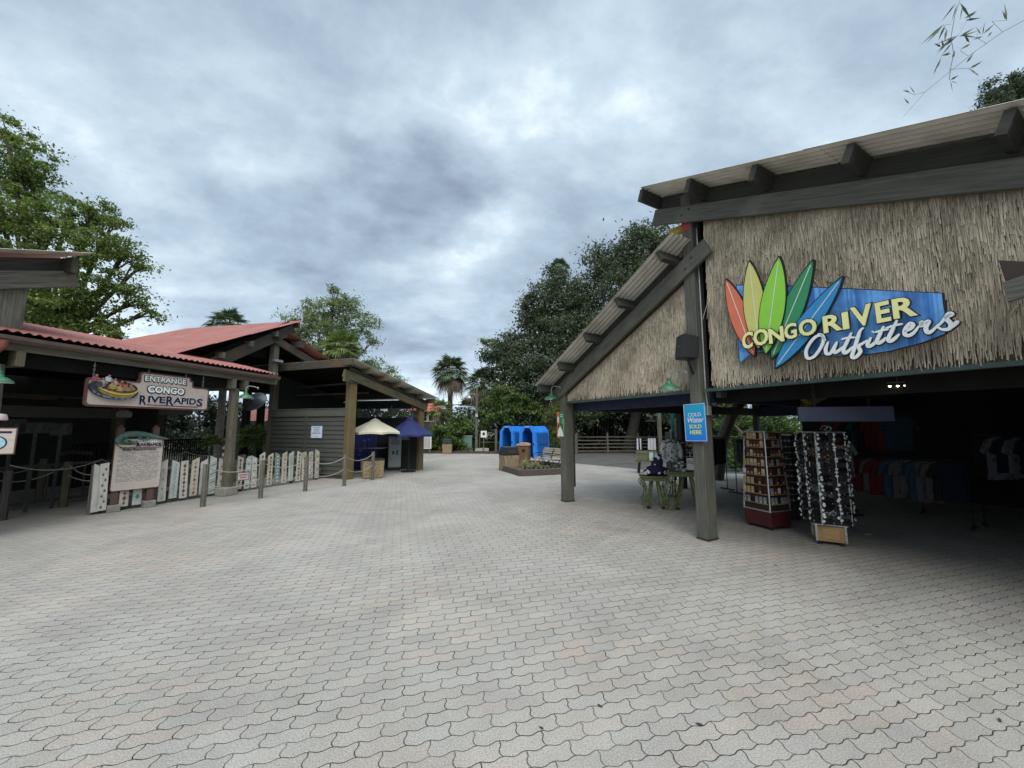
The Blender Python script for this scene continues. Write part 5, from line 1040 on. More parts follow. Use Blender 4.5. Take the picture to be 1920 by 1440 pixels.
def tline(mb,body,u0,u1,vm,h,off,dep,n,mi=0,sx=1,flat=True,space=1.0):
    """a line of lettering that fills the span u0..u1 of the sign"""
    s0,s1=ES(u0,vm,n)[0],ES(u1,vm,n)[0]; t=MB(); text(t,body,Matrix(),1,offset=off,depth=dep,space=space); w_=max(v[0] for v in t.v)-min(v[0] for v in t.v); x0=min(v[0] for v in t.v)
    z=ES((u0+u1)/2,vm,n)[1]; hh=h; b=len(mb.v)
    for v in t.v: mb.v.append(tuple(LF.W(s0+(v[0]-x0)/w_*(s1-s0),n-v[1],z+(v[2]-.35)*hh)))
    for f in t.f: mb.f.append(tuple(b+i for i in f)); mb.mi.append(mi); mb.uv.append([(0,0)]*len(f))
M_navyl=mat('letter_navy',(.006,.007,.035),(.01,.01,.045),sc=5,rough=.5,bump=0)
mb=MB(); tline(mb,'ENTRANCE',892,1448,365,.175,.075,.004,.03,space=1.06); tline(mb,'CONGO',925,1425,495,.21,.09,.004,.03,space=1.06); mb.build('letter_black_outline',M_blk,es_)  # black outline behind the pale lettering
mb=MB(); tline(mb,'ENTRANCE',905,1435,362,.155,.02,.004,.036,space=1.06); tline(mb,'CONGO',940,1410,492,.185,.04,.004,.036,space=1.06); mb.build('lettering',mat('letter_pale',(.82,.85,.82),(.76,.79,.76),sc=5,rough=.5,bump=0),es_)
for nm,m,off,n in (('letter_outline',M_white,.075,.03),('navy_lettering',M_navyl,.03,.037)):
    mb=MB(); tline(mb,'R',835,925,615,.265,off,.004,n); tline(mb,'IVE',945,1165,610,.19,off,.004,n); tline(mb,'R',1180,1270,625,.265,off,.004,n); tline(mb,'APID',1272,1560,628,.19,off,.004,n); tline(mb,'S',1570,1642,650,.25,off,.004,n)
    s0,z0=ES(930,680,n); s1,_=ES(1580,690,n); zz_=(z0+ES(1580,698,n)[1])/2; mb.box(LF.M(0,n,0),s0,s1,-.004,0,zz_-.012,zz_+.0); mb.build(nm,m,es_)
# the raft: a fat black tube, yellow rim, and riders as painted relief
rc=ES(510,480,.06); rft=Matrix.Translation(LW(rc[0],.06,rc[1]))@Matrix((LF.es,-LF.en,(0,0,1))).transposed().to_4x4()@Matrix.Rotation(rad(6),4,'Y')
RW=(ES(830,500,.06)[0]-ES(190,500,.06)[0])/2
def ell(rx,rz,cx,cz,a0,a1,n=22): return [(cx+rx*math.cos(rad(a0+(a1-a0)*i/n)),cz+rz*math.sin(rad(a0+(a1-a0)*i/n))) for i in range(n+1)]
mb=MB(); mb.prism(ell(RW,.19,0,-.01,0,360,30)[:-1],rft,-.02,.02); mb.cur=1
mb.prism(ell(RW*.95,.165,.0,-.03,195,345)+ell(RW*.86,.115,.0,-.04,345,195),rft,-.026,-.018); mb.build('raft_tube',[mat('raft_black',(.02,.022,.028),(.05,.055,.07),sc=12,rough=.4),mat('raft_splash',(.20,.24,.32),(.03,.035,.05),sc=18,rough=.5,lo=.45,hi=.55)],es_)
mb=MB(); mb.prism(ell(RW*.84,.15,.04,.05,178,362)+ell(RW*.84,.15,.04,.085,362,178),rft,-.045,-.01); mb.cur=1; mb.prism(ell(RW*.80,.155,.035,.0,182,358)+ell(RW*.83,.155,.035,.045,358,182),rft,-.036,-.01)
mb.cur=2; mb.prism(ell(RW*.83,.11,.04,.075,0,360,30)[:-1],rft,-.022,-.012); mb.build('raft_rim',[mat('raft_yellow',(.62,.48,.10),(.5,.37,.08),sc=8,rough=.5),mat('raft_ochre',(.36,.25,.07),(.2,.14,.05),sc=12,rough=.5),M_black],es_)
rc_=[(-.52,.115,(.35,.10,.16)),(-.36,.07,(.55,.6,.62)),(-.22,.15,(.60,.64,.66)),(-.06,.10,(.5,.54,.6)),(.12,.08,(.55,.06,.03)),(.27,.09,(.05,.05,.06)),(-.1,.02,(.45,.36,.13)),(.08,.0,(.5,.38,.14)),(-.27,.0,(.05,.05,.06)),(.24,.02,(.36,.22,.12)),(.38,.05,(.4,.27,.15)),(-.42,.02,(.06,.06,.08))]
for i,(x,z,c) in enumerate(rc_):
    x*=RW/.62; z+=.045; m=mat('painted_clothes_%d'%i,c,tuple(k*.7 for k in c),sc=14,rough=.6); sk=mat('painted_skin',(.42,.24,.15),(.3,.16,.1),sc=14,rough=.6); hr=mat('painted_hair',(.04,.025,.015),sc=14)
    mb=MB(); yy=-.05 if z<.07 else -.03
    mb.cur=0; mb.prism([(x-.045,z-.07),(x+.045,z-.07),(x+.05,z),(x+.025,z+.025),(x-.025,z+.025),(x-.05,z)],rft,yy,0); mb.cur=1; mb.sphere(rft@Vector((x,yy,z+.045)),.024,sc=(1,.7,1),seg=8,rings=6); mb.tube([rft@Vector((x+.04,yy-.004,z)),rft@Vector((x+.07,yy-.01,z-.04)),rft@Vector((x+.03,yy-.015,z-.06))],.012,5)
    mb.cur=2; mb.sphere(rft@Vector((x,yy+.004,z+.058)),.024,sc=(1.05,.7,.7),seg=8,rings=5); mb.build('painted_rider',[m,sk,hr],es_)
def chain(p0,p1,parent,nm='chain',r=.012,pitch=.04,m=None):
    mb=MB(); p0=Vector(p0);p1=Vector(p1); n=max(2,int((p1-p0).length/pitch)); d=(p1-p0)
    for i in range(n):
        c=p0.lerp(p1,(i+.5)/n); a=d.normalized().orthogonal() if i%2 else d.normalized().cross(d.normalized().orthogonal()); mb.tube([c+d.normalized()*(.026*math.cos(t))+a.normalized()*(r*math.sin(t)) for t in [2*math.pi*k/8 for k in range(9)]],.0045,4,cap=False)
    return mb.build(nm,m or M_metal,parent)
for (u,zt_) in ((230,ZT1),(1650,ZT1),(940,ZT2),(1425,ZT2)):
    s=ES(u,400)[0]; chain(LW(s,-.0,2.98),LW(s,0,zt_),es_)
# ================================================================ PICKET FENCE
FA=gp(170,965);FB=gp(598,898); FF=Frame(FA,FB-FA); LFF=(FB-FA).length
pf=thing('picket_fence','low fence of painted pickets with diamonds, dots and stripes before the queue','fence',org=FA)
M_pick=[wood('picket_pale',(.60,.58,.52),(.46,.44,.39),dirt=((.36,.35,.29),3)),wood('picket_mint',(.52,.56,.51),(.42,.45,.41),dirt=((.36,.36,.30),3)),wood('picket_tan',(.57,.53,.44),(.46,.42,.34),dirt=((.38,.35,.28),3)),wood('picket_teal',(.24,.31,.30),(.17,.22,.21),dirt=((.24,.23,.17),3))]
M_bd=mat('paint_brown',(.16,.09,.05),(.12,.07,.04),sc=9); M_to=mat('paint_tan_orange',(.45,.28,.12),(.35,.22,.1),sc=9); M_tlp=mat('paint_teal',(.10,.22,.21),(.08,.17,.17),sc=9)
Z20=5.818
pk=[(170,192,0,'plain',0),(181,197,0,'tri',1),(222,240,2,'diab',0),(245,267,1,'diat',1),(294.3,310.6,0,'dots',2),(315.4,331.2,1,'scal',0),(335.5,350.1,0,'diab',1),(354.4,369,2,'diao',2),(373.3,386,0,'dots2',2),(389.7,402.6,1,'zig',0),(406.9,417.2,0,'dots3',0),(442,452.4,2,'diab',0),(457.6,467,1,'dots3',2),(470.5,480.8,0,'dots3',0),(483.4,495.4,0,'diab',2),(499.7,509.1,2,'diab',2),(514.3,523.7,3,'stripe',0),(527.2,536.6,2,'diao',2),(540,549.5,1,'scal',2),(553.8,563.3,0,'dia',0),(565.9,573.6,2,'diao',1),(578.8,586.5,0,'tri',1),(589.9,597.7,2,'dots3',0)]
for i,(u0,u1,ci,pat,top) in enumerate(pk):
    vb=965-(u0-170)*.158-14
    s0=FF.SP(u0,vb,.07)[0]; s1=FF.SP(u1,vb,.07)[0]; w_=max(.085,min(.15,s1-s0)); zb=.07+R.uniform(-.02,.03); zt=.97+R.uniform(-.03,.05); 
    if i==0: w_=.11; s1=s0+w_
    c=(s0+s1)/2; lean=R.uniform(-.035,.02); dt=.075
    tl,tr=(zt-dt,zt) if top==2 else ((zt,zt-dt) if top==0 else (zt-.02,zt))
    Mp_=FF.M(c,.085 if i!=1 else .115,0); mb=MB(); mb.cur=0
    P=[(-w_/2,zb),(w_/2,zb),(w_/2+lean,tr),(-w_/2+lean,tl)]
    n0=len(mb.v); a=mb.add([Mp_@Vector((x,0,z)) for x,z in P]+[Mp_@Vector((x,.025,z)) for x,z in P]); o=R.random()*9; L=zt-zb
    mb.face((a,a+1,a+2,a+3),[(o,o),(o,o+w_),(o+L,o+w_),(o+L,o)]); mb.face((a+7,a+6,a+5,a+4),[(o,o),(o,o+w_),(o+L,o+w_),(o+L,o)])
    for q in ((0,4,5,1),(1,5,6,2),(2,6,7,3),(3,7,4,0)): mb.face([a+j for j in q],[(o,o),(o,o+.02),(o+L,o+.02),(o+L,o)])
    def at_(x,z): return x+lean*(z-zb)/L
    def dia(x,z,r,m,sx=.8):
        mb.cur=m; x=at_(x,z); r=r*1.45; mb.prism([(x-r*sx,z),(x,z-r*1.2),(x+r*sx,z),(x,z+r*1.2)],Mp_,-.003,0)
    def bar(x0,z0,x1,z1,t,m):
        mb.cur=m; d=Vector((x1-x0,z1-z0)).normalized()*t/2; nn=Vector((-d.y,d.x)); mb.prism([(at_(x,0*z+z),z) for x,z in ((x0-nn.x,z0-nn.y),(x1-nn.x,z1-nn.y),(x1+nn.x,z1+nn.y),(x0+nn.x,z0+nn.y))],Mp_,-.003,0)
    zs=[zb+.07+(L-.2)*k/7 for k in range(8)]
    if pat in('diab','dia'): [dia(0,z,.022+.01*(k%2),1) for k,z in enumerate(zs) if pat=='dia' or k%3!=2 or w_>.1]
    elif pat=='diao': [dia(0,z,.026,3 if k%3 else 1) for k,z in enumerate(zs)]
    elif pat=='diat': [dia(0,z,.035,4) for k,z in enumerate(zs) if k%2]
    elif pat=='tri': [dia(-.02+.04*(k%2),z,.018,1) for k,z in enumerate(zs)]
    elif pat=='dots':
        z=zb+.02
        while z<zt-.1: bar(-w_/2+.004,z,-w_/2+.026,z,.016,2); bar(w_/2-.026,z,w_/2-.004,z,.016,2); z+=.03
        [dia(0,z,.02,3) for z in zs[::2]]
    elif pat=='dots2': [dia(x,z,.012,m) for z,m in ((zt-.13,2),(zt-.17,2)) for x in (-.025,.025)]; [bar(-w_/2+.006,z,-w_/2+.02,z,.012,1) for z in [zb+.04+.045*k for k in range(14)]]
    elif pat=='dots3': [dia(x,z+.0*x,.014,2 if k%2 else 1) for k,z in enumerate(zs) for x in (-.018,.018)]
    elif pat=='scal':
        for k,z in enumerate(zs): mb.cur=4; [bar(-.03+.05*math.sin(a0),z+.035*math.cos(a0),-.03+.05*math.sin(a0+.6),z+.035*math.cos(a0+.6),.008,4) for a0 in (0.1,.7,1.3,1.9,2.5)]
    elif pat=='stripe': [bar(-.03,z-.008,.03,z+.012,.022,2) for z in zs]
    elif pat=='zig': [bar(-w_/2+.01,z-.02,w_/2-.01,z+.03,.02,2 if k%2 else 4) for k,z in enumerate(zs)]
    mb.build('picket',[M_pick[ci],M_bd,M_white,M_to,M_tlp],pf)
for z in (.32,.80):
    mb=MB(); mb.beam(FF.W(.0,.04,z),FF.W(LFF,.04,z),.04,.085); mb.build('rail',M_old,pf)
for s in (.02,1.35,3.0,4.6,LFF-.12):
    mb=MB(); mb.beam(FF.W(s,-.03,0),FF.W(s,-.03,.98),.1,.1); mb.build('fence_post',M_old,pf)
# ---------------------------------------------------------------- ropes and posts
def ropepost(u,v,label,h=.92,r=.055,lean=(0,0),m=M_old,grp='rope barrier posts',cap=True):
    p=gp(u,v) if not isinstance(u,Vector) else u; mb=MB(); rr=random.Random(int(p.x*91)); P=[];Rr=[]
    for i in range(6): P.append(p+Vector((lean[0]*i/5+rr.uniform(-.003,.003),lean[1]*i/5,h*i/5))); Rr.append(r*(1+rr.uniform(-.05,.05)))
    mb.tube(P,Rr,8); o=mb.build('rope_post',m,org=p); prop(o,label,'post',grp); return p,h
def rope(p,q,z0,z1,sag,label,grp=None,r=.011,m=M_rope):
    p=Vector((p.x,p.y,z0));q=Vector((q.x,q.y,z1)); pts=[p.lerp(q,t)+Vector((0,0,-sag*4*t*(1-t))) for t in [k/14 for k in range(15)]]
    mb=MB(); mb.tube(pts,r,6); o=mb.build('rope',m,org=p,smooth=True); return prop(o,label,'rope',grp)
rp=[]
for (u,v,l) in ((380,950,'square weathered rope post nearest the restrictions board'),(488,934,'rope post in front of the picket fence right of the thick pole'),(572,921,'rope post near the right end of the picket fence'),(645,911,'rope post just left of the mossy corner post'),(698,900,'rope post standing before the speckled bin and umbrella')): rp.append(ropepost(u,v,l)[0])
names=['between the first and second posts','between the second and third posts','between the posts at the end of the picket fence','in front of the mossy corner post']
for i in range(4):
    rope(rp[i],rp[i+1],.86,.86,.17,'upper rope slung '+names[i]); rope(rp[i],rp[i+1],.50,.50,.16,'lower rope slung '+names[i])
rope(rp[0],FF.W(1.9,.12,0),.62,.62,.2,'short rope looped from the first rope post to the pickets')
a=gp(118,951);b=gp(72,938)
ropepost(118,951,'mossy queue post in the shade left of the picket fence',m=M_mossy,h=.98,r=.068); ropepost(72,938,'mossy queue post farther left in the shade',m=M_mossy,h=.98,r=.068)
pf0=FF.W(.03,0,0); lf=gp(-60,960)
rope(a,pf0,.93,.80,.10,'rope from the shaded queue post to the picket fence end'); rope(a,pf0,.70,.66,.05,'lower rope from the shaded queue post to the fence end'); rope(b,a,.92,.93,.16,'rope between the two shaded queue posts'); rope(lf,a,.8,.93,.28,'sagging rope coming in from the left edge',r=.014); rope(lf+Vector((-1,1,0)),b,.8,.93,.2,'rope from the left edge to the farther queue post')
qp=[ropepost(LW(-1.5,-1.6,0),0,'dark queue post behind the restrictions board',m=M_oldd,r=.06)[0],ropepost(LW(-.5,-2.2,0),0,'dark queue post just left of the thick entrance post',m=M_oldd,r=.06)[0],ropepost(LW(.9,-2.4,0),0,'dark queue post just right of the thick entrance post',m=M_oldd,r=.06)[0],ropepost(LW(-2.9,-1.6,0),0,'dark queue post in the deepest part of the queue',m=M_oldd,r=.06)[0],ropepost(LW(2.4,-2.5,0),0,'dark queue post before the fan leaved plants',m=M_oldd,r=.06)[0]]
for i,j,l in ((3,0,'deepest pair of dark queue posts'),(0,1,'dark queue posts left of the thick post'),(1,2,'dark queue posts either side of the thick post'),(2,4,'dark queue posts before the plants')): rope(qp[i],qp[j],1.02,1.02,.16,'dim rope between the '+l)
# gray fallen ledge at the far left of the queue
mb=MB(); mb.tube([gp(75,930)+Vector((0,.3,1.02)),gp(75,930)+Vector((.5,.2,1.09)),gp(110,930)+Vector((.5,.2,1.05))],.05,6); o=mb.build('handrail',M_oldd,org=gp(75,930)); prop(o,'curved grey handrail above the shaded queue posts','handrail')
# post sign on the rope
rs=thing('rope_sign','small red lettered sign hanging on the rope by the thick post','sign',org=FF.P(455,905,.3))
c=(LF.P(456,893,.42)); Mq=Matrix.Translation(c)@Matrix.Rotation(ang(LF.es)-rad(25),4,'Z')
mb=MB(); mb.box(Mq,-.135,.135,0,.015,-.1,.1); mb.build('frame',M_oldd,rs); mb=MB(); mb.box(Mq,-.12,.12,-.003,.002,-.085,.085); mb.build('board',mat('sign_pinkish',(.48,.40,.38),(.38,.33,.33),sc=9,rough=.6),rs)
mb=MB(); 
for k in range(9): x=-.09+k*.02; mb.box(Mq,x,x+.014,-.006,-.0035,.025,.045)
mb.cur=1
for k in range(4): x=-.07+k*.036; mb.prism([(x,-.04),(x+.012,-.05),(x+.026,-.03),(x+.02,-.005),(x+.004,-.01)],Mq,-.006,-.0035)
mb.build('marks',[M_navyl,mat('marks_red',(.45,.05,.03),sc=5)],rs)
# ================================================================ RIDE RESTRICTIONS BOARD
B0=gp(207,960);B1=gp(280,950); BF=Frame(B0,B1-B0); LB=(B1-B0).length
rb=thing('restrictions_board','tan ride restrictions board on two posts topped by a carved crocodile','sign board',org=B0)
for k,s in enumerate((0.02,LB-.02)):
    mb=MB(); mb.box(BF.M(s,0,0),-.1,.1,-.1,.1,0,.14); mb.build('foot_block',MATS['concrete_base'],rb,bevel=.01)
    mb=MB(); mb.box(BF.M(s,-.02,0),-.055,.055,-.055,.055,.14,1.72); b=mb.add([BF.W(s+x,-.02+y,1.72) for x,y in ((-.055,-.055),(.055,-.055),(.055,.055),(-.055,.055))]+[BF.W(s,-.02,1.80)])
    for i in range(4): mb.face((b+i,b+(i+1)%4,b+4))
    mb.build('post',mat('board_post',(.13,.075,.06),(.085,.055,.048),sc=5,uv=(1,8)),rb)
bs0,bs1=BF.SP(207,900,.05)[0],BF.SP(300,900,.05)[0]; bz0=BF.SP(250,918,.05)[1]; bz1=BF.SP(255,822,.05)[1]
M_bt=mat('board_tan',(.56,.49,.42),(.45,.39,.335),sc=2,uv=(2,20),rough=.65,bump=.1); M_tx=mat('faded_print',(.20,.215,.26),(.28,.25,.24),sc=30,rough=.7)
mb=MB(); mb.prism(rounded([(bs0,bz0),(bs1,bz0),(bs1,bz1),(bs0,bz1)],.05),BF.M(0,.05,0),-.012,.02); mb.build('frame',M_trim,rb)
mb=MB(); mb.prism(rounded([(bs0+.012,bz0+.012),(bs1-.012,bz0+.012),(bs1-.012,bz1-.012),(bs0+.012,bz1-.012)],.045),BF.M(0,.064,0),-.004,0); mb.build('board',M_bt,rb)
mb=MB(); bw=bs1-bs0; hh=bz1-bz0; rr=random.Random(4)
for k in range(24):
    z=bz1-.30-.026*k; 
    if z<bz0+.06: break
    x=bs0+.07
    while x<bs1-.08:
        l=rr.uniform(.012,.05)
        if rr.random()<.8: mb.box(BF.M(0,.069,0),x,min(x+l,bs1-.06),-.0016,0,z,z+.011)
        x+=l+.01
mb.build('small_print',M_tx,rb)
Mh=BF.M((bs0+bs1)/2,.075,bz1)
mb=MB(); mb.prism(rounded([(-bw*.40,-.20),(bw*.46,-.20),(bw*.46,.0),(-bw*.40,.0)],.03),Mh,-.012,.006); mb.cur=1; mb.prism(rounded([(-bw*.385,-.188),(bw*.445,-.188),(bw*.445,-.01),(-bw*.385,-.01)],.025),Mh,-.018,-.011); mb.build('header',[M_trim,M_sgn],rb)
mb=MB(); text(mb,'CONGO',Mh@Matrix.Translation((bw*.13,-.0175,-.093)),.088,offset=.09,depth=.003,sx=1.05); mb.build('letter_black_outline',M_blk,rb)  # black outline behind the pale header word
mb=MB(); text(mb,'CONGO',Mh@Matrix.Translation((bw*.13,-.018,-.092)),.085,offset=.045,depth=.005,sx=1.05); mb.build('pale_lettering',MATS['letter_pale'],rb)
mb=MB(); text(mb,'R',Mh@Matrix.Translation((-bw*.05,-.018,-.172)),.10,offset=.05,depth=.005); text(mb,'IVE',Mh@Matrix.Translation((bw*.055,-.018,-.168)),.075,offset=.04,depth=.005); text(mb,'R',Mh@Matrix.Translation((bw*.165,-.018,-.172)),.10,offset=.05,depth=.005); text(mb,'APID',Mh@Matrix.Translation((bw*.29,-.018,-.168)),.075,offset=.04,depth=.005); text(mb,'S',Mh@Matrix.Translation((bw*.405,-.018,-.172)),.10,offset=.05,depth=.005)
text(mb,'Ride Restrictions',Mh@Matrix.Translation((.0,-.001,-.255)),.068,offset=.0,depth=.012,sx=1.05,space=1.1); mb.build('navy_lettering',M_navyl,rb)
# crocodile carved over the header: one continuous body
M_croc=mat('croc_green',(.10,.17,.14),(.045,.08,.07),sc=26,rough=.6,bump=.7); M_belly=mat('croc_belly',(.42,.42,.30),(.33,.34,.24),sc=18,rough=.6)
mb=MB(); pth=[(-.30,-.15),(-.38,-.10),(-.40,-.03),(-.34,.045),(-.24,.085),(-.12,.095),(.0,.085),(.12,.06),(.24,.03),(.34,.0),(.42,-.015),(.50,-.015)]; rr_=[.025,.045,.06,.07,.075,.075,.07,.06,.05,.038,.025,.008]
k_=bw/.86; mb.tube([Mh@Vector((x*k_,-.03,z)) for x,z in pth],[r*k_ for r in rr_],12); 
mb.sphere(Mh@Vector((-.26*k_,-.05,-.055)),.075*k_,sc=(1.1,.8,.9),seg=14,rings=10); mb.tube([Mh@Vector((-.24*k_,-.06,-.07)),Mh@Vector((-.13*k_,-.07,-.09)),Mh@Vector((-.06*k_,-.075,-.075))],[.05*k_,.035*k_,.018*k_],10)
for (x,z,dx,dz) in ((-.05,.03,.05,-.09),(.12,.0,-.05,-.05)): mb.tube([Mh@Vector((x*k_,-.05,z)),Mh@Vector(((x+dx)*k_,-.07,z+dz*.6)),Mh@Vector(((x+dx*1.6)*k_,-.06,z+dz*.7))],[.03*k_,.02*k_,.014*k_],8)
for i in range(12): x=-.36+.07*i; z=.15-.11*abs(i/12-.25)*1.8; mb.prism([(x*k_-.012,z-.02),(x*k_+.012,z-.02),(x*k_,z+.012)],Mh,-.035,-.025)
mb.build('crocodile',M_croc,rb,smooth=True)
mb=MB(); mb.tube([Mh@Vector((x*k_,-.075,z)) for x,z in ((-.39,-.12),(-.33,-.155),(-.22,-.165),(-.12,-.155))],[.01,.022,.026,.012],8); mb.sphere(Mh@Vector((-.235*k_,-.105,-.05)),.036*k_,sc=(1,.5,1)); mb.build('crocodile_jaw',M_belly,rb,smooth=True)
mb=MB(); mb.sphere(Mh@Vector((-.235*k_,-.128,-.05)),.024*k_,sc=(1,.5,1.1)); mb.build('crocodile_eye',M_black,rb,smooth=True)
# left edge sign
le=thing('queue_sign','tan framed sign with a round blue emblem at the left edge','sign',org=gp(8,985))
c=LF.P(2,824,.9); Ml=Matrix.Translation(c)@Matrix.Rotation(ang(LF.es)-rad(35),4,'Z')
mb=MB(); mb.box(Ml,-.28,.14,0,.02,-.22,.17); mb.build('frame',M_trim,le); mb=MB(); mb.box(Ml,-.265,.127,-.004,.001,-.205,.155); mb.build('board',M_bt,le)
mb=MB(); mb.box(Ml,-.2,.09,-.007,-.004,.09,.12); mb.lathe([(.10,-.0),(.10,.003),(.001,.003)],Ml@Matrix.Translation((-.04,-.004,-.05))@Matrix.Rotation(rad(90),4,'X'),24); mb.cur=1; mb.lathe([(.085,-.0),(.085,.006),(.001,.006)],Ml@Matrix.Translation((-.04,-.004,-.05))@Matrix.Rotation(rad(90),4,'X'),24); mb.build('emblem',[M_navyl,mat('emblem_blue',(.42,.62,.68),(.25,.45,.55),sc=16,rough=.5)],le)
mb=MB(); mb.tube([c+Vector((-.05,.02,-.2)),Vector((c.x-.05,c.y+.02,0))],.02,8); mb.build('post',M_oldd,le)
pd=LF.P(0,788,.5); mb=MB(); mb.lathe([(.001,.0),(.07,.0),(.075,.02),(.06,.09),(.001,.10)],Matrix.Translation(pd),14); o=mb.build('pink_cap',mat('pale_pink',(.62,.48,.50),sc=5),org=pd,smooth=True); prop(o,'pale pink rounded cap on the red pipe at the left edge','cap')
# ================================================================ BINS, UMBRELLAS, KIOSK
M_peb=mat('exposed_aggregate',(.34,.26,.15),(.15,.115,.07),sc=34,rough=.9,bump=.8,lo=.4,hi=.6,detail=3)
def bin_(label,W_=.56,Hh=.62,hood=True):
    t=thing('trash_bin',label,'trash bin')
    mb=MB(); k=.93
    for sx,sy in ((-1,-1),(1,-1),(1,1),(-1,1)): pass
    a=mb.add([(-W_/2*k,-W_/2*k,.02),(W_/2*k,-W_/2*k,.02),(W_/2*k,W_/2*k,.02),(-W_/2*k,W_/2*k,.02),(-W_/2,-W_/2,Hh),(W_/2,-W_/2,Hh),(W_/2,W_/2,Hh),(-W_/2,W_/2,Hh)])
    for q in ((0,1,5,4),(1,2,6,5),(2,3,7,6),(3,0,4,7),(4,5,6,7)): mb.face([a+i for i in q])
    mb.build('bin_body',M_peb,t,bevel=.01)
    if not hood:
        mb=MB(); mb.box(ID,-W_/2-.01,W_/2+.01,-W_/2-.01,W_/2+.01,Hh+.002,Hh+.045); mb.build('lid',M_black,t,bevel=.008); return t
    mb=MB(); w2=W_/2*1.02; w3=W_/2*.86; 
    mb.box(ID,-w2,w2,-w2,w2,Hh+.002,Hh+.04); a=mb.add([(-w2,-w2,Hh+.04),(w2,-w2,Hh+.04),(w2,w2,Hh+.04),(-w2,w2,Hh+.04),(-w3,-w3,Hh+.30),(w3,-w3,Hh+.30),(w3,w3,Hh+.30),(-w3,w3,Hh+.30)])
    for q in ((0,1,5,4),(1,2,6,5),(2,3,7,6),(3,0,4,7)): mb.face([a+i for i in q])
    mb.build('hood',M_black,t,bevel=.01)
    mb=MB(); mb.box(ID,-w3-.01,w3+.01,-w3-.01,w3+.01,Hh+.302,Hh+.33); mb.build('lid',mat('bin_lid_grey',(.045,.045,.048),(.07,.07,.07),sc=8,rough=.35,spec=.6),t,bevel=.008)
    mb=MB(); 
    for s in (-1,1): mb.box(ID,-w2*.6,w2*.6,s*(w2*.97)-.004,s*(w2*.97)+.004,Hh+.09,Hh+.23)
    mb.build('flap',mat('bin_flap',(.03,.03,.032),(.05,.05,.05),sc=8,rough=.3,spec=.6),t)
    return t
b1=bin_('square speckled tan box in front of the cream umbrella table',W_=.70,Hh=.60,hood=False); place(b1,gp(690,898)+Vector((0,.35,0)),rad(28))
b2=bin_('x'); place(b2,gp(954,884)+Vector((0,.3,0)),rad(24),'dark hooded speckled bin at the corner of the plant bed'); b2.scale=(1.12,1.12,1.0)
b3=copy_tree(b2); place(b3,gp(838,851)+Vector((0,.2,0)),rad(3),'lone speckled bin standing at the far kerb'); b3.scale=(1.1,1.1,1)
def umbrella(loc,rz,r,zr,zt,m,label,base=None):
    t=thing('patio_umbrella',label,'umbrella')
    mb=MB(); n=8; a=mb.add([(0,0,zt)]); 
    ring=[]
    for i in range(n): th=2*math.pi*(i+.5)/n; ring.append((math.cos(th)*r,math.sin(th)*r))
    rows=4; idx=[]
    for k in range(1,rows+1):
        t_=k/rows; row=[]
        for i in range(n):
            x,y=ring[i]; x2,y2=ring[(i+1)%n]
            for j in range(4):
                u_=j/4; px=(x*(1-u_)+x2*u_)*t_; py=(y*(1-u_)+y2*u_)*t_; sag=-.04*math.sin(math.pi*u_)*t_; z=zt-(zt-zr)*t_-.03*math.sin(math.pi*u_)*t_*0; row.append(mb.add([(px*(1-.03*math.sin(math.pi*u_)),py*(1-.03*math.sin(math.pi*u_)),z+.03*math.sin(math.pi*u_)*t_)]))
        idx.append(row)
    N_=len(idx[0])
    for j in range(N_): mb.face((a,idx[0][j],idx[0][(j+1)%N_]))
    for k in range(rows-1):
        for j in range(N_): mb.face((idx[k][j],idx[k+1][j],idx[k+1][(j+1)%N_],idx[k][(j+1)%N_]))
    b=[mb.add([(mb.v[i][0]*1.0,mb.v[i][1]*1.0,mb.v[i][2]-.07)]) for i in idx[-1]]
    for j in range(N_): mb.face((idx[-1][j],b[j],b[(j+1)%N_],idx[-1][(j+1)%N_]))
    mb.build('canopy',m,t)
    mb=MB(); vr=[(r*.19,-(zt-zr)*.17+.02),(r*.17,-(zt-zr)*.13+.02),(.02,.03)]; mb.lathe([(q,zt+z-.015) for q,z in vr],ID,8); mb.build('vent',m,t)
    mb=MB(); mb.tube([(0,0,.05),(0,0,zt+.06)],.02,8); mb.build('pole',M_oldd if m is M_cream_c else M_black,t)
    mb=MB(); mb.sphere((0,0,zt+.10),.03,seg=10,rings=6); mb.build('finial',M_metal,t)
    for i in range(n):
        x,y=ring[i]; mb=MB(); mb.beam((0,0,zt-.07),(x*.98,y*.98,zr-.02),.012,.016); mb.beam((0,0,zt-.42),(x*.5,y*.5,(zr+zt)/2-.085),.01,.012); mb.build('rib',M_black,t)
    if base:
        mb=MB(); mb.lathe([(.001,0),(.29,0),(.29,.03),(.22,.05),(.04,.07),(.04,.2)],ID,24); mb.build('base',M_black,t)
    return place(t,loc,rz)
M_cream_c=mat('cream_canvas',(.62,.58,.45),(.54,.50,.38),sc=3,rough=.85,bump=.15,bsc=60); M_navy_c=mat('navy_canvas',(.022,.03,.12),(.016,.022,.085),sc=3,rough=.8,bump=.15,bsc=60)
ux=at(700,870,14.6); U1=Vector((ux.x,14.6,0))
zr1=at(700,812,14.6).z; zt1=at(700,790,14.6).z
umbrella(U1,.2,1.03,zr1+.03,zt1+.10,M_cream_c,'cream market umbrella over the dark table beside the corner post')
ux=at(766,870,15.3); U2=Vector((ux.x,15.3,0)); zr2=at(760,818,15.3).z; zt2=at(760,786,15.3).z
umbrella(U2,.25,.98,zr2+.05,zt2+.08,M_navy_c,'navy blue umbrella with a round black base beside the cream one',base=True)
tb_=thing('cafe_table','small dark pedestal table under the cream umbrella','table',org=U1+Vector((-.05,-.1,0)))
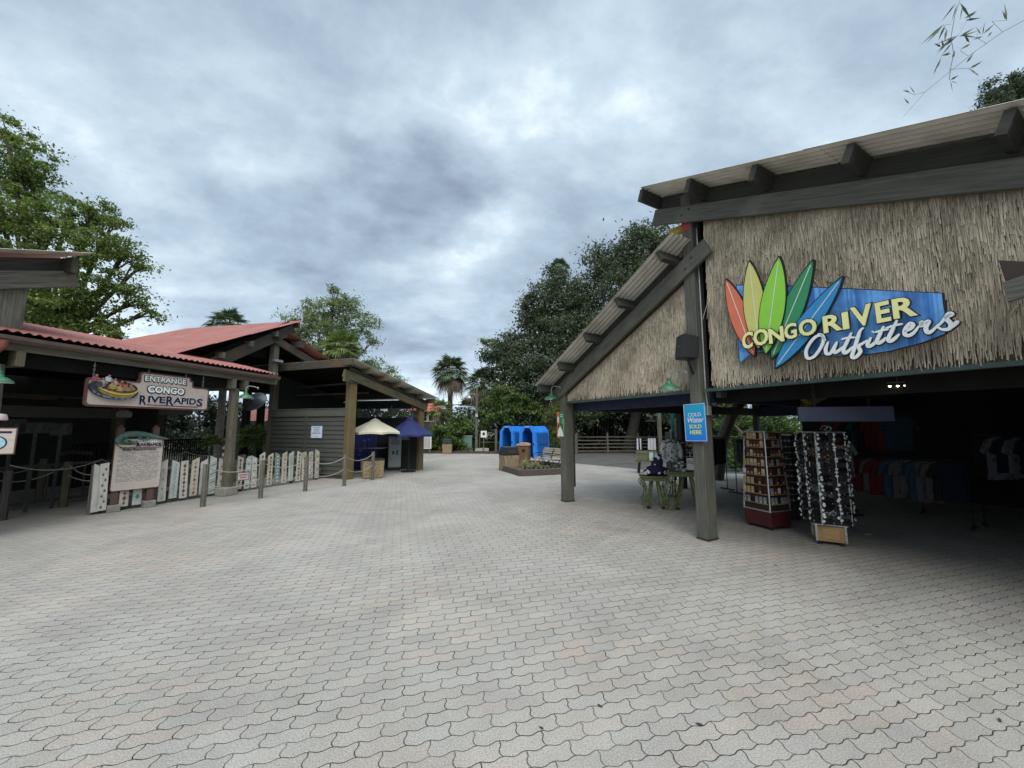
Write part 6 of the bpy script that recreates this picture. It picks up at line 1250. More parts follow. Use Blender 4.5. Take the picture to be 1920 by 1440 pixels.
c=U1+Vector((-.05,-.1,0)); mb=MB(); mb.box(Matrix.Translation(c),-.5,.5,-.3,.3,.95,.98); mb.build('table_top',mat('table_grey',(.12,.12,.12),(.08,.08,.08),sc=9,rough=.4),tb_,bevel=.004)
mb=MB(); mb.tube([c+Vector((0,0,.03)),c+Vector((0,0,.95))],.03,8); mb.build('pedestal',M_black,tb_); mb=MB(); mb.lathe([(.25,0),(.25,.02),(.04,.05)],Matrix.Translation(c),16); mb.build('foot',M_black,tb_)
# blue locker screen with pale flower prints
lk=gp(700,874); a=SV(1.05,3.2,0); 
lkf=Frame(at(664,860,15.9),(at(735,860,16.5)-at(664,860,15.9))); Llk=(at(735,860,16.5)-at(664,860,15.9)); Llk=math.hypot(Llk.x,Llk.y)
lko=thing('blue_screen','deep blue panelled screen printed with small pale flowers behind the umbrella','screen',org=lkf.W(0,0,0))
mb=MB(); 
for i in range(3): mb.box(lkf.M(0,0,0),Llk*i/3+.006,Llk*(i+1)/3-.006,0,.45,.05,1.62)
mb.build('panels',mat('deep_blue',(.012,.02,.16),(.008,.015,.11),sc=2,rough=.5),lko,bevel=.006)
mb=MB(); rr=random.Random(8)
for i in range(16):
    s=rr.uniform(.08,Llk-.08); z=rr.uniform(.5,1.55); mb.cur=rr.random()<.4
    for k in range(4): th=k*1.57+rr.random(); mb.prism([(s+.008*math.cos(th),z+.008*math.sin(th)),(s+.035*math.cos(th-.35),z+.035*math.sin(th-.35)),(s+.045*math.cos(th),z+.045*math.sin(th)),(s+.035*math.cos(th+.35),z+.035*math.sin(th+.35))],lkf.M(0,.0,0),-.003,0)
mb.build('flower_prints',[mat('print_pale',(.35,.38,.5),sc=5),mat('print_brown',(.2,.12,.12),sc=5)],lko)
# kiosk machine
kp=at(739,878,15.9); kp.z=0
kk=thing('ticket_machine','light grey upright ticket machine with a dark screen inside the shelter','ticket machine',org=kp)
Mk=Matrix.Translation(kp)@Matrix.Rotation(rad(18),4,'Z'); M_kg=mat('kiosk_grey',(.30,.32,.33),(.25,.265,.27),sc=4,rough=.45,bump=.02)
mb=MB(); mb.box(Mk,-.25,.25,-.2,.2,.12,1.42); mb.build('cabinet',M_kg,kk,bevel=.02); mb=MB(); mb.box(Mk,-.23,.23,-.18,.18,.0,.12); mb.build('plinth',M_black,kk)
mb=MB(); mb.box(Mk,-.16,.16,-.212,-.2,1.02,1.38); mb.build('screen',mat('screen_dark',(.01,.015,.017),(.03,.04,.04),sc=3,rough=.15,spec=.7,bump=0),kk)
mb=MB(); mb.box(Mk,-.10,-.02,-.208,-.2,.64,.78); mb.box(Mk,.06,.12,-.208,-.2,.62,.80); mb.build('slots',M_black,kk)
mb=MB(); mb.box(Mk,-.22,.22,-.204,-.2,.86,.88); mb.box(Mk,.05,.16,-.21,-.2,.90,.92); mb.build('keypad_strip',M_kg,kk)
hs=at(752,822,15.4); mb=MB(); mb.box(Matrix.Translation(hs),-.17,.05,0,.01,-.06,.06); mb.cur=1; mb.box(Matrix.Translation(hs),.08,.36,0,.01,-.06,.06); o=mb.build('hanging_notices',[mat('notice_teal',(.10,.25,.28),(.3,.4,.4),sc=9,rough=.5),mat('notice_blue2',(.05,.12,.2),(.15,.25,.3),sc=9,rough=.5)],org=hs); prop(o,'pair of small teal notices hanging under the navy umbrella rim','notices')
# ================================================================ PLANTER, BENCHES, BIRDHOUSE BIN, BLUE BOOTHS
pc=[gp(938,881),gp(977,893),gp(1058,889),gp(1066,880),gp(1000,872)]
pl=thing('raised_bed','low brown edged plant bed with a pointed near corner','plant bed',org=pc[1])
mb=MB(); 
for i in range(len(pc)):
    a,b=pc[i],pc[(i+1)%len(pc)]; mb.beam(a+Vector((0,0,.11)),b+Vector((0,0,.11)),.12,.22)
mb.build('edging',mat('edging_brown',(.11,.085,.075),(.07,.056,.05),sc=5,uv=(1,9),rough=.8,bump=.2),pl,bevel=.01)
mb=MB(); n=mb.add([p+Vector((0,0,.17)) for p in pc]); mb.face(range(n,n+len(pc))); mb.build('mulch',M_mulch,pl)
def spiky(loc,n,L,label,m,seed,w_=.018,name='spiky_plant',arch=.5,cat='plant',grp=None):
    rg=np.random.default_rng(seed); V=[];F=[];b=0
    for i in range(n):
        az_=rg.uniform(0,2*math.pi); el=rg.uniform(.35,1.45); l=L*rg.uniform(.6,1.1); d=np.array((math.cos(az_)*math.cos(el),math.sin(az_)*math.cos(el),math.sin(el))); sd=np.array((-math.sin(az_),math.cos(az_),0))
        for k in range(4):
            t=k/3; p=np.array(loc)+d*l*t+np.array((0,0,-arch*l*t*t*math.cos(el))); ww=w_*(1-t)**.6*(1.2 if k else .8)+.001; V+= [p-sd*ww,p+sd*ww]
        F+=[(b,b+1,b+3,b+2),(b+2,b+3,b+5,b+4),(b+4,b+5,b+7,b+6)]; b+=8
    o=npmesh(name,V,F,m,org=loc); return prop(o,label,cat,grp)
M_spk=leafmat('variegated_blade',(.22,.24,.08),(.50,.50,.26),trans=.2); M_gcov=leafmat('low_leaf',(.05,.08,.025),(.14,.17,.06),trans=.2)
spiky(gp(985,886)+Vector((0,.35,.16)),70,.52,'large spiky variegated plant in the middle of the plant bed',M_spk,1)
spiky(gp(1006,886)+Vector((0,.5,.16)),46,.42,'smaller spiky plant right of the large one in the plant bed',M_spk,2)
for k in range(9):
    t=k/8; p=pc[1].lerp(pc[2],.1+.85*t)+Vector((0,.35+.5*R.random(),.15)); spiky(p,22,.2,'low creeping tuft along the edge of the plant bed',M_gcov,20+k,grp='tufts in the plant bed',w_=.03)
bh=gp(982,876)+Vector((0,.15,0)); Mb=Matrix.Translation(bh)@Matrix.Rotation(rad(-12),4,'Z')
bo=thing('wooden_bin','brown timber box bin with round holes and a curved tan lid','bin',org=bh)
M_bw=mat('bin_brown_wood',(.17,.095,.055),(.11,.062,.038),sc=3,uv=(2,14),rough=.7,bump=.15)
mb=MB(); mb.box(Mb,-.26,.26,-.26,.26,.0,.93); mb.build('bin_body',M_bw,bo,bevel=.012)
mb=MB(); mb.prism([(-.29,.93),(.29,.93),(.29,.95)]+[(.29*math.cos(t),.955+.09*math.sin(t)) for t in [math.pi*k/10 for k in range(1,10)]]+[(-.29,.95)],Mb,-.29,.29); mb.build('lid',mat('lid_tan',(.42,.29,.20),(.35,.24,.16),sc=4,rough=.6),bo)
for ang_,cx in ((0,.04),(-90,0)):
    mb=MB(); mb.lathe([(.075,0),(.075,.006),(.001,.006)],Mb@Matrix.Rotation(rad(ang_),4,'Z')@Matrix.Translation((cx,-.261,.72))@Matrix.Rotation(rad(90),4,'X'),18); mb.build('round_hole',M_black,bo)
def bench(loc,rz,label,L=1.25):
    t=thing('park_bench',label,'bench',group='slatted benches beside the plant bed')
    sl_=[(.02,.44),(.11,.45),(.20,.45),(.29,.44),(.37,.42)]; mb=MB()
    for y,z in sl_: mb.beam((-L/2,y,z),(L/2,y,z),.07,.022)
    mb.build('seat',M_bsl,t); mb=MB()
    for y,z in ((-.03,.52),(-.06,.60),(-.09,.68),(-.125,.76),(-.165,.83)): mb.beam((-L/2,y,z),(L/2,y,z),.022,.06,up=(0,-.35,1))
    mb.build('backrest',M_bsl,t)
    for x in (-L/2+.02,L/2-.02):
        mb=MB(); mb.tube([(x,.42,.0),(x,.36,.12),(x,.22,.26),(x,.37,.40),(x,.2,.42),(x,.0,.42),(x,-.05,.55),(x,-.19,.86)],.022,6); mb.tube([(x,-.10,.0),(x,-.02,.14),(x,.14,.26),(x,.02,.40)],.022,6); mb.tube([(x,.38,.42),(x,.4,.60),(x,.2,.64),(x,-.08,.62)],.016,6); mb.build('iron_side',M_black,t)
    return place(t,loc,rz)
M_bsl=wood('bench_slats',(.36,.33,.25),(.26,.23,.17))
bn=bench(gp(1023,878),rad(112),'left slatted bench with black iron sides beside the plant bed',L=.82)
bn2=copy_tree(bn); place(bn2,gp(1042,881),rad(112),'right slatted bench partly hidden by the far shop post')
# blue booths
M_bl=mat('booth_blue',(.03,.23,.74),(.024,.19,.64),sc=2,rough=.5,bump=.05); M_bld=mat('booth_blue_dark',(.014,.10,.34),(.01,.08,.27),sc=2,rough=.55,bump=.1)
def booth(loc,rz,label):
    t=thing('blue_booth',label,'booth',group='blue plastic booths')
    W_,D,Hh=.98,1.75,1.80
    out=[(-W_/2-.06,0),(-W_/2,Hh-.32),(-W_/2+.16,Hh-.05),(-W_/2+.28,Hh),(W_/2-.28,Hh),(W_/2-.16,Hh-.05),(W_/2,Hh-.32),(W_/2+.06,0)]
    inn=[(-W_/2+.12,0),(-W_/2+.16,Hh-.42),(-W_/2+.34,Hh-.12),(W_/2-.34,Hh-.12),(W_/2-.16,Hh-.42),(W_/2-.12,0)]
    # front face ring built as strips between outer and inner outline
    O=[out[0],out[1],out[3],out[4],out[6],out[7]]
    mb=MB(); 
    for y0,y1 in ((-.03,.12),):
        a=mb.add([(x,y0,z) for x,z in O]+[(x,y0,z) for x,z in inn]+[(x,y1,z) for x,z in O]+[(x,y1,z) for x,z in inn])
        for i in range(5):
            mb.face((a+i,a+i+1,a+6+i+1,a+6+i)); mb.face((a+12+i,a+18+i,a+18+i+1,a+12+i+1)); mb.face((a+i,a+12+i,a+13+i,a+i+1)); mb.face((a+6+i,a+7+i,a+19+i,a+18+i))
    mb.build('door_frame',M_bl,t)
    mb=MB(); S=[(x*.97,z*.985) for x,z in out]; n=len(S); a=mb.add([(x,.10,z) for x,z in S]+[(x,D,z) for x,z in S])
    for i in range(n-1): mb.face((a+i,a+n+i,a+n+i+1,a+i+1))
    mb.face([a+n+i for i in range(n)]); mb.build('shell',M_bl,t)
    mb=MB()
    for s in (-1,1):
        q=[(.22,.12),(.22,Hh-.42),(D-.1,Hh-.42),(D-.1,.12)]
        def xs(z): return s*((W_/2+.06-.06*z/(Hh-.32))*.97+.012)
        a=mb.add([(xs(z),y,z) for y,z in q]+[(xs(z)-s*.02,y,z) for y,z in q]); mb.face((a,a+1,a+2,a+3)); 
        for i in range(4): j=(i+1)%4; mb.face((a+i,a+4+i,a+4+j,a+j))
        mb.beam((xs(.7)+s*.01,.35,.78),(xs(.7)+s*.01,D-.25,.78),.03,.04)
    mb.build('side_panel',M_bld,t)
    mb=MB(); mb.box(ID,-W_/2+.1,W_/2-.1,D-.08,D-.05,.02,Hh-.1); mb.build('inner_back',M_bld,t)
    mb=MB(); mb.box(ID,-.12,.12,-.036,-.03,Hh-.10,Hh-.04); mb.build('top_label',mat('label_grey',(.4,.42,.42),sc=9),t)
    mb=MB(); mb.box(ID,W_/2-.11,W_/2-.05,-.05,-.03,.72,.86); mb.build('latch',M_black,t)
    return place(t,loc,rz)
bz=gp(955,853)
bA=booth(gp(950,853)+Vector((0,.3,0)),rad(-31),'left blue plastic booth with an arched opening'); bA.location.z=0
bB=copy_tree(bA); place(bB,gp(991,860)+Vector((-.05,.2,0)),rad(-31),'right blue plastic booth nearer the rail fence')
# ---------------------------------------------------------------- rail fences behind
railfence('rail_fence',gp(1024,851),gp(1080,850),1.15,5,'short grey split rail fence beside the right blue booth',M_old,sp=1.6,ph=.15)
railfence('rail_fence',gp(1082,849.5),gp(1420,848),1.15,5,'long dim split rail fence behind the shop',M_old,sp=2.2,ph=.2)
railfence('wire_fence',Vector((-2.3,27.6,0)),Vector((1.2,27.2,0)),1.1,1,'thin grey wire fence in the planting behind the kerb',M_old,sp=1.8,th=.03)
# small things behind the kerb
def simple(name,label,cat,org): return thing(name,label,cat,org=org)
ub=at(876,835,26.8); ub.z=0; t=simple('utility_box','pale green utility cabinet in the shrubs behind the kerb','utility box',ub)
mb=MB(); mb.box(Matrix.Translation(ub),-.34,.34,-.2,.2,.15,1.08); mb.build('cabinet',mat('utility_green',(.16,.25,.23),(.12,.2,.18),sc=4,rough=.5),t,bevel=.02); mb=MB(); mb.box(Matrix.Translation(ub),-.38,.38,-.24,.24,1.082,1.14); mb.build('cap',M_metal,t); mb=MB(); mb.box(Matrix.Translation(ub),-.4,.4,-.25,.25,0,.15); mb.build('plinth',MATS['concrete_base'],t)
lp2=at(893,840,26.2); lp2.z=0; t=simple('lamp_pole','slim grey timber pole with a small lamp behind the kerb','pole',lp2)
mb=MB(); mb.tube([lp2,lp2+Vector((0,0,4.4))],[.10,.075],8); mb.build('pole',M_old,t); mb=MB(); mb.box(Matrix.Translation(lp2+Vector((.02,-.12,2.5))),-.08,.08,-.06,.06,-.1,.12); mb.build('junction_box',M_metal,t)
mb=MB(); mb.tube([lp2+Vector((0,0,3.9)),lp2+Vector((-.3,-.1,4.0)),lp2+Vector((-.5,-.1,3.85))],.02,6); mb.lathe([(.16,-.16),(.1,-.05),(.03,0)],Matrix.Translation(lp2+Vector((-.5,-.1,3.85))),12); mb.build('lamp_arm',M_metal,t)
ws=at(907,814,25.9); w0=Vector((ws.x,ws.y,0)); t=simple('small_path_sign','small white sign with a dark emblem on a post behind the kerb','sign',w0)
mb=MB(); mb.box(Matrix.Translation(ws),-.2,.2,0,.02,-.22,.22); mb.build('board',M_white,t); mb=MB(); mb.sphere(ws+Vector((0,-.004,.02)),.09,sc=(1,.1,1.2)); mb.build('emblem',M_black,t); mb=MB(); mb.beam(w0,ws-Vector((0,-.04,.2)),.05,.05); mb.build('post',M_old,t)
fp=at(930,840,26.4); mb=MB(); mb.beam(Vector((fp.x,fp.y,0)),Vector((fp.x,fp.y,1.6)),.16,.16); o=mb.build('timber_post',M_old,org=(fp.x,fp.y,0)); prop(o,'plain timber post between the small white sign and the blue booths','post')
md=at(800,829,24.9); m0=Vector((md.x,md.y,0)); t=simple('map_board','pale grey map board on short legs by the shelter end','sign board',m0)
mb=MB(); mb.box(Matrix.Translation(md),-.30,.30,0,.04,-.42,.42); mb.build('frame',M_white,t); mb=MB(); mb.box(Matrix.Translation(md),-.25,.25,-.004,.0,-.38,.26); mb.cur=1; mb.box(Matrix.Translation(md),-.25,.25,-.004,.0,.30,.38); mb.build('map_sheet',[mat('map_print',(.42,.40,.38),(.26,.26,.27),sc=16,rough=.6),mat('map_head',(.2,.22,.26),sc=9)],t)
for x in (-.22,.22): mb=MB(); mb.beam(m0+Vector((x,.02,0)),m0+Vector((x,.02,md.z-.4)),.06,.06); mb.build('leg',M_old,t)
st_=at(904,848,26.3); mb=MB(); mb.box(Matrix.Translation((st_.x,st_.y,0)),-.45,.45,-.25,.25,.12,.3); o=mb.build('stone_slab',mat('slab_pale',(.42,.41,.38),(.32,.31,.28),sc=5,rough=.9,bump=.3),org=(st_.x,st_.y,0)); prop(o,'flat pale stone slab lying behind the kerb','stone')
# far red-roofed house
fh=thing('far_house','small grey house with a red hipped roof beyond the shelter','house',org=Vector((-9,39,0)))
hx0,hx1=at(770,800,38).x,at(816,800,38).x; H_=at(800,772,38).z
mb=MB(); mb.box(Matrix.Translation((0,38,0)),hx0,hx1,0,5,0,H_); mb.build('wall',M_siding,fh)
rx1=at(833,800,38).x; zr_=at(800,763,38).z
mb=MB(); a=mb.add([(hx0-.3,37.4,H_+.1),(rx1-.1,37.4,H_-.05),(rx1-.1,43.5,H_-.05),(hx0-.3,43.5,H_+.1),(hx0,40,zr_+.6),(at(812,760,40).x,40,zr_+.55)])
for q in ((0,1,5,4),(1,2,5),(2,3,4,5),(3,0,4)): mb.face([a+i for i in q])
mb.build('roof',mat('far_red',(.48,.09,.08),(.40,.08,.07),sc=3,rough=.6),fh)
for u0,u1 in ((795,800),(804,812)):
    x0,x1=at(u0,790,37.95).x,at(u1,790,37.95).x; z0,z1=at(800,789,37.95).z,at(800,773,37.95).z
    mb=MB(); mb.box(Matrix.Translation((0,37.95,0)),x0-.08,x1+.08,-.03,.04,z0-.08,z1+.08); f=mb.build('window',M_white,fh); mb=MB(); mb.box(Matrix.Translation((0,37.95,0)),x0,x1,-.045,-.032,z0,z1); mb.build('pane',mat('dark_pane',(.012,.014,.016),sc=3,rough=.15,spec=.7,bump=0),f)
mb=MB(); mb.beam((hx0,37.6,H_-.0),(rx1-.15,37.6,H_-.05),.1,.18); mb.beam((rx1-.4,37.6,0),(rx1-.4,37.6,H_-.1),.14,.14,up=(1,0,0)); mb.build('porch_beam',M_grayd,fh)
# leaf litter on the pavement: scattered single dark leaves
lf_=mat('dry_leaf',(.035,.028,.022),(.06,.04,.025),sc=30,rough=.8); proto=None
for (u,v) in ((1125,1325),(1685,1318),(1875,1352),(1015,1366),(1312,1360),(1454,1060),(1645,1176),(1240,968),(905,871)):
    if proto is None:
        mb=MB(); mb.prism([(-.028,0),(-.01,-.009),(.012,-.008),(.028,.002),(.01,.011),(-.012,.009)],Matrix.Rotation(rad(90),4,'X'),-.002,.002); proto=mb.build('fallen_leaf',lf_); o=proto
    else: o=copy_tree(proto)
    o.location=gp(u,v)+Vector((0,0,.006)); o.rotation_euler=(R.uniform(-.25,.25),R.uniform(-.2,.2),R.uniform(0,6)); s=R.uniform(.4,.8); o.scale=(s,s,s); prop(o,'small dark dry leaf lying on the pavers','leaf','fallen leaves on the pavers')
# ================================================================ TREES AND PLANTS
def leaves(centers,radii,n,size,asp,rg,nclump=14,sig=.16,droop=0.0,shell=.55,flat=1.0,ls=1.0):
    """clumps of small leaf faces spread through a set of balls -> arrays"""
    centers=np.array(centers,float); radii=np.array(radii,float); wts=radii**2; wts/=wts.sum()
    P=[]
    cl=[]
    for c,r,wt in zip(centers,radii,wts):
        k=max(3,int(nclump*wt*len(radii)))
        d=rg.normal(size=(k,3)); d/=np.linalg.norm(d,axis=1)[:,None]; rr=r*(shell+(1-shell)*rg.random(k))**1.0*np.where(rg.random(k)<.25,rg.random(k),1)
        q=c+d*rr[:,None]*np.array((1,1,flat)); cl.append(q)
    cl=np.concatenate(cl); idx=rg.integers(0,len(cl),n); s=rg.lognormal(0,.35,len(cl))*sig*radii.mean()
    pos=cl[idx]+rg.normal(size=(n,3))*s[idx][:,None]*np.array((1,1,.62))
    pos[:,2]-=droop*rg.random(n)
    nrm=rg.normal(size=(n,3))+np.array((0,0,.7)); nrm/=np.linalg.norm(nrm,axis=1)[:,None]
    t=rg.normal(size=(n,3)); t-=nrm*(t*nrm).sum(1)[:,None]; t/=np.linalg.norm(t,axis=1)[:,None]; b=np.cross(nrm,t)
    L=size*rg.uniform(.6,1.3,n)*ls; W_=L*asp
    V=np.empty((n,4,3)); V[:,0]=pos-t*L[:,None]*.5; V[:,1]=pos+b*W_[:,None]*.5+t*L[:,None]*.06; V[:,2]=pos+t*L[:,None]*.5; V[:,3]=pos-b*W_[:,None]*.5+t*L[:,None]*.06
    V[:,0,2]+=0; V[:,2,2]-=L*.15
    return V.reshape(-1,3),np.arange(n*4).reshape(n,4),cl
def tree(name,label,blobs,n,size,m,trunk,asp=.45,nclump=30,sig=.17,seed=1,shell=.55,tr=.22,cat='tree',flat=1.0,nb=14,group=None,bm=None,rtwig=.018):
    """blobs: (u,v,rpx,Y) -> balls at real distance Y; trunk: foot point"""
    rg=np.random.default_rng(seed); C=[];Rr=[]
    for (u,v,rp_,Y) in blobs: p=at(u,v,Y); C.append(tuple(p)); Rr.append(rp_/720*Y)
    t=thing(name,label,cat,org=trunk,group=group)
    V,F,cl=leaves(C,Rr,n,size,asp,rg,nclump=nclump,sig=sig,shell=shell,flat=flat)
    npmesh('crown',V,F,m,t)
    trunk=Vector(trunk); cen=Vector(np.average(np.array(C),axis=0,weights=np.array(Rr)**2)); fork=trunk.lerp(Vector((cen.x,cen.y,0)),.35); fork.z=max(1.5,min(cen.z*.45,cen.z-min(Rr)*.5))
    mb=MB(); mb.tube([trunk,trunk.lerp(fork,.5)+Vector((.05,.03,0)),fork],[tr*1.25,tr,tr*.85],9)
    rr=random.Random(seed)
    order=list(range(len(C))); rr.shuffle(order)
    for i in order[:nb]:
        c=Vector(C[i]); mid=fork.lerp(c,.5)+Vector((rr.uniform(-.3,.3),rr.uniform(-.3,.3),.25)); mb.tube([fork-Vector((0,0,.1)),mid,c],[tr*.5,tr*.3,tr*.12],6)
        near=sorted(cl,key=lambda q:(Vector(q)-c).length)[:5]
        for q in near[:4]:
            q=Vector(q); mb.tube([mid.lerp(c,.6),(mid.lerp(c,.6)+q)/2+Vector((0,0,.08)),q],[tr*.16,tr*.1,rtwig],5)
    mb.build('trunk',bm or M_bark,t,smooth=True); return t
G_lime=leafmat('leaf_big_tree',(.060,.098,.022),(.215,.285,.07),sc=.55,trans=.35)
G_oak=leafmat('leaf_oak',(.04,.062,.030),(.13,.16,.085),sc=.8,trans=.22)
G_feather=leafmat('leaf_feather',(.095,.135,.045),(.25,.315,.12),sc=.6,trans=.4)
G_shrub=leafmat('leaf_shrub',(.035,.065,.018),(.13,.20,.05),sc=1.2,trans=.3)
G_palm=leafmat('leaf_fan_palm',(.04,.065,.03),(.13,.18,.085),sc=1.5,trans=.2)
G_palmb=leafmat('leaf_bright_palm',(.07,.11,.025),(.24,.32,.09),sc=1.5,trans=.3)
G_dead=leafmat('leaf_dead_frond',(.13,.105,.065),(.25,.21,.14),sc=1.5,trans=.1)
G_bam=leafmat('leaf_bamboo',(.06,.08,.02),(.17,.2,.06),sc=1.5,trans=.3)
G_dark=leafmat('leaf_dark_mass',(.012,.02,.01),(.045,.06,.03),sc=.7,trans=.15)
# big tree at left
BT=[(10,250,45,19),(35,300,55,19),(-20,330,70,19),(70,345,45,19.5),(25,390,60,18.5),(-30,430,70,18.5),(85,420,45,18.5),(130,400,42,19),(175,400,38,19.2),(205,430,30,19.4),(150,450,48,18.6),(100,490,55,18),(40,500,60,18),(-20,520,60,18),(190,480,40,18.8),(240,470,30,19.2),(262,500,22,19.5),(225,530,34,19),(262,560,28,19.3),(280,585,16,19.5),(175,550,42,18.4),(120,570,50,18),(60,590,50,18),(10,600,40,18),(150,610,40,18.6),(200,610,34,19),(222,632,18,19.2)]
tree('broadleaf_tree','large bright green tree rising behind the red roof at left',BT,46000,.175,G_lime,Vector((-25,21,0)),asp=.5,nclump=19,sig=.165,seed=11,shell=.7,tr=.42,nb=22,flat=.85)
# feathery tree in the middle left
FT=[(625,570,34,27),(590,590,36,27),(655,580,30,27),(570,615,30,27),(612,620,40,27),(660,620,34,27.4),(690,600,22,27.4),(560,640,26,27),(600,660,34,27),(650,655,34,27.4),(700,640,16,27.4),(625,538,12,27),(545,600,14,27),(535,640,14,27),(700,680,20,26.5),(725,700,16,26),(745,715,12,26),(680,690,20,26.5)]
tree('feathery_tree','pale green feathery tree behind the corner shelter roof',FT,17000,.22,G_feather,Vector((-13,28,0)),asp=.32,nclump=22,sig=.2,seed=12,shell=.6,tr=.16,nb=18,flat=.8)
# dark oaks in the centre
O1=[(1000,610,36,30),(958,655,34,30),(1030,560,42,29),(1060,620,55,28),(1010,680,55,29),(950,700,40,30),(1090,560,45,28),(1130,500,42,28),(1110,640,60,27),(1060,700,60,27),(980,740,45,29),(985,575,14,30),(1040,520,22,29),(925,665,22,30),(1130,720,60,27),(1080,770,50,27),(1000,790,40,28),(930,760,30,30)]
O2=[(1200,470,45,25),(1240,450,35,25),(1170,530,50,25),(1230,540,55,25),(1280,500,45,24),(1330,520,40,24),(1180,600,55,25),(1190,440,18,25),(1165,480,20,25),(1240,640,60,24),(1180,690,60,25),(1260,740,55,24),(1360,620,60,24),(1340,740,60,24)]
tree('oak_tree','dense dark oak filling the middle of the view behind the blue booths',O1,90000,.24,G_oak,Vector((2.0,31,0)),asp=.45,nclump=90,sig=.17,seed=13,shell=.6,tr=.35,nb=18)
tree('oak_tree','dark oak rising above the shop roof at its left end',O2,62000,.22,G_oak,Vector((8.0,27,0)),asp=.45,nclump=90,sig=.17,seed=14,shell=.6,tr=.35,nb=14)
tree('light_green_tree','small yellow green branch tip poking out left of the dark oak',[(920,643,13,31),(938,655,12,31),(905,640,8,31),(950,670,14,31)],2200,.2,G_feather,Vector((-.5,32,0)),asp=.35,nclump=8,sig=.25,seed=15,tr=.09,nb=4)
tree('roof_tree','dark tree top showing over the shop roof at the right edge',[(1890,165,34,13),(1925,160,45,13),(1870,190,22,13),(1940,220,60,13),(1850,205,10,13)],16000,.12,G_oak,Vector((17.5,14,0)),asp=.4,nclump=16,sig=.2,seed=16,tr=.2,nb=5)
# ---- palms
def fan_palm(name,label,loc,top,rf,lp,nf,m,seed,dead=10,tr=.16,nb=22,lo=-.75,cat='palm',bm=None,skirt=None,trunk=True,group=None):
    rg=np.random.default_rng(seed); t=thing(name,label,cat,org=loc,group=group)
    def fronds(n,el0,el1,m_,nm,drp):
        V=[];F=[];b=0; PV=[];
        mbp=MB()
        for i in range(n):
            az_=2*math.pi*(i*.618+rg.uniform(-.04,.04)); el=el0+(el1-el0)*((i+.5)/n)+rg.uniform(-.08,.08)
            d=np.array((math.cos(az_)*math.cos(el),math.sin(az_)*math.cos(el),math.sin(el))); sd=np.array((-math.sin(az_),math.cos(az_),0.)); up=np.cross(sd,d)*-1
            if up[2]<0: up=-up
            l=lp*rg.uniform(.8,1.15); hub=np.array(top)+d*l+np.array((0,0,-.12*l*math.cos(el)))
            mbp.tube([Vector(top),Vector(np.array(top)+d*l*.5+np.array((0,0,.02*l))),Vector(hub)],[.022,.016,.012],4,cap=False)
            d2=d+np.array((0,0,-.35-.25*max(0,math.cos(el)))); d2/=np.linalg.norm(d2)
            for k in range(nb):
                a=(-1.9+3.8*k/(nb-1)); r=rf*(1-.25*abs(a)/1.9)*rg.uniform(.85,1.08); dr=d2*math.cos(a)+sd*math.sin(a)+up*.12; dr/=np.linalg.norm(dr)
                w0=rf*.045; wv=np.cross(dr,up); wv/=np.linalg.norm(wv)+1e-6
                p0=hub; p1=hub+dr*r*.55; p2=hub+dr*r+np.array((0,0,-drp*r*rg.uniform(.5,1.2)))
                V+=[p0-wv*w0*.25,p0+wv*w0*.25,p1+wv*w0,p1-wv*w0,p2+wv*.004,p2-wv*.004]; F+=[(b,b+1,b+2,b+3),(b+3,b+2,b+4,b+5)]; b+=6
        npmesh(nm,V,F,m_,t); return mbp
    m1=fronds(nf,1.35,lo+.45,m,'crown',.30); m1.build('petioles',mat('petiole',(.16,.19,.07),(.12,.12,.05),sc=5),t)
    if dead: fronds(dead,lo+.35,lo-.35,G_dead,'dead_fronds',.6)
    if trunk:
        mb=MB(); L0=Vector(loc); T0=Vector(top); n=10; rr=random.Random(seed); mb.tube([L0.lerp(T0,i/n) for i in range(n+1)],[tr*(1.15-.25*i/n+rr.uniform(-.03,.03)) for i in range(n+1)],10); mb.build('trunk',bm or M_palmbark,t,smooth=True)
    return t
def palm_at(name,label,u,v,Y,rpx,seed,m=None,**k):
    top=at(u,v,Y); R_=rpx/720*Y; return fan_palm(name,label,(top.x,top.y,0),tuple(top),R_*.56,R_*.52,k.pop('nf',34),m or G_palm,seed,**k)
palm_at('sabal_palm','tall cabbage palm with a round crown standing alone against the sky',845,700,33,42,1,dead=12,tr=.21,nf=44)
palm_at('sabal_palm','shaggy cabbage palm touching the oak just right of the lone palm',905,722,31,42,2,dead=16,tr=.2,nf=36)
palm_at('date_palm','palm tip standing above the dark oak crown',1048,502,33,24,3,dead=0,nf=30,tr=.2)
palm_at('fan_palm','fan palm top showing above the tall red roof',428,612,19,42,4,dead=4,nf=34,m=G_palm)
palm_at('fan_palm','drooping fan palm in front of the feathery tree',640,655,24,44,5,m=G_palmb,dead=10,nf=34)
palm_at('fan_palm','fan palm just above the corner shelter roof',590,690,22,26,6,m=G_palmb,dead=0,nf=22)
for i,(u,v,Y,r,lab,m) in enumerate(((838,778,36,18,'small palm right of the far red roofed house',G_palm),(880,770,33,34,'leafy palm right of the lone palm trunk',G_palm),(825,770,32,30,'leafy palm left of the lone palm trunk',G_palmb),(868,800,30,26,'low palm with pale fronds behind the hedge',G_palmb),(905,790,30,26,'low palm behind the slim lamp pole',G_palm),(828,806,30,14,'low palm at the left end of the hedge',G_palmb))):
    palm_at('low_palm',lab,u,v,Y,r,30+i,m=m,dead=3,nf=24,nb=16)
palm_at('fan_plant','bright fan leaved plant behind the picket fence under the pink roof',478,830,17.5,42,50,m=G_palmb,dead=0,nf=26,tr=.07,lo=-.5)
palm_at('fan_plant','bright fan leaved plant seen just left of the thick entrance post',398,832,16.5,24,51,m=G_palmb,dead=0,nf=20,tr=.06,lo=-.5)
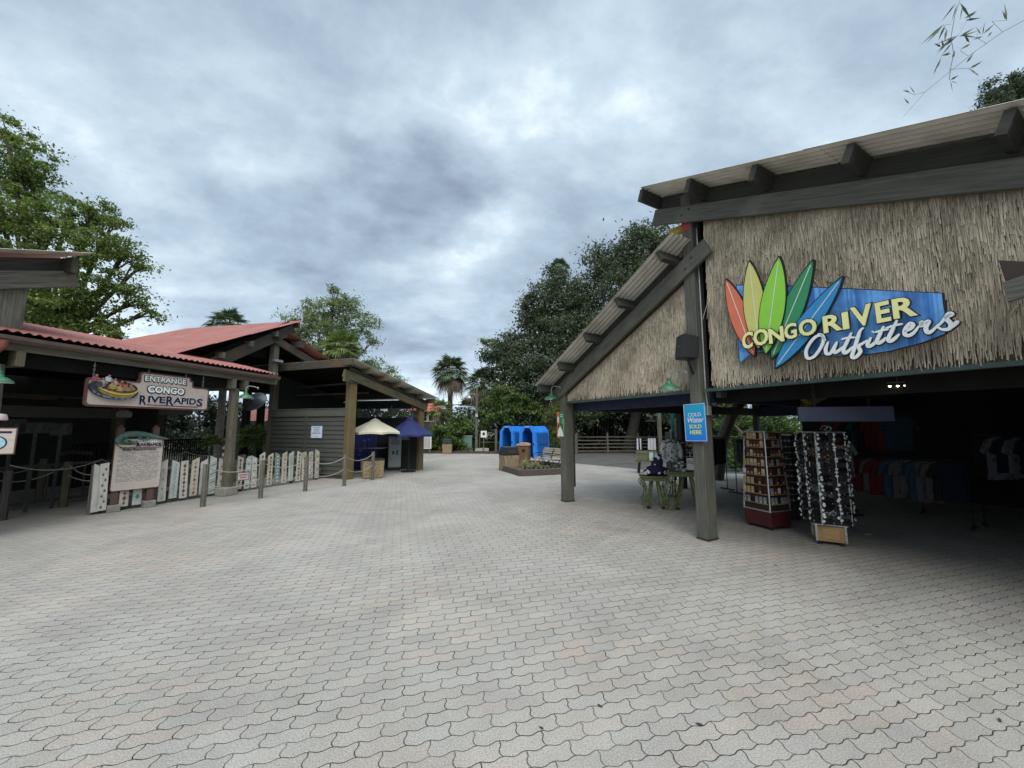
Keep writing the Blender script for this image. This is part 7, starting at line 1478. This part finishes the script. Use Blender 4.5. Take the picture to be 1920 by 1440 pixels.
# ---- shrubs and hedges behind the kerb
def shrub(name,label,blobs,n,size,m,seed,foot=None,**k):
    f=at(blobs[0][0],850,blobs[0][3]); return tree(name,label,blobs,n,size,m,Vector((f.x,blobs[0][3],0)),seed=seed,tr=k.pop('tr',.05),nb=5,cat=k.pop('cat','shrub'),**k)
shrub('hedge_shrub','rounded green shrub behind the map board',[(825,815,22,26.5),(815,830,16,26.5),(835,835,18,26.5),(842,805,16,27)],7500,.2,G_shrub,61,nclump=20,sig=.2)
shrub('hedge_shrub','tall leafy shrub behind the lone kerb bin',[(862,800,22,27),(850,825,22,26.5),(878,815,16,27.5),(866,838,14,26.4)],7500,.2,G_shrub,62,nclump=20,sig=.2)
shrub('hedge_shrub','loose shrub right of the pale green utility box',[(895,812,16,28),(905,835,12,28),(915,795,16,29)],3000,.15,G_shrub,63,nclump=20,sig=.2)
shrub('hedge_shrub','bright green bush hanging above the blue booths',[(935,745,26,27),(955,770,26,26.5),(925,780,22,27),(975,755,20,27),(1000,775,20,26.5)],9500,.2,G_shrub,64,nclump=20,sig=.2,tr=.1)
shrub('bamboo_clump','yellow green bamboo clump beside the right blue booth',[(1040,780,18,23.5),(1035,810,16,23.5),(1050,825,14,23.3),(1048,760,12,23.5)],7500,.2,G_bam,65,asp=.16,nclump=20,sig=.25)
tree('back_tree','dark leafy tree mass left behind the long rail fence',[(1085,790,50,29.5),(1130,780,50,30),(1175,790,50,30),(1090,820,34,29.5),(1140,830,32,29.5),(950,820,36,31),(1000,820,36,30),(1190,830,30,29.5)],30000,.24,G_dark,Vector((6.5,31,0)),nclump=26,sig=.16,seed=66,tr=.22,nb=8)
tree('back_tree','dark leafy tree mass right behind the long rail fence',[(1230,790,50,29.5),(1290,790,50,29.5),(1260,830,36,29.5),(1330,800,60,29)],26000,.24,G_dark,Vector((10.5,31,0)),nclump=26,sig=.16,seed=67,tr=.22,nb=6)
tree('back_tree','green lit shrub wall seen past the card rack',[(1370,790,34,17),(1400,800,34,17),(1440,795,36,16),(1480,800,36,15.5),(1420,835,34,16),(1370,840,30,16.5),(1470,840,34,15.5),(1380,868,20,15.5),(1420,866,20,15.2),(1460,866,20,15),(1500,866,22,14.8)],16000,.12,G_shrub,Vector((9.5,16.5,0)),nclump=24,sig=.18,seed=68,tr=.2,nb=8)
tree('back_tree','sunlit shrub glimpsed between teal pole and water sign',[(1280,800,22,19),(1275,825,20,19),(1300,790,24,19)],3600,.13,G_bam,Vector((8.6,19.5,0)),nclump=18,sig=.2,seed=69,tr=.08,nb=3)
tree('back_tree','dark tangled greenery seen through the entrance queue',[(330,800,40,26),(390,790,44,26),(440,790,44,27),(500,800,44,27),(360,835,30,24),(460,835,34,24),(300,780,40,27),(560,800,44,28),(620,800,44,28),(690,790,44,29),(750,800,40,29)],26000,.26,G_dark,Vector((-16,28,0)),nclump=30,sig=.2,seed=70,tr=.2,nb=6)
# leaning dark trunk past the post
mb=MB(); a=at(1348,880,13); mb.tube([Vector((a.x-.1,13,0)),at(1352,830,13),at(1372,778,13),at(1400,740,13)],[.22,.2,.17,.14],9); o=mb.build('leaning_trunk',M_bark,org=(a.x-.1,13,0),smooth=True); prop(o,'leaning dark tree trunk seen just right of the shop post','tree trunk')
# bare stems of the bamboo wall behind the shop fence
proto=None
for i in range(34):
    u=1075+R.random()*170; Y=27.3+R.random()*1.5; p=at(u,840,Y); 
    if proto is None: mb=MB(); mb.tube([(0,0,0),(.05,0,1.6),(.02,.05,3.4)],[.035,.03,.02],6); proto=mb.build('bamboo_cane',mat('bamboo_stem_dull',(.05,.048,.032),(.03,.028,.02),sc=5),smooth=True); o=proto
    else: o=copy_tree(proto)
    o.location=(p.x,p.y,0); o.rotation_euler=(R.uniform(-.05,.05),R.uniform(-.08,.08),R.random()*6); prop(o,'thin bare bamboo stem behind the long rail fence','bamboo stem','bamboo stems behind the rail fence')
# low ground cover behind kerb
def groundcover(name,x0,x1,y0,y1,n,size,m,seed,h=.35):
    rg=np.random.default_rng(seed); pos=np.stack((rg.uniform(x0,x1,n),rg.uniform(y0,y1,n),rg.random(n)**1.5*h),1); V,F,_=leaves([(0,0,0)],[1],n,size,.4,rg); V=V.reshape(n,4,3); V=V-V.mean(1,keepdims=True)+pos[:,None,:]; o=npmesh(name,V.reshape(-1,3),F,m); return prop(o,kind='stuff')
o=groundcover('ground_cover',-14,2.5,28.2,34,9000,.22,G_gc if 'G_gc' in globals() else G_shrub,71); prop(o,'low leafy ground cover behind the far kerb','ground cover')
o=groundcover('forest_floor',-12,26,27.5,40,9000,.30,G_dark,72,h=.8); prop(o,'dark undergrowth beyond the long rail fence','undergrowth')
# distant wood that closes the horizon behind everything
rg=np.random.default_rng(80); C=[];Rr=[]
for i in range(70):
    x=-46+i*1.75; C.append((x,44+rg.uniform(-2,3),1.4+rg.uniform(0,1.2))); Rr.append(rg.uniform(1.6,2.4))
V,F,_=leaves(C,Rr,26000,.42,.5,rg,nclump=16,sig=.3); o=npmesh('far_wood',V,F,G_dark); prop(o,'far dark wood closing the view at ground level','wood',kind='stuff')
# ---- bamboo spray hanging in from the upper right
bs=thing('bamboo_spray','thin arching bamboo spray with narrow leaves hanging at the upper right','bamboo',org=at(2140,240,4.0))
mb=MB(); Yb=4.0
def bp(u,v,dy=0): return at(u,v,Yb+dy)
main=[(2300,60),(2100,-60),(1960,5),(1920,38),(1880,60),(1830,95),(1780,135),(1735,172),(1715,195),(1690,223)]
root=at(2300,60,4.0)
mb.tube([Vector((root.x+.6,root.y+.4,0)),Vector((root.x+.3,root.y+.2,2.5))]+[bp(u,v) for u,v in main],[.03,.026]+[.014,.010,.006,.0035,.003,.0028,.0025,.0022,.0018,.0012],6)
tw=[[(1960,-60),(1850,-40),(1800,0),(1790,30),(1783,70),(1788,100),(1782,130),(1780,150)],[(1783,45),(1768,48)],[(1785,75),(1800,62),(1812,40),(1818,28)],[(1783,95),(1765,105),(1755,130)],[(1880,60),(1860,40),(1888,38)],[(1830,95),(1815,105),(1800,95)],[(1780,130),(1815,128),(1835,140)],[(1735,172),(1715,178),(1700,172)],[(1850,82),(1830,70),(1840,50)]]
for i,s in enumerate(tw): mb.tube([bp(u,v,.05*(i%3)) for u,v in s],[.003 if i==0 else .0018]*len(s),5)
mb.build('culm',mat('bamboo_culm',(.11,.12,.06),(.08,.085,.05),sc=5,rough=.5),bs,smooth=True)
V=[];F=[];b=0
lv=[(1793,5,-25,32),(1795,8,-10,30),(1800,5,20,30),(1805,12,-5,24),(1770,45,-38,34),(1768,48,-28,30),(1772,48,-12,26),(1775,55,-4,22),(1790,68,-24,20),(1768,50,10,10),(1800,65,-45,18),(1795,68,-35,26),(1795,70,38,-12),(1800,68,24,-14),(1800,66,30,4),(1808,35,22,-14),(1810,38,26,-4),(1805,40,-6,18),(1815,32,14,-8),(1840,65,-10,-14),(1842,66,4,-22),(1843,64,20,-18),(1842,68,-16,6),(1765,110,-14,26),(1760,115,-10,30),(1765,88,-12,-6),(1770,90,-4,-14),(1785,80,-18,22),(1783,72,-24,28),(1818,128,24,-14),(1818,128,20,-10),(1818,128,16,14),(1782,150,14,-8),(1782,150,4,22),(1784,152,10,4),(1812,118,-8,-6),(1812,118,12,-16),(1706,172,-12,-2),(1716,176,-10,-14),(1705,195,-9,-10),(1820,82,-18,10),(1818,80,-10,-14),(1888,38,-8,-16),(1888,38,-4,-28),(1783,100,-16,4),(1786,110,4,-14),(1860,60,-8,8)]
rg=np.random.default_rng(3)
for (u,v,du,dv) in lv:
    p=np.array(bp(u,v)); q=np.array(bp(u+du*1.15,v+dv*1.15,rg.uniform(-.1,.1))); d=q-p; L=np.linalg.norm(d); d/=L; s=np.cross(d,rg.normal(size=3)*.35+np.array((0,1,0.2))); s/=np.linalg.norm(s); w_=.012
    V+=[p,p+d*L*.35+s*w_,q,p+d*L*.35-s*w_]; F.append((b,b+1,b+2,b+3)); b+=4
npmesh('leaves',V,F,leafmat('leaf_spray',(.03,.04,.018),(.10,.12,.05),sc=1.5,trans=.2),bs)
